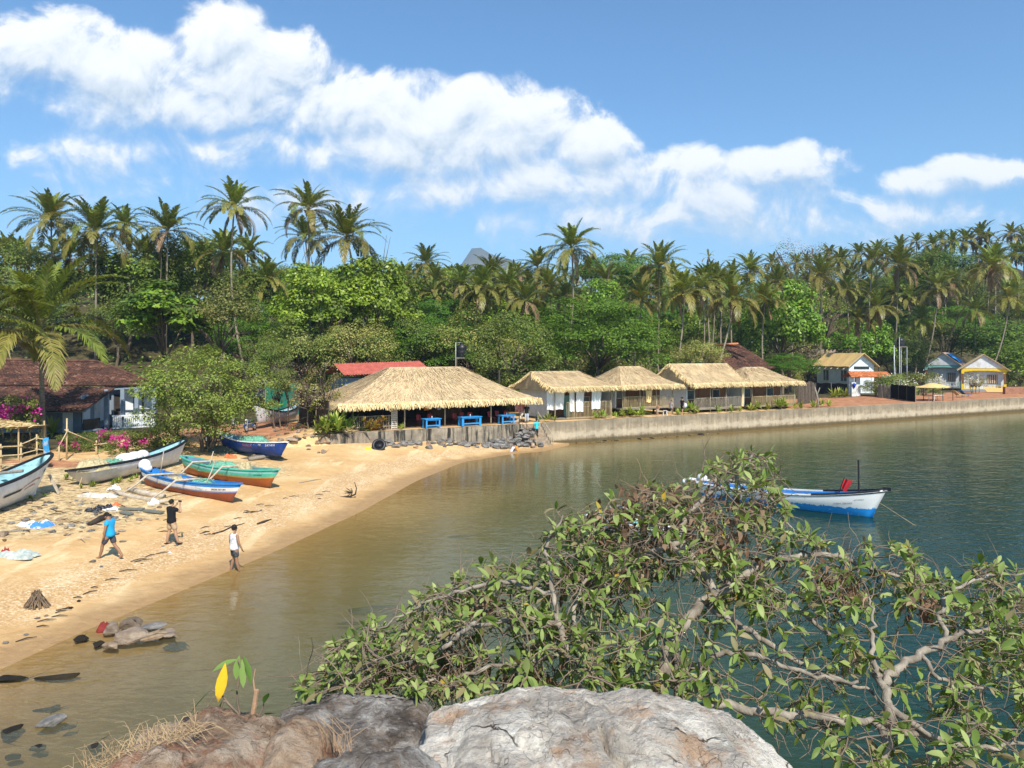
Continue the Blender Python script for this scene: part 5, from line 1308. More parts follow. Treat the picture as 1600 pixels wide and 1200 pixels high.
class Hull:
    def __init__(s, L, B, D, rb=.12, rs=.05, sb=.5, ss=.15, stern=.0, full=.5, rocker=.12):
        s.L, s.B, s.D, s.rb, s.rs, s.sb, s.ss, s.stern, s.full, s.rock = L, B, D, rb, rs, sb, ss, stern, full, rocker
    def half(s, u):
        a = max(0.0, math.sin(PI*min(1, max(0, u*(.5+.5*(1-0))))))
        f = max(0, math.sin(PI*u))**s.full
        if u < .5 and s.stern: f = max(f, s.stern+(1-s.stern)*math.sin(PI*u)**.8)
        return s.B/2*f
    def pt(s, u, v, side, inset=0.0):
        xk = s.L*(s.rs+(1-s.rs-s.rb)*u); xg = s.L*u; w = v**1.15
        x = xk+(xg-xk)*w-s.L/2
        zk = s.rock*(abs(2*u-1)**3); zg = s.D+s.sb*max(0, (u-.35)/.65)**2.2+s.ss*max(0, (.5-u)/.5)**2
        z = zk+(zg-zk)*v
        g = (math.sin(min(1, v+.0)*PI/2)**.62)*(1 if v > 0 else 0)
        y = max(0, s.half(u)*g-inset)+.012
        return Vector((x, y*side, z+inset*.3*(v < .5)))
    def build(s, o, bands, inner, rail, railw=.06, nth=4, thm=None, nu=40):
        """bands: list of (v_top, material) from keel up"""
        mb = MB(); vs = [0, .04]; mats = [m for _, m in bands]; lo = 0
        lev = [0, .05, .12, .2, .28, .36, .44, .52, .6, .68, .76, .84, .92, 1.0]
        for vt, _ in bands:
            if vt not in lev: lev.append(vt)
        lev = sorted(set(lev))
        for side in (-1, 1):
            o0 = len(mb.v)
            for i in range(nu+1):
                for v in lev: mb.v.append(tuple(s.pt(i/nu, v, side)))
            k = len(lev)
            for i in range(nu):
                for j in range(k-1):
                    mid = (lev[j]+lev[j+1])/2; mi = next(n for n, (vt, _) in enumerate(bands) if mid <= vt+1e-6)
                    a = o0+i*k+j; q = (a, a+k, a+k+1, a+1); mb.f.append(q if side < 0 else q[::-1]); mb.mi.append(mi)
        k = len(lev); n2 = (nu+1)*k
        for i0 in (0, nu):
            for j in range(k-1):
                a = i0*k+j; mb.f.append((a, a+1, n2+a+1, n2+a)); mid = (lev[j]+lev[j+1])/2; mb.mi.append(next(n for n, (vt, _) in enumerate(bands) if mid <= vt+1e-6))
        h = mb.build('hull', mats, o, True)
        mb = MB(); li = [.16, .2, .35, .55, .8, .985]
        for i in range(nu+1):
            u = .015+.97*i/nu
            row = [s.pt(u, v, -1, .05) for v in reversed(li)]+[s.pt(u, v, 1, .05) for v in li]
            for p in row: mb.v.append(tuple(p))
        k = 2*len(li)
        for i in range(nu):
            for j in range(k-1): a = i*k+j; mb.f.append((a, a+1, a+k+1, a+k)); mb.mi.append(0)
        mb.f.append(tuple(range(k))); mb.f.append(tuple(nu*k+j for j in range(k-1, -1, -1))); mb.mi += [0, 0]
        mb.build('lining', inner, o, True)
        mb = MB()
        for side in (-1, 1):
            pts = [s.pt(i/nu, 1, side)+Vector((0, 0, .01)) for i in range(nu+1)]
            for i in range(nu): mb.bar(pts[i], pts[i+1]+(pts[i+1]-pts[i])*.06, railw*1.5, railw)
        b = s.pt(1, 1, 1); mb.box((b.x-.03, 0, b.z), (.16, .10, railw*1.4))
        if s.stern: e = s.pt(0, 1, 1); mb.box((e.x, 0, e.z), (railw*1.4, 2*e.y+.05, railw*1.2))
        mb.build('gunwale', rail, o)
        for i in range(nth):
            u = .16+.62*i/max(1, nth-1); p = s.pt(u, .78, 1, .04); mb = MB(); mb.box((p.x, 0, p.z), (.24, 2*p.y, .04)); mb.build('thwart', thm or inner, o)
        return h
    def side_M(s, u, v, side, flip=1):
        p = s.pt(u, v, side); du = (s.pt(u+.01, v, side)-s.pt(u-.01, v, side)).normalized(); dv = (s.pt(u, v+.02, side)-s.pt(u, v-.02, side)).normalized()
        x = du*flip; y = (dv-x*dv.dot(x)).normalized(); z = x.cross(y)
        out = Vector((0, side, 0))
        if z.dot(out) < 0: z = -z
        M_ = Matrix((x, y, z)).transposed().to_4x4(); M_.translation = p+z*.012
        return M_
def _surf(h, u0, v0, side, flip=1):
    H_ = (h.pt(u0, 1, side)-h.pt(u0, 0, side)).length
    def f(x, y, z):
        u = u0+flip*x/h.L; v = min(.99, max(.02, v0+y/H_)); M_ = h.side_M(u, v, side, flip); return M_.translation+M_.to_3x3().col[2]*z
    return f
def boat_thing(label, bow, stern, z, L, roll=0, trim=0, cat='boat', name='fishing_boat'):
    bow, stern = Vector(bow), Vector(stern); d = bow-stern; c = (bow+stern)/2
    o = thing(name, label, cat, (c.x, c.y, z), 0); o.rotation_euler = (roll, -trim, math.atan2(d.y, d.x)); return o
def net_pile(label, parent_loc, size, rz, mat, seed, name='fishing_net', grp=None, spiky=1.0):
    rg = random.Random(seed); mb = MB(); ox = seed*7.3
    def f(u, v):
        a, b = 2*u-1, 2*v-1; e = max(0, 1-(a*a+b*b)**1.2)**.6
        n = float(fbm(np.array([u*5+ox]), np.array([v*5+ox]), 4, seed)[0])
        return (a*size[0]/2*(1+.15*n), b*size[1]/2*(1+.15*n), e*size[2]*(.45+1.1*n)-.02)
    mb.grid(f, 26, 20)
    for i in range(int(90*spiky)):
        u, v = rg.random(), rg.random(); p = Vector(f(u, v)); q = p+Vector((rg.uniform(-.4, .4), rg.uniform(-.3, .3), rg.uniform(0, .08))); m1 = (p+q)/2+Vector((0, 0, .07)); q.z = max(q.z-.1, 0)
        mb.tube([p, m1, q], .010, 3, cap=False)
    return tag(mb.build(name, mat, None, True, loc=parent_loc, rz=rz), label, 'fishing net', grp)
N_GREEN = pm('green_netting', (.22, .46, .32), (.10, .30, .20), scale=9, bscale=40, bstr=.9, rough=.95); N_STRAW = pm('straw_netting', (.62, .52, .30), (.42, .34, .18), scale=9, bscale=40, bstr=.9, rough=.95)
N_MIX = pm('faded_netting', (.60, .58, .50), (.28, .36, .33), scale=6, bscale=40, bstr=.9, rough=.95); N_WHITE = pm('white_sacking', (.80, .79, .77), (.66, .64, .60), scale=4, bstr=.4)
# --- boat 1: big white boat, left edge
o = boat_thing('big white fishing boat with black gunwale cut off by the left edge', (-23.1, 38.8, 0), (-22.7, 27.8, 0), .90, 11, R(-7), R(1.2))
h = Hull(11, 2.2, 1.22, rb=.15, sb=.66, ss=.2, full=.55); h.build(o, [(.93, P_WHITE), (1, P_BLACK)], P_AQUA, P_BLACK, .09, 4, P_AQUA)
txt('OM MALLIKARJUN NAMAH', .17, T_RED, o, _surf(h, .775, .64, -1), arch=.16); txt('SHANTADURG N2', .15, T_RED, o, _surf(h, .775, .49, -1), arch=.16)
M_ = h.side_M(.885, .66, -1); mb = MB()
dol = [(-.16, -.30), (-.10, -.02), (-.02, .16), (.06, .20), (.10, .27), (.14, .19), (.25, .16), (.16, .10), (.10, .02), (.05, .10), (-.03, .02), (-.09, -.12)]
mb.add([M_ @ Vector((x, y, 0)) for x, y in dol]+[M_ @ Vector((x, y, .004)) for x, y in dol], [tuple(range(12, 24))]); mb.build('dolphin_mark', T_BLUE, o)
M_ = h.side_M(.62, .52, -1); mb = MB(); mb.add([M_ @ Vector(q) for q in ((-.9, -.05, .005), (.45, -.05, .005), (.62, .07, .005), (-.9, .07, .005))], [(0, 1, 2, 3)]); mb.build('black_stripe', P_BLACK, o)
mb = MB(); mb.tube([(1.5, -1.0, 1.55), (1.45, 1.0, 1.6)], .07, 7); mb.build('cross_spar', WOODG, o)
for i, (x, y) in enumerate(((4.6, -.45), (-1, -.9))):
    mb = MB(); mb.bar((x, y-.25, -.1), (x, y+.1, .9), .1, .1); mb.build('prop', PALEWOOD, o)
tag(MB().build('x', WHITE), 'x', 'x'); bpy.data.objects.remove(bpy.data.objects['x'])
# --- boat 2: long off-white boat with sacks
o = boat_thing('long off-white boat with black gunwale lying under the shore tree, loaded with white sacks', (-20.7, 49.1, 0), (-22.4, 39.7, 0), 1.02, 9.7, R(-8), R(.6))
h = Hull(9.5, 1.75, .86, rb=.10, sb=.55, ss=.1, stern=.72, full=.5); h.build(o, [(.90, P_OWHITE), (1, P_BLACK)], P_AQUA, P_BLACK, .09, 4, P_SKY)
M_ = h.side_M(.44, .55, -1); mb = MB()
for k in range(3):
    x = -.2+k*.26; hh = .16+.08*k; mb.add([M_ @ Vector(q) for q in ((x-.16, -.16, .006), (x+.1, -.16, .006), (x-.02, hh, .006), (x-.22, hh-.06, .006))], [(0, 1, 2, 3)])
mb.build('three_bar_mark', T_DARK, o)
mb = MB(); mb.tube([(-4.7, -.2, .5), (-5.1, -.3, .1), (-5.3, -.5, -.05)], .02, 5); mb.build('mooring_rope', BAMBOO, o)
def on_boat(o, x, y, z):
    M_ = Matrix.Translation(o.location) @ o.rotation_euler.to_matrix().to_4x4(); return M_ @ Vector((x, y, z))
net_pile('straw-coloured net heaped in the stern of the long off-white boat', on_boat(o, -3.7, -.1, .8), (1.9, 1.3, .55), 1.3, N_STRAW, 2)
for k, (x, s) in enumerate(((-.9, .62), (-.2, .52), (.5, .48))):
    mb = MB(); mb.ell((0, 0, .2), (s, s*.8, .34), 14, 9); tag(mb.build('sack', N_WHITE, None, True, loc=on_boat(o, x, .05, .75), rz=k), ['largest white sack in the long off-white boat, nearest its stern', 'middle white sack in the long off-white boat', 'smallest white sack in the long off-white boat, nearest the tree'][k], 'sack')
net_pile('green net lying amidships in the long off-white boat', on_boat(o, -2.1, .1, .8), (1.5, 1.1, .3), 1.2, N_GREEN, 3)
# --- boat 3: outrigger canoe blue, white, red-brown
def outrigger(o, x0, x1, ylen, zt, label_mat=PALEWOOD):
    for x in (x0, x1):
        mb = MB(); mb.tube([(x, 1.0, zt-.05), (x, 0, zt+.08), (x-.1, -1.2, zt+.1), (x-.2, -ylen*.75, zt*.55), (x-.25, -ylen, .12)], [.05, .06, .055, .05, .04], 7); mb.build('outrigger_boom', PALEWOOD, o, True)
    mb = MB(); mb.tube([(x0-1.0, -ylen-.05, .22), (x0-.3, -ylen, .08), ((x0+x1)/2, -ylen, .06), (x1+.5, -ylen, .10), (x1+1.1, -ylen-.05, .25)], [.06, .11, .13, .11, .05], 9); mb.build('float_log', PALEWOOD, o, True)
o = B3 = boat_thing('blue and white outrigger canoe with a red-brown bottom beached near the photographer', (-13.2, 37.3, 0), (-20.0, 41.2, 0), .66, 7.0, R(-3), R(-2.4))
h = Hull(7.8, 1.2, .80, rb=.07, rs=.06, sb=.28, ss=.25, full=.45, rocker=.16); h.build(o, [(.5, P_RUSTY), (.58, P_LILAC), (.80, P_WHITE), (1, P_BLUE)], P_BLUE, P_BLUE, .05, 4, P_BLUE)
txt('SAGAR DEV B01', .13, T_DARK, o, _surf(h, .87, .69, -1)); outrigger(o, -1.5, .7, 2.4, .85)
mb = MB(); mb.tube([(1.6, -.3, .6), (1.1, .5, 1.35), (.7, 1.0, 1.8)], .03, 5); mb.tube([(-2.0, -.2, .7), (-1.95, -.1, 2.2)], .025, 5); mb.build('pole', PALEWOOD, o, True)
e = thing('outboard_motor', 'outboard motor under a round white cover on the stern of the blue outrigger canoe', 'outboard motor', on_boat(o, -3.55, 0, .80), 0)
mb = MB(); mb.ell((0, 0, .34), (.33, .26, .34), 14, 9); mb.ell((.1, .02, .18), (.30, .28, .22), 12, 8); mb.build('cover', N_WHITE, e, True)
mb = MB(); mb.bar((-.12, 0, .1), (-.2, 0, -.5), .12, .10); mb.build('shaft', BLACKP, e); mb = MB(); mb.bar((.1, 0, .25), (.55, .1, .22), .05, .05); mb.build('tiller', BLACKP, e)
net_pile('green net piled in the bow half of the blue outrigger canoe', on_boat(o, 1.0, 0, .55), (1.5, .85, .42), 2.7, N_GREEN, 4); net_pile('straw net behind the first boom of the blue outrigger canoe', on_boat(o, -1.1, 0, .55), (1.2, .85, .3), 2.7, N_STRAW, 5)
# --- boat 4: green canoe
o = boat_thing('green outrigger canoe with an orange bottom beached behind the blue and white one', (-12.6, 41.3, 0), (-19.5, 45.2, 0), .68, 7.0, R(-3), R(-2.4))
h = Hull(7.9, 1.4, .86, rb=.07, rs=.05, sb=.30, ss=.22, full=.42, rocker=.16); h.build(o, [(.52, P_ORANGE), (.60, pm('ochre_stripe', (.55, .36, .10))), (.80, P_GREEN), (.86, P_AQUA), (1, P_GREEN)], paint('boat_greyblue', (.14, .24, .33)), P_GREEN, .06, 4, WOODG)
txt('JAI GANESH', .10, T_DARK, o, _surf(h, .88, .72, -1)); outrigger(o, -1.4, 1.0, 2.3, .95)
net_pile('long green net filling the middle of the green canoe', on_boat(o, -.5, 0, .62), (2.6, 1.0, .5), 2.75, N_GREEN, 6); net_pile('straw-coloured net bundle near the bow of the green canoe', on_boat(o, 1.35, 0, .65), (.8, .8, .6), 0, N_STRAW, 7, spiky=.5)
mb = MB(); mb.tube([(-.9, -.6, .6), (-1.3, .0, 1.6)], .03, 5); mb.build('pole', PALEWOOD, o, True)
# --- boat 5: dark blue
o = boat_thing('dark blue boat with a white rim and green nets propped on logs by the path', (-14.6, 50.2, 0), (-21.1, 54.8, 0), 1.12, 7, R(-4), R(-1.5))
h = Hull(7.4, 1.45, .82, rb=.06, rs=.06, sb=.3, ss=.35, full=.42, rocker=.2); h.build(o, [(1, P_NAVY)], P_AQUA, P_WHITE, .06, 4, P_SKY)
txt('SAYAN', .26, T_WHITE, o, _surf(h, .86, .80, -1)); txt('IND', .15, T_WHITE, o, _surf(h, .735, .84, -1)); txt('SHAILA', .30, T_RED, o, _surf(h, .56, .72, -1))
net_pile('green net with white floats heaped in the dark blue boat', on_boat(o, .2, 0, .72), (3.2, 1.2, .5), 2.5, N_GREEN, 8)
for k, x in enumerate((-1.6, 1.6)):
    mb = MB(); mb.tube([(x, -1.3, -.12), (x+.1, 0, -.06), (x, 1.2, -.12)], .13, 8); tag(mb.build('log', WOODG, None, True, loc=(o.location.x, o.location.y, o.location.z), rz=o.rotation_euler.z), ['rough log under the stern of the dark blue boat', 'rough log under the bow of the dark blue boat'][k], 'log')
# --- boat 6: moored boat
o = B6 = boat_thing('moored white fishing boat with a peeling blue bottom and a red flag', (18.0, 36.7, 0), (10.6, 43.0, 0), -.28, 9.8, R(-1.5), R(1.2))
m, nt = newmat('peeling_boat_side'); tc = nt.new('ShaderNodeTexCoord').outputs['Object']; z = nt.new('ShaderNodeSeparateXYZ', {0: tc}).outputs[2]
pe = nt.m('ADD', z, nt.m('MULTIPLY', nt.m('SUBTRACT', nt.noise(nt.mapping(tc, scale=(1, 1, .5)), 4.5, 5, .7), .5), .45))
cc_ = nt.mix(nt.m('GREATER_THAN', pe, .60), (.015, .27, .70), (.76, .75, .73)); cc_ = nt.mix(nt.m('MULTIPLY', nt.sstep(nt.noise(tc, 6, 6, .7), .6, .68), .5), cc_, (.52, .48, .42)); finish(nt, cc_, .5, .35)
h = Hull(9.6, 1.9, 1.0, rb=.07, rs=.03, sb=.55, ss=.15, stern=.7, full=.5, rocker=.1); h.build(o, [(.93, MATS['peeling_boat_side']), (1, P_BLACK)], P_BLUE, P_WHITE, .07, 5, P_SKY)
mb = MB()
for sd_ in (-1, 1):
    pts = [h.pt(.66+.34*i/12, 1, sd_)+V(0, 0, .035) for i in range(13)]
    for i in range(12): mb.bar(pts[i], pts[i+1]+(pts[i+1]-pts[i])*.05, .12, .08)
b_ = h.pt(1, 1, 1); mb.box((b_.x+.02, 0, b_.z+.05), (.34, .12, .16)); mb.build('bow_cap', P_BLACK, o)
mb = MB(); x_ = h.pt(.9, .5, 1).x; mb.tube([(x_, 0, .5), (x_, .02, 2.9)], .045, 7); mb.build('mast', P_BLACK, o)
mb = MB(); xf = h.pt(.78, .5, 1).x; mb.tube([(xf, -.1, .7), (xf+.45, -.1, 2.0)], .022, 5); fl = mb.build('flag_staff', P_BLACK, o)
mb = MB(); mb.grid(lambda u, v: (xf+.29+.12*v+.42*u*(.45+.55*v), -.1+.10*math.sin(u*8), 1.42+.48*v-u*.10*(1-v)+.04*math.sin(u*5)), 8, 3); mb.build('flag', pm('red_flag', (.62, .03, .04)), fl, True)
txt('KASHI VISHWA', .13, T_GREY, o, _surf(h, .83, .62, -1)); txt('OM NAMAH', .08, T_GREY, o, _surf(h, .90, .74, -1), arch=.2)
e = thing('outboard_motor', 'tilted white outboard motor on the stern of the moored boat', 'outboard motor', on_boat(o, -4.85, 0, 1.05), o.rotation_euler.z)
mb = MB(); mb.ell((.05, 0, .30), (.30, .22, .26), 12, 8); mb.ell((-.05, 0, .12), (.22, .18, .2), 10, 6); mb.build('cowl', P_WHITE, e, True); mb = MB(); mb.tube([(-.1, 0, .1), (-.7, 0, .15), (-1.0, 0, .05)], [.13, .11, .06], 8); mb.ell((-1.05, 0, .0), (.1, .16, .16), 8, 6); mb.build('leg', P_OWHITE, e, True)
mb = MB(); mb.tube([h.pt(1, .55, 1)*1.0+V(.02, 0, 0), h.pt(1, .55, 1)+V(1.6, -.6, -.75), h.pt(1, .55, 1)+V(4.2, -1.6, -1.2)], .015, 5); mb.build('mooring_rope', BAMBOO, o, True)
mb = MB()
for i in range(4): mb.bar((-2.6+i*1.1, -.55, .55), (-2.0+i*1.1, .55, .58), .12, .04)
mb.build('floor_boards', P_SKY, o)
# --- boat 7: partly hidden
o = boat_thing('small pale boat moored behind the foreground tree, half hidden by its leaves', G(1050, 845), G(925, 822), -.15, 4.6, 0, 0)
h = Hull(4.2, 1.25, .62, rb=.06, rs=.04, sb=.15, ss=.1, stern=.7, full=.45); h.build(o, [(.35, P_BLACK), (.92, P_WHITE), (1, P_BLACK)], P_AQUA, P_WHITE, .05, 3, P_AQUA)
# --- canoe behind the motorbikes
o = boat_thing('white canoe with black lettering half hidden in the scrub behind the motorbikes', GP(402, 64, 0), GP(462, 69, 0), 2.0, 6)
h = Hull(6.4, 1.3, .95, rb=.10, rs=.08, sb=.9, ss=.5, full=.45, rocker=.25); h.build(o, [(.93, P_OWHITE), (1, P_BLACK)], P_AQUA, P_BLACK, .08, 3)
txt('OM', .45, T_DARK, o, _surf(h, .76, .55, 1, -1))
# ================================================================= rocks and beach wrack
import bmesh
def rock_mesh(name, seed, mat, ang=1.0, sub=2, amp=.07):
    rg = random.Random(seed); bm = bmesh.new()
    for i in range(13):
        d = Vector((rg.gauss(0, 1), rg.gauss(0, 1), rg.gauss(0, 1))).normalized()*rg.uniform(.75, 1.05); bm.verts.new((d.x, d.y*.8, d.z*.6))
    r = bmesh.ops.convex_hull(bm, input=bm.verts); bmesh.ops.delete(bm, geom=list({g for g in r['geom_interior']+r['geom_unused'] if isinstance(g, bmesh.types.BMVert)}), context='VERTS')
    bmesh.ops.bevel(bm, geom=list(bm.edges), offset=.07, segments=1, affect='EDGES')
    bmesh.ops.triangulate(bm, faces=bm.faces)
    for k in range(sub): bmesh.ops.subdivide_edges(bm, edges=bm.edges, cuts=1, use_grid_fill=True)
    for v in bm.verts:
        p = v.co*2.2+Vector((seed, seed*2, 0)); n = float(fbm(np.array([p.x+p.z*.7]), np.array([p.y-p.z*.4]), 3, seed)[0])-.45; v.co += v.co.normalized()*n*amp*2
    me = bpy.data.meshes.new(name); bm.to_mesh(me); bm.free(); me.materials.append(mat); return me
def stonemat(name, a, b, c):
    m, nt = newmat(name); tc = nt.new('ShaderNodeTexCoord').outputs['Object']; oi = nt.new('ShaderNodeObjectInfo').outputs['Random']
    n = nt.noise(tc, 1.6, 7, .65); col = nt.ramp(n, [(.3, b), (.55, a), (.75, c)])
    hs = nt.new('ShaderNodeHueSaturation', {'Color': col}); nt.put(hs.inputs['Value'], nt.m('MULTIPLY_ADD', oi, .7, .6)); nt.put(hs.inputs['Saturation'], nt.m('MULTIPLY_ADD', nt.m('FRACT', nt.m('MULTIPLY', oi, 5.7)), .5, .85))
    finish(nt, hs.outputs[0], .85, .3, nt.noise(tc, 6, 7, .7), .7, .08); return m
S_GREY = stonemat('grey_stone', (.20, .185, .165), (.085, .08, .075), (.34, .31, .27)); S_TAN = stonemat('tan_stone', (.28, .205, .14), (.14, .095, .065), (.40, .32, .235)); S_DARK = stonemat('wet_dark_stone', (.020, .015, .009), (.010, .008, .006), (.035, .026, .017))
RK = [rock_mesh('stone', i+1, S_GREY) for i in range(6)]; RT = [rock_mesh('stone', i+20, S_TAN) for i in range(5)]; RD = [rock_mesh('stone', i+40, S_DARK) for i in range(4)]
def stone(me, loc, s, label, grp=None, rz=0, sq=1.0, name='stone', sink=.25):
    o = ob(name, me, None, (loc[0], loc[1], loc[2]+s*sq*(.6-sink)*.6), rz); o.scale = (s, s, s*sq); return tag(o, label, 'rock', grp)
rg = random.Random(17)
for i in range(84):
    t_ = rg.uniform(3.0, 16.2)
    s_ = -.25-abs(rg.gauss(0, 1))*(.55+.04*t_); p = TS(t_, s_); z = hz_at(p.x, p.y); sz = rg.uniform(.2, .55)
    stone(rg.choice(RK+RK+RT[:2]), (p.x, p.y, z), sz, 'grey stone of the rubble along the foot of the restaurant wall', 'stones along the restaurant wall', rg.uniform(0, 6), rg.uniform(.7, 1.1))
for i in range(64):
    t_ = rg.uniform(12.6, 17.2); f = min(1, (t_-12.6)/3.6); s_ = -.3-rg.random()*1.9; p = TS(t_, s_); z = max(hz_at(p.x, p.y), -.1)+max(0, 1.15*f*(1-(-s_-.3)/1.9)); sz = rg.uniform(.28, .48)
    stone(rg.choice(RK), (p.x, p.y, z), sz, 'dark grey stone of the heap beside the steps', 'stones heaped beside the steps', rg.uniform(0, 6), rg.uniform(.7, 1.1))
for i in range(16):
    t_ = rg.uniform(18.7, 27)+rg.random()**2*10; p = TS(t_, -.2-rg.random()*.5); stone(rg.choice(RD), (p.x, p.y, -.1), rg.uniform(.2, .42), 'dark wet stone at the waterline right of the steps', 'wet stones below the quay wall', rg.uniform(0, 6), .6)
p = TS(37, -.5); 
for k, (dt, s) in enumerate(((0, .45), (.8, .3), (-1.6, .25), (2.3, .2))): q = TS(37+dt, -.55); stone(RT[k % 5] if k == 1 else RD[k % 4], (q.x, q.y, -.08), s, ['largest', 'palest', 'left-hand', 'smallest'][k]+' rock breaking the water below the third hut', None, k, .6)
# rubble slope left of the restaurant
for i in range(48):
    px_, py_ = rg.gauss(490, 42), rg.gauss(682, 14)
    if px_ > 522: px_ = 522-rg.random()*60
    q = GT(px_, max(655, min(708, py_))); stone(rg.choice(RT+RT+RK[:2]), q, rg.uniform(.12, .42), 'brownish stone of the rubble bank between the blue boat and the restaurant', 'stones of the rubble bank', rg.uniform(0, 6), rg.uniform(.6, 1))
for k, (px_, py_, s) in enumerate(((470, 655, .9), (440, 662, .8), (508, 690, .75), (455, 690, .6))): stone(RT[k], GT(px_, py_), s, ['big reddish boulder above the blue boat', 'reddish boulder beside the path above the blue boat', 'flat tan boulder against the left end of the restaurant wall', 'tan boulder at the bow of the blue boat'][k], None, k, .7, 'boulder')
# half-drowned rocks, lower left
def rk(px_, py_, s, mats, label, rz=0, sq=.6, zo=0.0, name='boulder', grp=None, sxy=(1, 1)):
    q = G(px_, py_, 0); o = ob(name, mats, None, (q.x, q.y, zo), rz); o.scale = (s*sxy[0], s*sxy[1], s*sq); return tag(o, label, 'rock', grp)
rk(205, 1003, .62, RT[0], 'biggest pale rock in the middle of the half-drowned cluster', .3, .62, .16); rk(178, 990, .46, RT[1], 'pale rock at the upper left of the half-drowned cluster', 1.2, .7, .14); rk(204, 985, .5, RT[2], 'flat pale rock at the back of the half-drowned cluster', 2, .6, .18)
rk(240, 1000, .42, RT[3], 'brown rock at the right of the half-drowned cluster', .9, .6, .12); rk(262, 994, .38, RT[4], 'rightmost brown rock of the half-drowned cluster', 2.5, .6, .08); rk(175, 1014, .34, RT[2], 'small brown rock at the front of the half-drowned cluster', 4, .6, .08); rk(236, 984, .42, RK[0], 'dark slab at the back right of the half-drowned cluster', .4, .4, .1, sxy=(1.3, .8))
rk(128, 1002, .24, RD[0], 'small black rock left of the half-drowned cluster', 1, .7, .08); rk(150, 1008, .3, RD[1], 'low dark rock joining the half-drowned cluster on its left', 2, .5, .04); rk(275, 1002, .4, RD[2], 'drowned dark rock off the right end of the cluster', 0, .4, -.12)
rk(88, 1056, .55, RD[3], 'long dark flat rock awash near the left edge', .1, .35, .0, sxy=(1.3, .6)); rk(20, 1060, .4, RD[1], 'dark rock awash at the left edge', .4, .45, .02, sxy=(1.4, .7)); rk(65, 1098, .95, RD[0], 'broad dark rock lying under the shallow water', .5, .22, -.27, sxy=(1.1, .75))
rk(80, 1130, .34, RK[1], 'grey wet rock standing out of the shallows', .8, .6, .06)
for k, (a, b, s) in enumerate(((60, 1166, .2), (108, 1132, .2), (150, 1166, .28), (20, 1180, .2), (70, 1205, .22), (25, 1140, .4))): rk(a, b, s, RD[k % 4], 'small dark stone under the shallow water in the lower left corner', k, .5, -.04, 'stone', 'stones under the shallows')
for k, (a, b, s, l) in enumerate(((597, 936, .75, 'dark drowned rock in the middle of the shallows'), (555, 958, .4, 'faint drowned rock left of the foreground tree'), (720, 826, .5, 'faint drowned rock in the deeper water by the tree top'))): rk(a, b, s, RD[k], l, .1, .25, -.34 if k != 1 else -.3, sxy=(1.6, .6))
# wrack and rubbish on the sand
def lying(name, label, cat, pts, r, mat, seg=7, grp=None):
    q = [GT(*p) for p in pts]; z = [r[i]*.7 if hasattr(r, '__len__') else r*.7 for i in range(len(q))]; c = q[0].copy(); mb = MB()
    mb.tube([a-c+V(0, 0, b) for a, b in zip(q, z)], r, seg); return tag(mb.build(name, mat, None, True, loc=c), label, cat, grp)
lying('driftwood_log', 'thick pale driftwood log lying behind the man in black', 'log', [(202, 768), (222, 774), (240, 777), (258, 778)], [.13, .16, .15, .1], PALEWOOD)
lying('driftwood_log', 'dark rotten log behind the man in the blue shirt', 'log', [(140, 822), (158, 814), (172, 808)], [.1, .14, .09], WOODDK); lying('driftwood_branch', 'long dark stick lying along the tide line behind the man in the white vest', 'driftwood', [(332, 835), (348, 831), (362, 824), (382, 818)], [.03, .035, .03, .015], WOODDK)
lying('driftwood_branch', 'black stick on the wet sand right of the man in the white vest', 'driftwood', [(402, 820), (412, 817), (424, 812)], [.04, .06, .02], WOODDK); lying('driftwood_branch', 'thin stick near the green canoe bow', 'driftwood', [(468, 755), (490, 751), (502, 749)], [.025, .03, .015], WOODG)
lying('bamboo_pole', 'long pole lying in the rubbish left of the man in blue', 'pole', [(2, 833), (30, 831), (47, 829)], [.04, .045, .04], WOODG); lying('bamboo_pole', 'pale pole lying from the rubbish towards the blue canoe', 'pole', [(160, 795), (200, 790), (248, 786)], .03, BAMBOO)
for k, (a, b, c_, d_) in enumerate(((187, 797, 224, 799), (226, 800, 254, 804), (205, 806, 190, 803))):
    A, B = GT(a, b), GT(c_, d_); mb = MB(); mb.bar(V(0, 0, .07), B-A+V(0, 0, .09), .26, .07); tag(mb.build('plank', pm('grey_green_plank', (.20, .21, .17), (.13, .135, .11), scale=6, stretch=(1, 8, 8), bstr=.5), None, loc=A), ['grey plank on the left beside the rubbish heap', 'grey plank on the right behind the man in black', 'short broken plank behind the man in blue'][k], 'plank')
def lump(name, label, cat, px_, py_, size, mat, seed, grp=None, rz=0):
    q = GT(px_, py_); mb = MB(); n = 26; X, Y = np.meshgrid(np.linspace(-1, 1, n), np.linspace(-1, 1, n), indexing='ij')
    ang = np.arctan2(Y, X); rr = np.hypot(X, Y)/(.28+1.15*fbm(np.cos(ang)*1.3+seed, np.sin(ang)*1.3+seed*2, 3, seed)); e = np.clip(1-rr**2, 0, 1)**.55
    n1 = np.clip((fbm(X*2.3+seed, Y*2.3, 3, seed+3)-.25)/.42, 0, 1); n2 = np.clip((fbm(X*7+seed, Y*7, 2, seed+7)-.15)/.45, 0, 1)
    hh = size[2]*e*(.10+.75*n1**1.4+.16*n2)
    jx, jy = (fbm(X*3+9, Y*3, 2, seed)-.4)*.25, (fbm(X*3, Y*3+5, 2, seed)-.4)*.25
    mb.v = [tuple(v) for v in np.stack([(X+jx)*size[0]/2*1.25, (Y+jy)*size[1]/2*1.25, hh-.03*(e <= 0)+.0], -1).reshape(-1, 3)]
    for i in range(n-1):
        for j in range(n-1):
            if e[i, j]+e[i+1, j]+e[i, j+1]+e[i+1, j+1] > 0: k = i*n+j; mb.f.append((k, k+n, k+n+1, k+1)); mb.mi.append(0)
    return tag(mb.build(name, mat, None, False, loc=q, rz=rz), label, cat, grp)
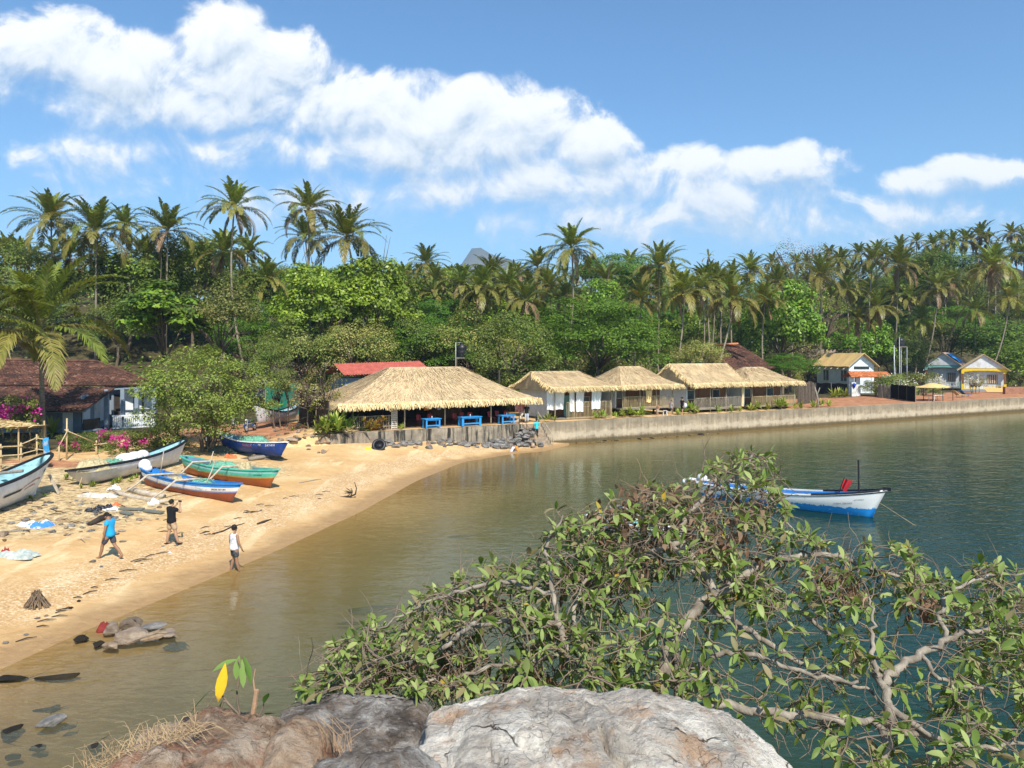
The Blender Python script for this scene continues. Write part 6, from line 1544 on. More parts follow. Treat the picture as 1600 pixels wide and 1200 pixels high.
PL_BLK = pm('black_bag', (.02, .021, .024), (.014, .014, .016), rough=.35, spec=.5, scale=5, bstr=.6); PL_WH = pm('white_plastic', (.76, .76, .75), (.6, .6, .6), rough=.5, scale=6, bstr=.5); PL_DW = pm('dirty_white_sheet', (.62, .60, .55), (.40, .36, .30), rough=.7, scale=5, bstr=.6); PL_OR = pm('orange_plastic', (.72, .16, .05), rough=.5)
lump('rubbish_bag', 'black rubbish bag on the left of the pair in the rubbish line', 'bag', 147, 799, (.75, .6, .34), PL_BLK, 1); lump('rubbish_bag', 'black rubbish bag on the right of the pair in the rubbish line', 'bag', 163, 796, (.8, .6, .42), PL_BLK, 2); lump('plastic_sheet', 'crumpled white plastic beside the black rubbish bags', 'rubbish', 175, 797, (.7, .5, .3), PL_WH, 3)
lump('plastic_scrap', 'orange plastic scrap behind the black rubbish bags', 'rubbish', 181, 789, (.4, .3, .22), PL_OR, 4); lump('plastic_sheet', 'large crumpled pale sheet with a pipe in front of the off-white boat', 'rubbish', 152, 775, (1.7, 1.0, .3), PL_DW, 5); lump('plastic_sheet', 'white sheet scrap right of the large crumpled pale sheet', 'rubbish', 178, 765, (.6, .45, .3), PL_WH, 6)
lump('cloth', 'bright blue and white cloth crumpled on the dry debris', 'cloth', 57, 822, (1.35, .7, .32), pm('blue_white_cloth', (.06, .22, .62), (.72, .74, .78), scale=2.4, lo=.48, hi=.52), 7); lump('fishing_net', 'tangled pale net with red floats at the left edge of the sand', 'fishing net', 14, 868, (1.9, 1.0, .28), N_MIX, 8)
lump('plastic_scrap', 'red float on the tangled net at the left edge', 'float', 8, 862, (.3, .25, .22), pm('red_float', (.35, .03, .04)), 9); lump('plastic_crate', 'small white box on the debris behind the man in black', 'box', 240, 787, (.55, .4, .3), PL_WH, 10); lump('plastic_scrap', 'bright blue plastic between the two outrigger canoes', 'rubbish', 337, 746, (.6, .4, .36), BLUEP, 11)
lump('cloth', 'orange-red cloth under the booms of the green canoe', 'cloth', 306, 739, (.9, .5, .3), PL_OR, 12); lump('life_jacket', 'orange life jacket lying behind the green canoe', 'life jacket', 360, 716, (.8, .5, .4), PL_OR, 13); lump('plastic_scrap', 'yellow plastic tub among the stones by the restaurant wall', 'rubbish', 575, 702, (.6, .5, .4), YEL, 14)
lump('cloth', 'dark red cloth caught on the half-drowned rocks', 'cloth', 170, 984, (.55, .35, .3), pm('maroon_cloth', (.22, .025, .02)), 15); lump('plastic_scrap', 'white scrap on the tide line between two of the men', 'rubbish', 265, 864, (.18, .14, .1), PL_WH, 16); lump('netting_heap', 'dark green netting heap under the blue boat', 'fishing net', 350, 706, (3.0, 1.6, .5), pm('dark_netting', (.05, .08, .06), (.12, .12, .09), scale=8, bstr=.9), 17)
lump('netting_heap', 'brown debris heap below the bow of the blue boat', 'debris', 410, 716, (2.4, 1.2, .4), pm('debris', (.22, .17, .11), (.06, .05, .04), scale=9, bstr=.9), 18)
o = thing('tyre', 'old black tyre leaning on the stones by the restaurant wall', 'tyre', GT(592, 702)); mb = MB()
Mt = Matrix.Rotation(R(60), 3, 'X')
pr = [(.42+.12*math.cos(a), .12*math.sin(a)) for a in [2*PI*i/10 for i in range(10)]]
mb.lathe(pr+[pr[0]], 20, (0, 0, .3), M=Mt); mb.build('tread', BLACKP, o, True)
q = GT(57, 948); o = thing('dry_frond_heap', 'small tent-shaped heap of dry palm fronds on the sand', 'driftwood', q); mb = MB(); rg = random.Random(6)
for i in range(110):
    a = rg.uniform(0, 6.28); mb.tube([V(.36*math.cos(a)*rg.uniform(.6, 1.2), .3*math.sin(a), 0), V(rg.uniform(-.12, .12), rg.uniform(-.08, .08), rg.uniform(.3, .5))], rg.uniform(.006, .018), 4)
mb.build('stalks', pm('dry_stalks', (.22, .15, .09), (.10, .07, .045), scale=6), o)
q = GT(548, 778); o = thing('uprooted_branch', 'dead branch with a tuft standing on the wet sand in front of the stones', 'driftwood', q); mb = MB()
mb.tube([V(-.6, 0, .04), V(0, 0, .08), V(.25, 0, .2), V(.3, .05, .5), V(.2, 0, .85)], [.03, .05, .05, .03, .015], 6); 
for i in range(26): a = rg.uniform(-1, .6); mb.tube([V(.1, 0, .3), V(.1-.5*rg.random(), rg.uniform(-.15, .15), .55-.5*rg.random())], .012, 4)
mb.build('stem', WOODDK, o)
rg = random.Random(9)
WR = [(5, 1035), (60, 985), (125, 940), (185, 900), (250, 865), (310, 845), (380, 815), (450, 795), (520, 775)]
for i in range(46):
    k = rg.randrange(len(WR)-1); f = rg.random(); a, b = WR[k], WR[k+1]; px_, py_ = a[0]+(b[0]-a[0])*f+rg.gauss(0, 4), a[1]+(b[1]-a[1])*f-12+rg.gauss(0, 5)
    q = GT(px_, py_); mb = MB(); d = V(rg.uniform(.15, .5), rg.uniform(.05, .5), 0)
    if rg.random() < .3: stone(rg.choice(RK+RD), q, rg.uniform(.05, .12), 'pebble or scrap washed up along the tide line', 'scraps of the tide line', rg.uniform(0, 6), .7); continue
    mb.tube([V(0, 0, .02), d*.5+V(0, 0, .05), d+V(0, 0, .015)], [.012, .02, .008], 5); tag(mb.build('wrack_stick', WOODDK, None, loc=q), 'thin dark stick washed up along the tide line', 'driftwood', 'sticks of the tide line')
for i in range(170):
    px_, py_ = rg.gauss(130, 75), rg.gauss(800, 24)
    if py_ < 765 or py_ > 850 or px_ > 275: continue
    q = GT(px_, py_)
    if rg.random() < .5: stone(rg.choice(RK+RT), q, rg.uniform(.05, .24), 'stone scattered in the debris line between the boats and the walkers', 'stones of the debris line', rg.uniform(0, 6), .7)
    else:
        mb = MB(); d = V(rg.uniform(-.7, .7), rg.uniform(-.5, .5), 0); mb.tube([V(0, 0, .02), d*.5+V(0, 0, .07), d+V(0, 0, .02)], [.015, .02, .01], 5); tag(mb.build('wrack_stick', rg.choice([WOODDK, BAMBOO, PALEWOOD]), None, loc=q), 'stick scattered in the debris line between the boats and the walkers', 'driftwood', 'sticks of the debris line')
for k, (a, b, s, l) in enumerate(((39, 813, .26, 'squared grey stone above the blue cloth'), (142, 830, .2, 'grey stone left of the man in blue'), (112, 822, .24, 'rounded grey stone left of the black bags'), (82, 832, .26, 'tan stone right of the blue cloth'), (145, 878, .15, 'flat stone in front of the man in blue'), (158, 886, .1, 'little stone at the feet of the man in blue'), (218, 813, .2, 'flat stone between the man in blue and the man in black'), (5, 838, .4, 'tan boulder at the left edge of the sand'))): stone((RK+RT)[k % 9], GT(a, b), s, l, None, k, .7)
# ================================================================= people
SKIN = pm('skin', (.30, .165, .095), (.26, .14, .08), scale=4, rough=.55, bstr=.05); SKIN2 = pm('light_skin', (.42, .25, .16), (.37, .21, .13), scale=4, rough=.55, bstr=.05); HAIR = pm('black_hair', (.012, .010, .009), (.02, .017, .015), scale=30, stretch=(1, 1, .3), rough=.5)
def cloth(name, c, c2=None, **k): return pm(name, c, c2 or tuple(q*.82 for q in c), scale=k.get('scale', 5), rough=.9, bstr=.3, lo=k.get('lo', .35), hi=k.get('hi', .68))
def skin_mesh(name, pts, edges, root, mats, sub=2):
    me = bpy.data.meshes.new(name); me.from_pydata([p for p, r in pts], edges, []); o = bpy.data.objects.new('tmp_skin', me); COL.objects.link(o)
    sm = o.modifiers.new('s', 'SKIN'); sm.branch_smoothing = .6; sm.use_smooth_shade = True
    for i, (p, r) in enumerate(pts):
        r = tuple(q*(1.34 if q > .075 else 1.16) for q in r) if hasattr(r, '__len__') else r*1.2
        d = me.skin_vertices[0].data[i]; d.radius = r if hasattr(r, '__len__') else (r, r); d.use_root = (i == root)
    if sub: ss_ = o.modifiers.new('d', 'SUBSURF'); ss_.levels = sub
    dg = bpy.context.evaluated_depsgraph_get(); dg.update()
    out = bpy.data.meshes.new_from_object(o.evaluated_get(dg)); bpy.data.objects.remove(o); out.name = name
    out.materials.clear()
    for m in mats: out.materials.append(m)
    return out
BASE = dict(pel=(0, 0, .96), wai=(0, 0, 1.10), che=(0, 0, 1.30), nec=(0, 0, 1.46), hed=(0, .015, 1.62), sL=(-.19, 0, 1.40), sR=(.19, 0, 1.40), eL=(-.25, -.02, 1.12), eR=(.25, -.02, 1.12), wL=(-.26, .06, .87), wR=(.26, .06, .87), hL=(-.095, 0, .90), hR=(.095, 0, .90), kL=(-.105, .02, .49), kR=(.105, .02, .49), aL=(-.11, -.02, .08), aR=(.11, -.02, .08))
def join_into(me, mb, mi=0):
    """append extra solid pieces (features, fingers) to a body mesh"""
    bm = bmesh.new(); bm.from_mesh(me); vs = [bm.verts.new(v) for v in mb.v]
    for f, k in zip(mb.f, mb.mi):
        try: q = bm.faces.new([vs[i] for i in f]); q.smooth = True; q.material_index = k
        except ValueError: pass
    bm.to_mesh(me); bm.free(); return me
def person(label, loc, rz, shirt, shorts, pose=None, h=1.75, skin=SKIN, sleeve=.55, legs='shorts', hair=1.0, top=True, look=(0, 1, 0), long_hair=False, hat=None, shoes=None, grp=None, vest=False, female=False):
    o = thing('person', label, 'person', loc, rz, grp); s = h/1.75; o.scale = (s, s, s)
    J = {k: Vector(v) for k, v in BASE.items()}
    for k, v in (pose or {}).items(): J[k] = Vector(v)
    up = (J['nec']-J['che']).normalized()
    pts = []; E = []; ix = {}
    def add(n, p, r, par=None): ix[n] = len(pts); pts.append((tuple(p), r)); 
    def link(a, b): E.append((ix[a], ix[b]))
    fw = Vector(look).normalized()
    sw = .92 if female else 1
    add('pel', J['pel'], (.125, .10)); add('wai', J['wai'], (.115*sw, .085)); add('che', J['che'], (.135*sw, .10)); add('nec', J['nec'], (.055, .055)); add('hb', J['nec'].lerp(J['hed'], .5), (.052, .055)); add('hed', J['hed'], (.07, .08))
    for a, b in (('pel', 'wai'), ('wai', 'che'), ('che', 'nec'), ('nec', 'hb'), ('hb', 'hed')): link(a, b)
    for S in 'LR':
        add('s'+S, J['s'+S], .058); add('e'+S, J['e'+S], .038); add('w'+S, J['w'+S], .026); d = (J['w'+S]-J['e'+S]).normalized(); add('p'+S, J['w'+S]+d*.06, (.034, .020))
        link('che', 's'+S); link('s'+S, 'e'+S); link('e'+S, 'w'+S); link('w'+S, 'p'+S)
        add('h'+S, J['h'+S], .088); add('m'+S, J['h'+S].lerp(J['k'+S], .5), .074); add('k'+S, J['k'+S], .052); add('c'+S, J['k'+S].lerp(J['a'+S], .35)+Vector((0, -.02, 0)), .053); add('a'+S, J['a'+S], .034)
        sh = (J['a'+S]-J['k'+S]).normalized(); tdir = J.get('t'+S); td = Vector(tdir) if tdir else Vector((0, .13, -.045)); add('b'+S, J['a'+S]+td*.5, (.036, .028)); add('t'+S, J['a'+S]+td+Vector((0, .03, 0)), (.036, .018))
        for a, b in (('pel', 'h'), ('h', 'm'), ('m', 'k'), ('k', 'c'), ('c', 'a'), ('a', 'b'), ('b', 't')): link(a if a == 'pel' else a+S, b+S)
    me = skin_mesh('body', pts, E, 0, [skin, pm('eye_dark', (.02, .015, .012), bstr=0, rough=.2)])
    mb = MB(); H = J['hed']; rt = fw.cross(Vector((0, 0, 1)));
    if rt.length < .1: rt = Vector((1, 0, 0))
    rt.normalize(); hu = rt.cross(fw); Mh = Matrix((rt, fw, hu)).transposed()
    mb.ell(H+hu*.01, (.075, .092, .112), 14, 10, M=Mh)                                   # skull and face
    mb.ell(H+fw*.095-hu*.015, (.014, .02, .026), 8, 6, M=Mh); mb.ell(H+fw*.085-hu*.055, (.026, .012, .008), 8, 5, M=Mh); mb.ell(H+fw*.06-hu*.085, (.035, .03, .025), 8, 6, M=Mh)
    for sx in (-1, 1):
        mb.ell(H+rt*sx*.076-hu*.005-fw*.005, (.012, .022, .033), 8, 6, M=Mh); mb.ell(H+rt*sx*.03+fw*.083+hu*.015, (.012, .008, .008), 8, 5, mi=1, M=Mh)
    for S, sg in (('L', -1), ('R', 1)):
        d = (J['w'+S]-J['e'+S]).normalized(); p = J['w'+S]+d*.085; ax = d.cross(fw);
        if ax.length < .1: ax = d.cross(Vector((1, 0, 0)))
        ax.normalize(); nr = d.cross(ax).normalized(); curl = (pose or {}).get('curl', .35)
        for k in range(4):
            b = p+ax*(k-1.5)*.017*sg; l = (.062, .072, .068, .052)[k]; c1 = (d*math.cos(curl)-nr*math.sin(curl)*sg*0+fw*math.sin(curl)*.5).normalized(); c2 = (c1+fw*curl*.8).normalized()
            mb.tube([b-d*.03, b+c1*l*.5, b+c1*l*.5+c2*l*.5], [.0095, .009, .006], 6)
        b = p-d*.05-ax*.03*1; mb.tube([b, b-ax*.02+d*.03, b-ax*.022+d*.065], [.012, .0105, .007], 6)
    join_into(me, mb); ob('body', me, o)
    # hair
    if hair:
        mb = MB(); mb.ell(H+hu*.035*1-fw*.018, (.088*hair, .098*hair, .100*hair), 14, 10, M=Mh); rg = random.Random(int(abs(loc[0])*97))
        for i in range(46):
            a = rg.uniform(0, 6.28); e = rg.uniform(.0, 1.3); dd = Vector((math.cos(a)*math.cos(e)*.088, math.sin(a)*math.cos(e)*.098-.02, math.sin(e)*.1+.035)); q = H+Mh @ dd; mb.tube([q*1.0, q+(Mh @ (dd.normalized()*.02+Vector((rg.uniform(-.02, .02), -.012, .0))))], [.016*hair, .004], 5)
        if long_hair: mb.tube([H-fw*.05+hu*.03, H-fw*.10-hu*.10, H-fw*.10-hu*.26], [.075, .07, .03], 8)
        ob('hair', mb.mesh('hair', [HAIR], True), o)
    if hat: mb = MB(); mb.lathe([(.17, 0), (.175, .012), (.095, .02), (.09, .09), (.05, .11)], 16, H+hu*.075, M=Mh); ob('hat', mb.mesh('hat', [hat], True), o)
    if top:
        pts = []; E = []; ix.clear(); pe, wa, ch, ne = J['pel'], J['wai'], J['che'], J['nec']
        add('hem', pe+Vector((0, 0, -.16)), (.150, .135)); add('pel', pe+Vector((0, 0, -.03)), (.156, .13)); link('hem', 'pel'); add('wai', wa, (.145*sw, .112)); add('che', ch, (.158*sw, .122)); add('nec', ch.lerp(ne, .86 if not vest else .7), (.092, .085)); link('pel', 'wai'); link('wai', 'che'); link('che', 'nec')
        for S in 'LR':
            add('s'+S, J['s'+S]+Vector((0, 0, .005)), .084 if not vest else .058); link('che', 's'+S)
            if not vest: add('u'+S, J['s'+S].lerp(J['e'+S], sleeve+.08), .080); link('s'+S, 'u'+S)
        ob('shirt', skin_mesh('shirt', pts, E, 0, [shirt]), o)
    pts = []; E = []; ix.clear(); add('wai', J['pel'].lerp(J['wai'], .55), (.132, .108)); add('pel', J['pel'], (.142, .115)); link('wai', 'pel')
    for S in 'LR':
        add('h'+S, J['h'+S], .104); add('m'+S, J['h'+S].lerp(J['k'+S], .5), .094); link('pel', 'h'+S); link('h'+S, 'm'+S)
        if legs == 'shorts': add('k'+S, J['h'+S].lerp(J['k'+S], .88), .088); link('m'+S, 'k'+S)
        elif legs == 'trousers': add('k'+S, J['k'+S], .068); add('c'+S, J['k'+S].lerp(J['a'+S], .9), .056); link('m'+S, 'k'+S); link('k'+S, 'c'+S)
    ob({'shorts': 'shorts', 'trousers': 'trousers'}.get(legs, 'briefs'), skin_mesh('lower_garment', pts, E, 1, [shorts]), o)
    if shoes:
        for S in 'LR':
            q = J['a'+S]; mb = MB(); mb.box((q.x, q.y+.06, q.z-.065), (.10, .27, .025)); mb.build('sandal', shoes, o)
    return o
C_BLUE = cloth('turquoise_blue_shirt', (.02, .36, .66)); C_GREYS = cloth('dark_grey_shorts', (.065, .065, .085)); C_BLK = cloth('black_shirt', (.010, .010, .012)); C_KHAKI = cloth('khaki_shorts', (.46, .33, .20)); C_VEST = cloth('printed_white_vest', (.74, .74, .76), (.50, .50, .56), scale=14, lo=.40, hi=.5); C_PLAID = cloth('dark_plaid_shorts', (.09, .10, .11), (.03, .035, .04), scale=16)
def ground(px_, py_, z=None): q = GT(px_, py_); return (q.x, q.y, max(q.z, -.05) if z is None else z)
# man in blue striding left, head bowed
person('man in a turquoise blue shirt striding left with bowed head, barefoot', ground(172, 874), R(82), C_BLUE, C_GREYS, dict(nec=(0, .03, 1.45), hed=(0, .13, 1.56), kL=(-.10, .24, .50), aL=(-.11, .34, .08), kR=(.10, -.10, .50), aR=(.11, -.42, .10), tR=(0, .12, -.05), eL=(-.25, .02, 1.13), wL=(-.25, .08, .86), eR=(.25, .12, 1.14), wR=(.22, .32, .95)), h=1.74, look=(0, .75, -.6))
# man in black photographing
MB0 = person('man in a black shirt and khaki shorts standing with raised hands taking a picture', ground(268, 851), R(-24), C_BLK, C_KHAKI, dict(kL=(-.13, .02, .50), aL=(-.18, -.06, .08), kR=(.15, .05, .50), aR=(.24, .10, .09), eL=(-.24, .22, 1.24), wL=(-.10, .30, 1.46), eR=(.27, .20, 1.22), wR=(.12, .30, 1.46)), h=1.78, skin=SKIN2, shoes=BLACKP, look=(0, 1, .05))
mb = MB(); mb.box((0, .41, 1.60), (.16, .02, .08)); e = mb.build('phone', BLACKP, None, loc=MB0.location, rz=R(-24)); e.scale = MB0.scale; tag(e, 'black phone held up in front of the face by the man in black', 'phone')
person('young man in a printed white vest and dark shorts wading at the water edge', ground(366, 892, -.06), R(-38), C_VEST, C_PLAID, dict(kL=(-.10, .06, .50), aL=(-.14, -.06, .06), kR=(.12, .02, .50), aR=(.16, .10, .06), eR=(.28, .0, 1.13), wR=(.33, .10, .90)), h=1.72, vest=True, hair=1.12)
# on the steps
q = TS(17.3, -1.0); person('man in a cyan shirt and dark trousers climbing the stone steps', (q.x, q.y, .72), WROT+R(8), cloth('cyan_shirt', (.03, .52, .56)), cloth('navy_trousers', (.018, .02, .035)), dict(kL=(-.18, .28, .66), aL=(-.26, .16, .32), kR=(.12, .05, .50), aR=(.14, -.04, .08), eL=(-.30, .05, 1.16), wL=(-.22, .18, .98), eR=(.30, .05, 1.16), wR=(.22, .18, .98)), h=1.68, legs='trousers', sleeve=.7)
# bathers
SQ = dict(pel=(0, 0, .36), wai=(0, .06, .48), che=(0, .16, .66), nec=(0, .24, .80), hed=(0, .30, .94), sL=(-.17, .18, .74), sR=(.17, .18, .74), eL=(-.22, .36, .56), eR=(.22, .36, .56), wL=(-.14, .52, .42), wR=(.14, .52, .42), hL=(-.09, 0, .33), hR=(.09, 0, .33), kL=(-.14, .36, .40), kR=(.14, .36, .40), aL=(-.12, .10, .06), aR=(.12, .10, .06))
q = G(799, 711, -.22); person('child in a white shirt crouching in the shallows beside the stones', q, R(-70), cloth('white_shirt', (.74, .72, .74)), C_GREYS, SQ, h=1.5, look=(0, .9, -.3)); q = G(809, 710, -.22); person('child in an orange shirt crouching in the shallows, right of the one in white', q, R(60), cloth('orange_shirt', (.55, .25, .05)), C_GREYS, SQ, h=1.55, look=(0, .8, -.5), long_hair=True)
# on the quay
q = TS(TatPX(1028, .75), .75, PLAT+.03); person('small bare-chested child in pale shorts walking along the quay', q, WROT+R(95), C_VEST, cloth('pale_shorts', (.55, .55, .55)), dict(kL=(-.1, .14, .5), aL=(-.1, .2, .08), kR=(.1, -.04, .5), aR=(.1, -.25, .1)), h=1.22, top=False, skin=SKIN2)
q = TS(TatPX(1049, .8), .8, PLAT+.03); person('girl with long dark hair and a patterned top walking along the quay', q, WROT+R(95), cloth('patterned_top', (.55, .52, .52), (.10, .09, .10), scale=18, lo=.45, hi=.55), C_GREYS, dict(kL=(-.1, .10, .5), aL=(-.1, .12, .08), kR=(.1, -.04, .5), aR=(.1, -.22, .1)), h=1.5, long_hair=True, female=True, skin=SKIN2)
q = TS(TatPX(1066, .85), .85, PLAT+.03); pw = person('adult in black with a dark hat and a pale shoulder bag walking along the quay', q, WROT+R(95), C_BLK, cloth('black_shorts', (.012, .012, .014)), dict(kL=(-.1, .10, .5), aL=(-.1, .12, .08), kR=(.1, -.04, .5), aR=(.1, -.2, .1), eR=(.27, -.1, 1.15), wR=(.26, -.08, .9)), h=1.74, hat=cloth('dark_hat', (.03, .025, .025)), female=True, skin=SKIN2)
b = MB(); b.ell((0, 0, 0), (.20, .12, .24), 12, 8); tag(b.build('shoulder_bag', pm('pale_bag', (.62, .66, .74)), None, True, loc=TS(TatPX(1071, .75), .78, PLAT+.95)), 'pale bag hanging at the hip of the adult in black on the quay', 'bag')
o = thing('plastic_stool', 'white plastic stool standing below the second hut porch', 'stool', TS(TatPX(1039, 1.4), 1.4, PLAT+.02)); b = MB(); b.box((0, 0, .45), (.4, .4, .04)); b.build('seat', WHITE, o)
for sx in (-1, 1):
    for sy in (-1, 1): b = MB(); b.bar((sx*.15, sy*.15, .44), (sx*.2, sy*.2, 0), .05, .05); b.build('leg', WHITE, o)
q = TS(TatPX(823, 1.0), 1.0, PLAT+.03); person('person in a dark top and pale jeans standing at the right end of the restaurant', q, WROT+R(150), C_BLK, cloth('pale_jeans', (.46, .54, .60)), h=1.7, legs='trousers')
curtain(813, 1.9, 1.1, .9, 2.0, 'red and pink cloth hanging at the right end of the restaurant', pm('red_pattern_cloth', (.50, .06, .06), (.62, .40, .36), scale=4), 'hanging_cloth', 7)
lg = TS(TatPX(808, .8), .8, PLAT); mb = MB(); mb.tube([V(-.5, 0, .05), V(.1, 0, .25), V(.5, .1, .9)], [.1, .14, .07], 8); tag(mb.build('driftwood_log', PALEWOOD, None, True, loc=lg), 'leaning driftwood trunk beside the right-hand blue table', 'log')
# ================================================================= scooters and motorbikes
def wheel(o, x, r=.25, w=.1):
    mb = MB(); pr = [(r-.05+.05*math.cos(a), w/2*math.sin(a)) for a in [2*PI*i/8 for i in range(9)]]; Mx = Matrix.Rotation(R(90), 3, 'X'); mb.lathe(pr, 20, (x, 0, r), M=Mx); wh = mb.build('wheel', BLACKP, o, True)
    mb = MB(); mb.lathe([(.03, -.04), (r-.09, -.03), (r-.09, .03), (.03, .04)], 16, (x, 0, r), M=Mx); mb.build('rim', STEEL, wh)
def scooter(label, loc, rz, mat, seatm=BLACKP, lean=.12):
    o = thing('scooter', label, 'scooter', loc, rz); o.rotation_euler = (lean, 0, rz); wheel(o, -.62); wheel(o, .62)
    mb = MB(); mb.ell((-.45, 0, .52), (.48, .20, .22), 14, 8); mb.ell((.05, 0, .32), (.34, .17, .06), 10, 6); mb.build('body', mat, o, True)
    mb = MB(); mb.grid(lambda u, v: (.36+.18*v+.05*math.cos((u-.5)*PI), (u-.5)*.42*(1-.25*v), .3+.62*(1-v)*1.0 if False else .30+.62*v-.0), 8, 6); mb.ell((.62, 0, .48), (.16, .09, .07), 10, 6); mb.ell((.5, 0, .95), (.13, .17, .12), 12, 8); mb.build('front_apron', mat, o, True)
    mb = MB(); mb.ell((-.42, 0, .74), (.42, .15, .08), 14, 7); mb.build('seat', seatm, o, True)
    mb = MB(); mb.tube([(.42, -.33, 1.02), (.48, -.1, 1.0), (.48, .1, 1.0), (.42, .33, 1.02)], .018, 6); hb = mb.build('handlebar', BLACKP, o, True)
    for s in (-1, 1): mb = MB(); mb.tube([(.46, s*.2, 1.02), (.44, s*.27, 1.18)], .008, 5); mb.ell((.44, s*.28, 1.22), (.02, .06, .04), 8, 5); mb.build('mirror', BLACKP, hb)
    mb = MB(); mb.ell((.60, 0, .95), (.05, .08, .07), 10, 6); mb.build('headlight', WHITE, o, True)
    mb = MB(); mb.bar((.62, 0, .25), (.5, 0, .9), .05, .05); mb.build('fork', STEEL, o); return o
def motorbike(label, loc, rz, mat, lean=.14):
    o = thing('motorbike', label, 'motorbike', loc, rz); o.rotation_euler = (lean, 0, rz); wheel(o, -.65, .3, .11); wheel(o, .65, .3, .09)
    mb = MB(); mb.ell((.16, 0, .82), (.27, .14, .14), 12, 8); mb.build('fuel_tank', mat, o, True); mb = MB(); mb.ell((-.38, 0, .80), (.42, .13, .07), 12, 6); mb.build('seat', BLACKP, o, True)
    mb = MB(); mb.box((.05, 0, .45), (.42, .24, .34)); mb.tube([(-.1, .14, .3), (-.5, .16, .34), (-.9, .16, .42)], .045, 7); mb.build('engine', pm('engine_metal', (.16, .16, .17), metal=.5, rough=.5), o)
    mb = MB(); mb.bar((.65, -.07, .3), (.42, -.07, 1.0), .04, .04); mb.bar((.65, .07, .3), (.42, .07, 1.0), .04, .04); mb.build('fork', STEEL, o); mb = MB(); mb.tube([(.3, -.36, 1.05), (.42, -.1, 1.03), (.42, .1, 1.03), (.3, .36, 1.05)], .018, 6); mb.build('handlebar', BLACKP, o, True)
    mb = MB(); mb.ell((.52, 0, .95), (.08, .09, .09), 10, 6); mb.build('headlight', WHITE, o, True)
    for x in (-.65, .65): mb = MB(); mb.grid(lambda u, v: (x+.35*math.cos(.5+2.1*u), (v-.5)*.13, .3+.36*math.sin(.5+2.1*u)), 8, 2); mb.build('mudguard', mat, o, True)
    return o
def gp(px_, py_): q = GT(px_, py_); return (q.x, q.y, q.z)
scooter('silver scooter facing the beach on the red path', gp(366, 670), R(-70), pm('silver_paint', (.42, .43, .45), (.34, .35, .37), rough=.3, metal=.4)); motorbike('motorbike with a lime-green mudguard parked beside the shore tree', gp(340, 692), R(190), pm('lime_paint', (.45, .62, .08), rough=.4)); motorbike('dark blue motorbike in the shade right of the silver scooter', gp(392, 674), R(-100), P_NAVY)
scooter('black scooter parked beside the yellow cottage', tuple(GP(1583, 126, 1.98)), R(-80), BLACKP)
# ================================================================= garden plants
L_STRAP = leafmat('strap_leaf', [(.10, .20, .02), (.22, .32, .05), (.42, .46, .10)], objvar=.2, trans=.3); L_STRAPD = leafmat('strap_leaf_dark', [(.03, .09, .015), (.06, .14, .02), (.12, .2, .03)], objvar=.2); L_CROT = leafmat('croton_leaf', [(.40, .36, .06), (.55, .45, .10), (.30, .12, .04), (.16, .22, .04)], objvar=.1)
L_MAG = leafmat('magenta_bract', [(.42, .02, .16), (.60, .04, .26), (.70, .12, .36)], objvar=.05, trans=.35); L_WFL = leafmat('white_blossom', [(.75, .75, .68), (.85, .84, .78)], objvar=.05)
def rosette(name, seed, mat, n=26, L=.9, w=.09, up=1.0, stems=1):
    rg = random.Random(seed); mb = MB()
    for st in range(stems):
        ox, oy, oz = (rg.uniform(-.3, .3)*(stems > 1), rg.uniform(-.3, .3)*(stems > 1), rg.uniform(0, .6)*(stems > 1))
        for i in range(n):
            a = rg.uniform(0, 6.28); e = R(20)+R(62)*rg.random(); l = L*rg.uniform(.6, 1.15); p = V(ox, oy, .05+oz); d = V(math.cos(a)*math.cos(e), math.sin(a)*math.cos(e), math.sin(e)*up); s = V(-math.sin(a), math.cos(a), 0); pts = []
            for k in range(5): f = k/4; pts.append(p+d*l*f+V(0, 0, -.55*l*f*f*(1-.5*math.sin(e))))
            ww = [w*.35, w*.9, w, w*.7, w*.05]; o0 = len(mb.v)
            for q, k in zip(pts, ww): mb.v += [tuple(q-s*k/2), tuple(q+s*k/2)]
            for k in range(4): mb.f.append((o0+2*k, o0+2*k+1, o0+2*k+3, o0+2*k+2)); mb.mi.append(0)
    return mb.mesh(name, [mat])
RS = [rosette('leaves', 1, L_STRAP, 30, 1.0, .11), rosette('leaves', 2, L_STRAP, 24, .8, .10), rosette('leaves', 3, L_STRAP, 22, .9, .1, stems=2), rosette('leaves', 4, L_STRAPD, 26, 1.3, .16), rosette('leaves', 5, L_CROT, 26, .5, .11, stems=5), rosette('leaves', 6, L_STRAP, 22, .95, .12, stems=4)]
def plant(k, loc, s, label, grp=None, name='garden_plant', cat='plant'): o = ob(name, RS[k], None, loc, random.Random(int(loc[0]*31)).uniform(0, 6)); o.scale = (s, s, s); return tag(o, label, cat, grp)
rg = random.Random(23)
lst = [(842, 1.0), (856, 1.0), (868, .8), (926, .9), (944, .9), (960, .7), (975, .9), (986, 1.1), (999, 1.3), (1005, 1.0), (1060, 1.1), (1078, 1.4), (1090, 1.1), (1122, .9), (1142, 1.0), (1153, .9), (1176, 1.3), (1186, 1.3), (1199, 1.2), (1214, 1.3), (1229, 1.4), (1243, 1.1), (1250, 1.3), (1268, 1.5), (1286, 1.0), (1294, 1.4)]
for px_, s in lst:
    x = TatPX(px_, .9+rg.random()*.5); q = TS(x, .85+rg.random()*.6, PLAT); plant(rg.choice([0, 1, 2, 2]), q, s*rg.uniform(.95, 1.2), 'yellow-green strap-leaved plant growing along the top of the quay wall', 'strap-leaved plants along the quay')
for px_, Y in ((1303, 108), (1312, 110), (1320, 109)): q = GP(px_, Y, 1.9); plant(0, q, 1.9, 'strap-leaved plant in front of the black fence of the white house', 'plants before the white house')
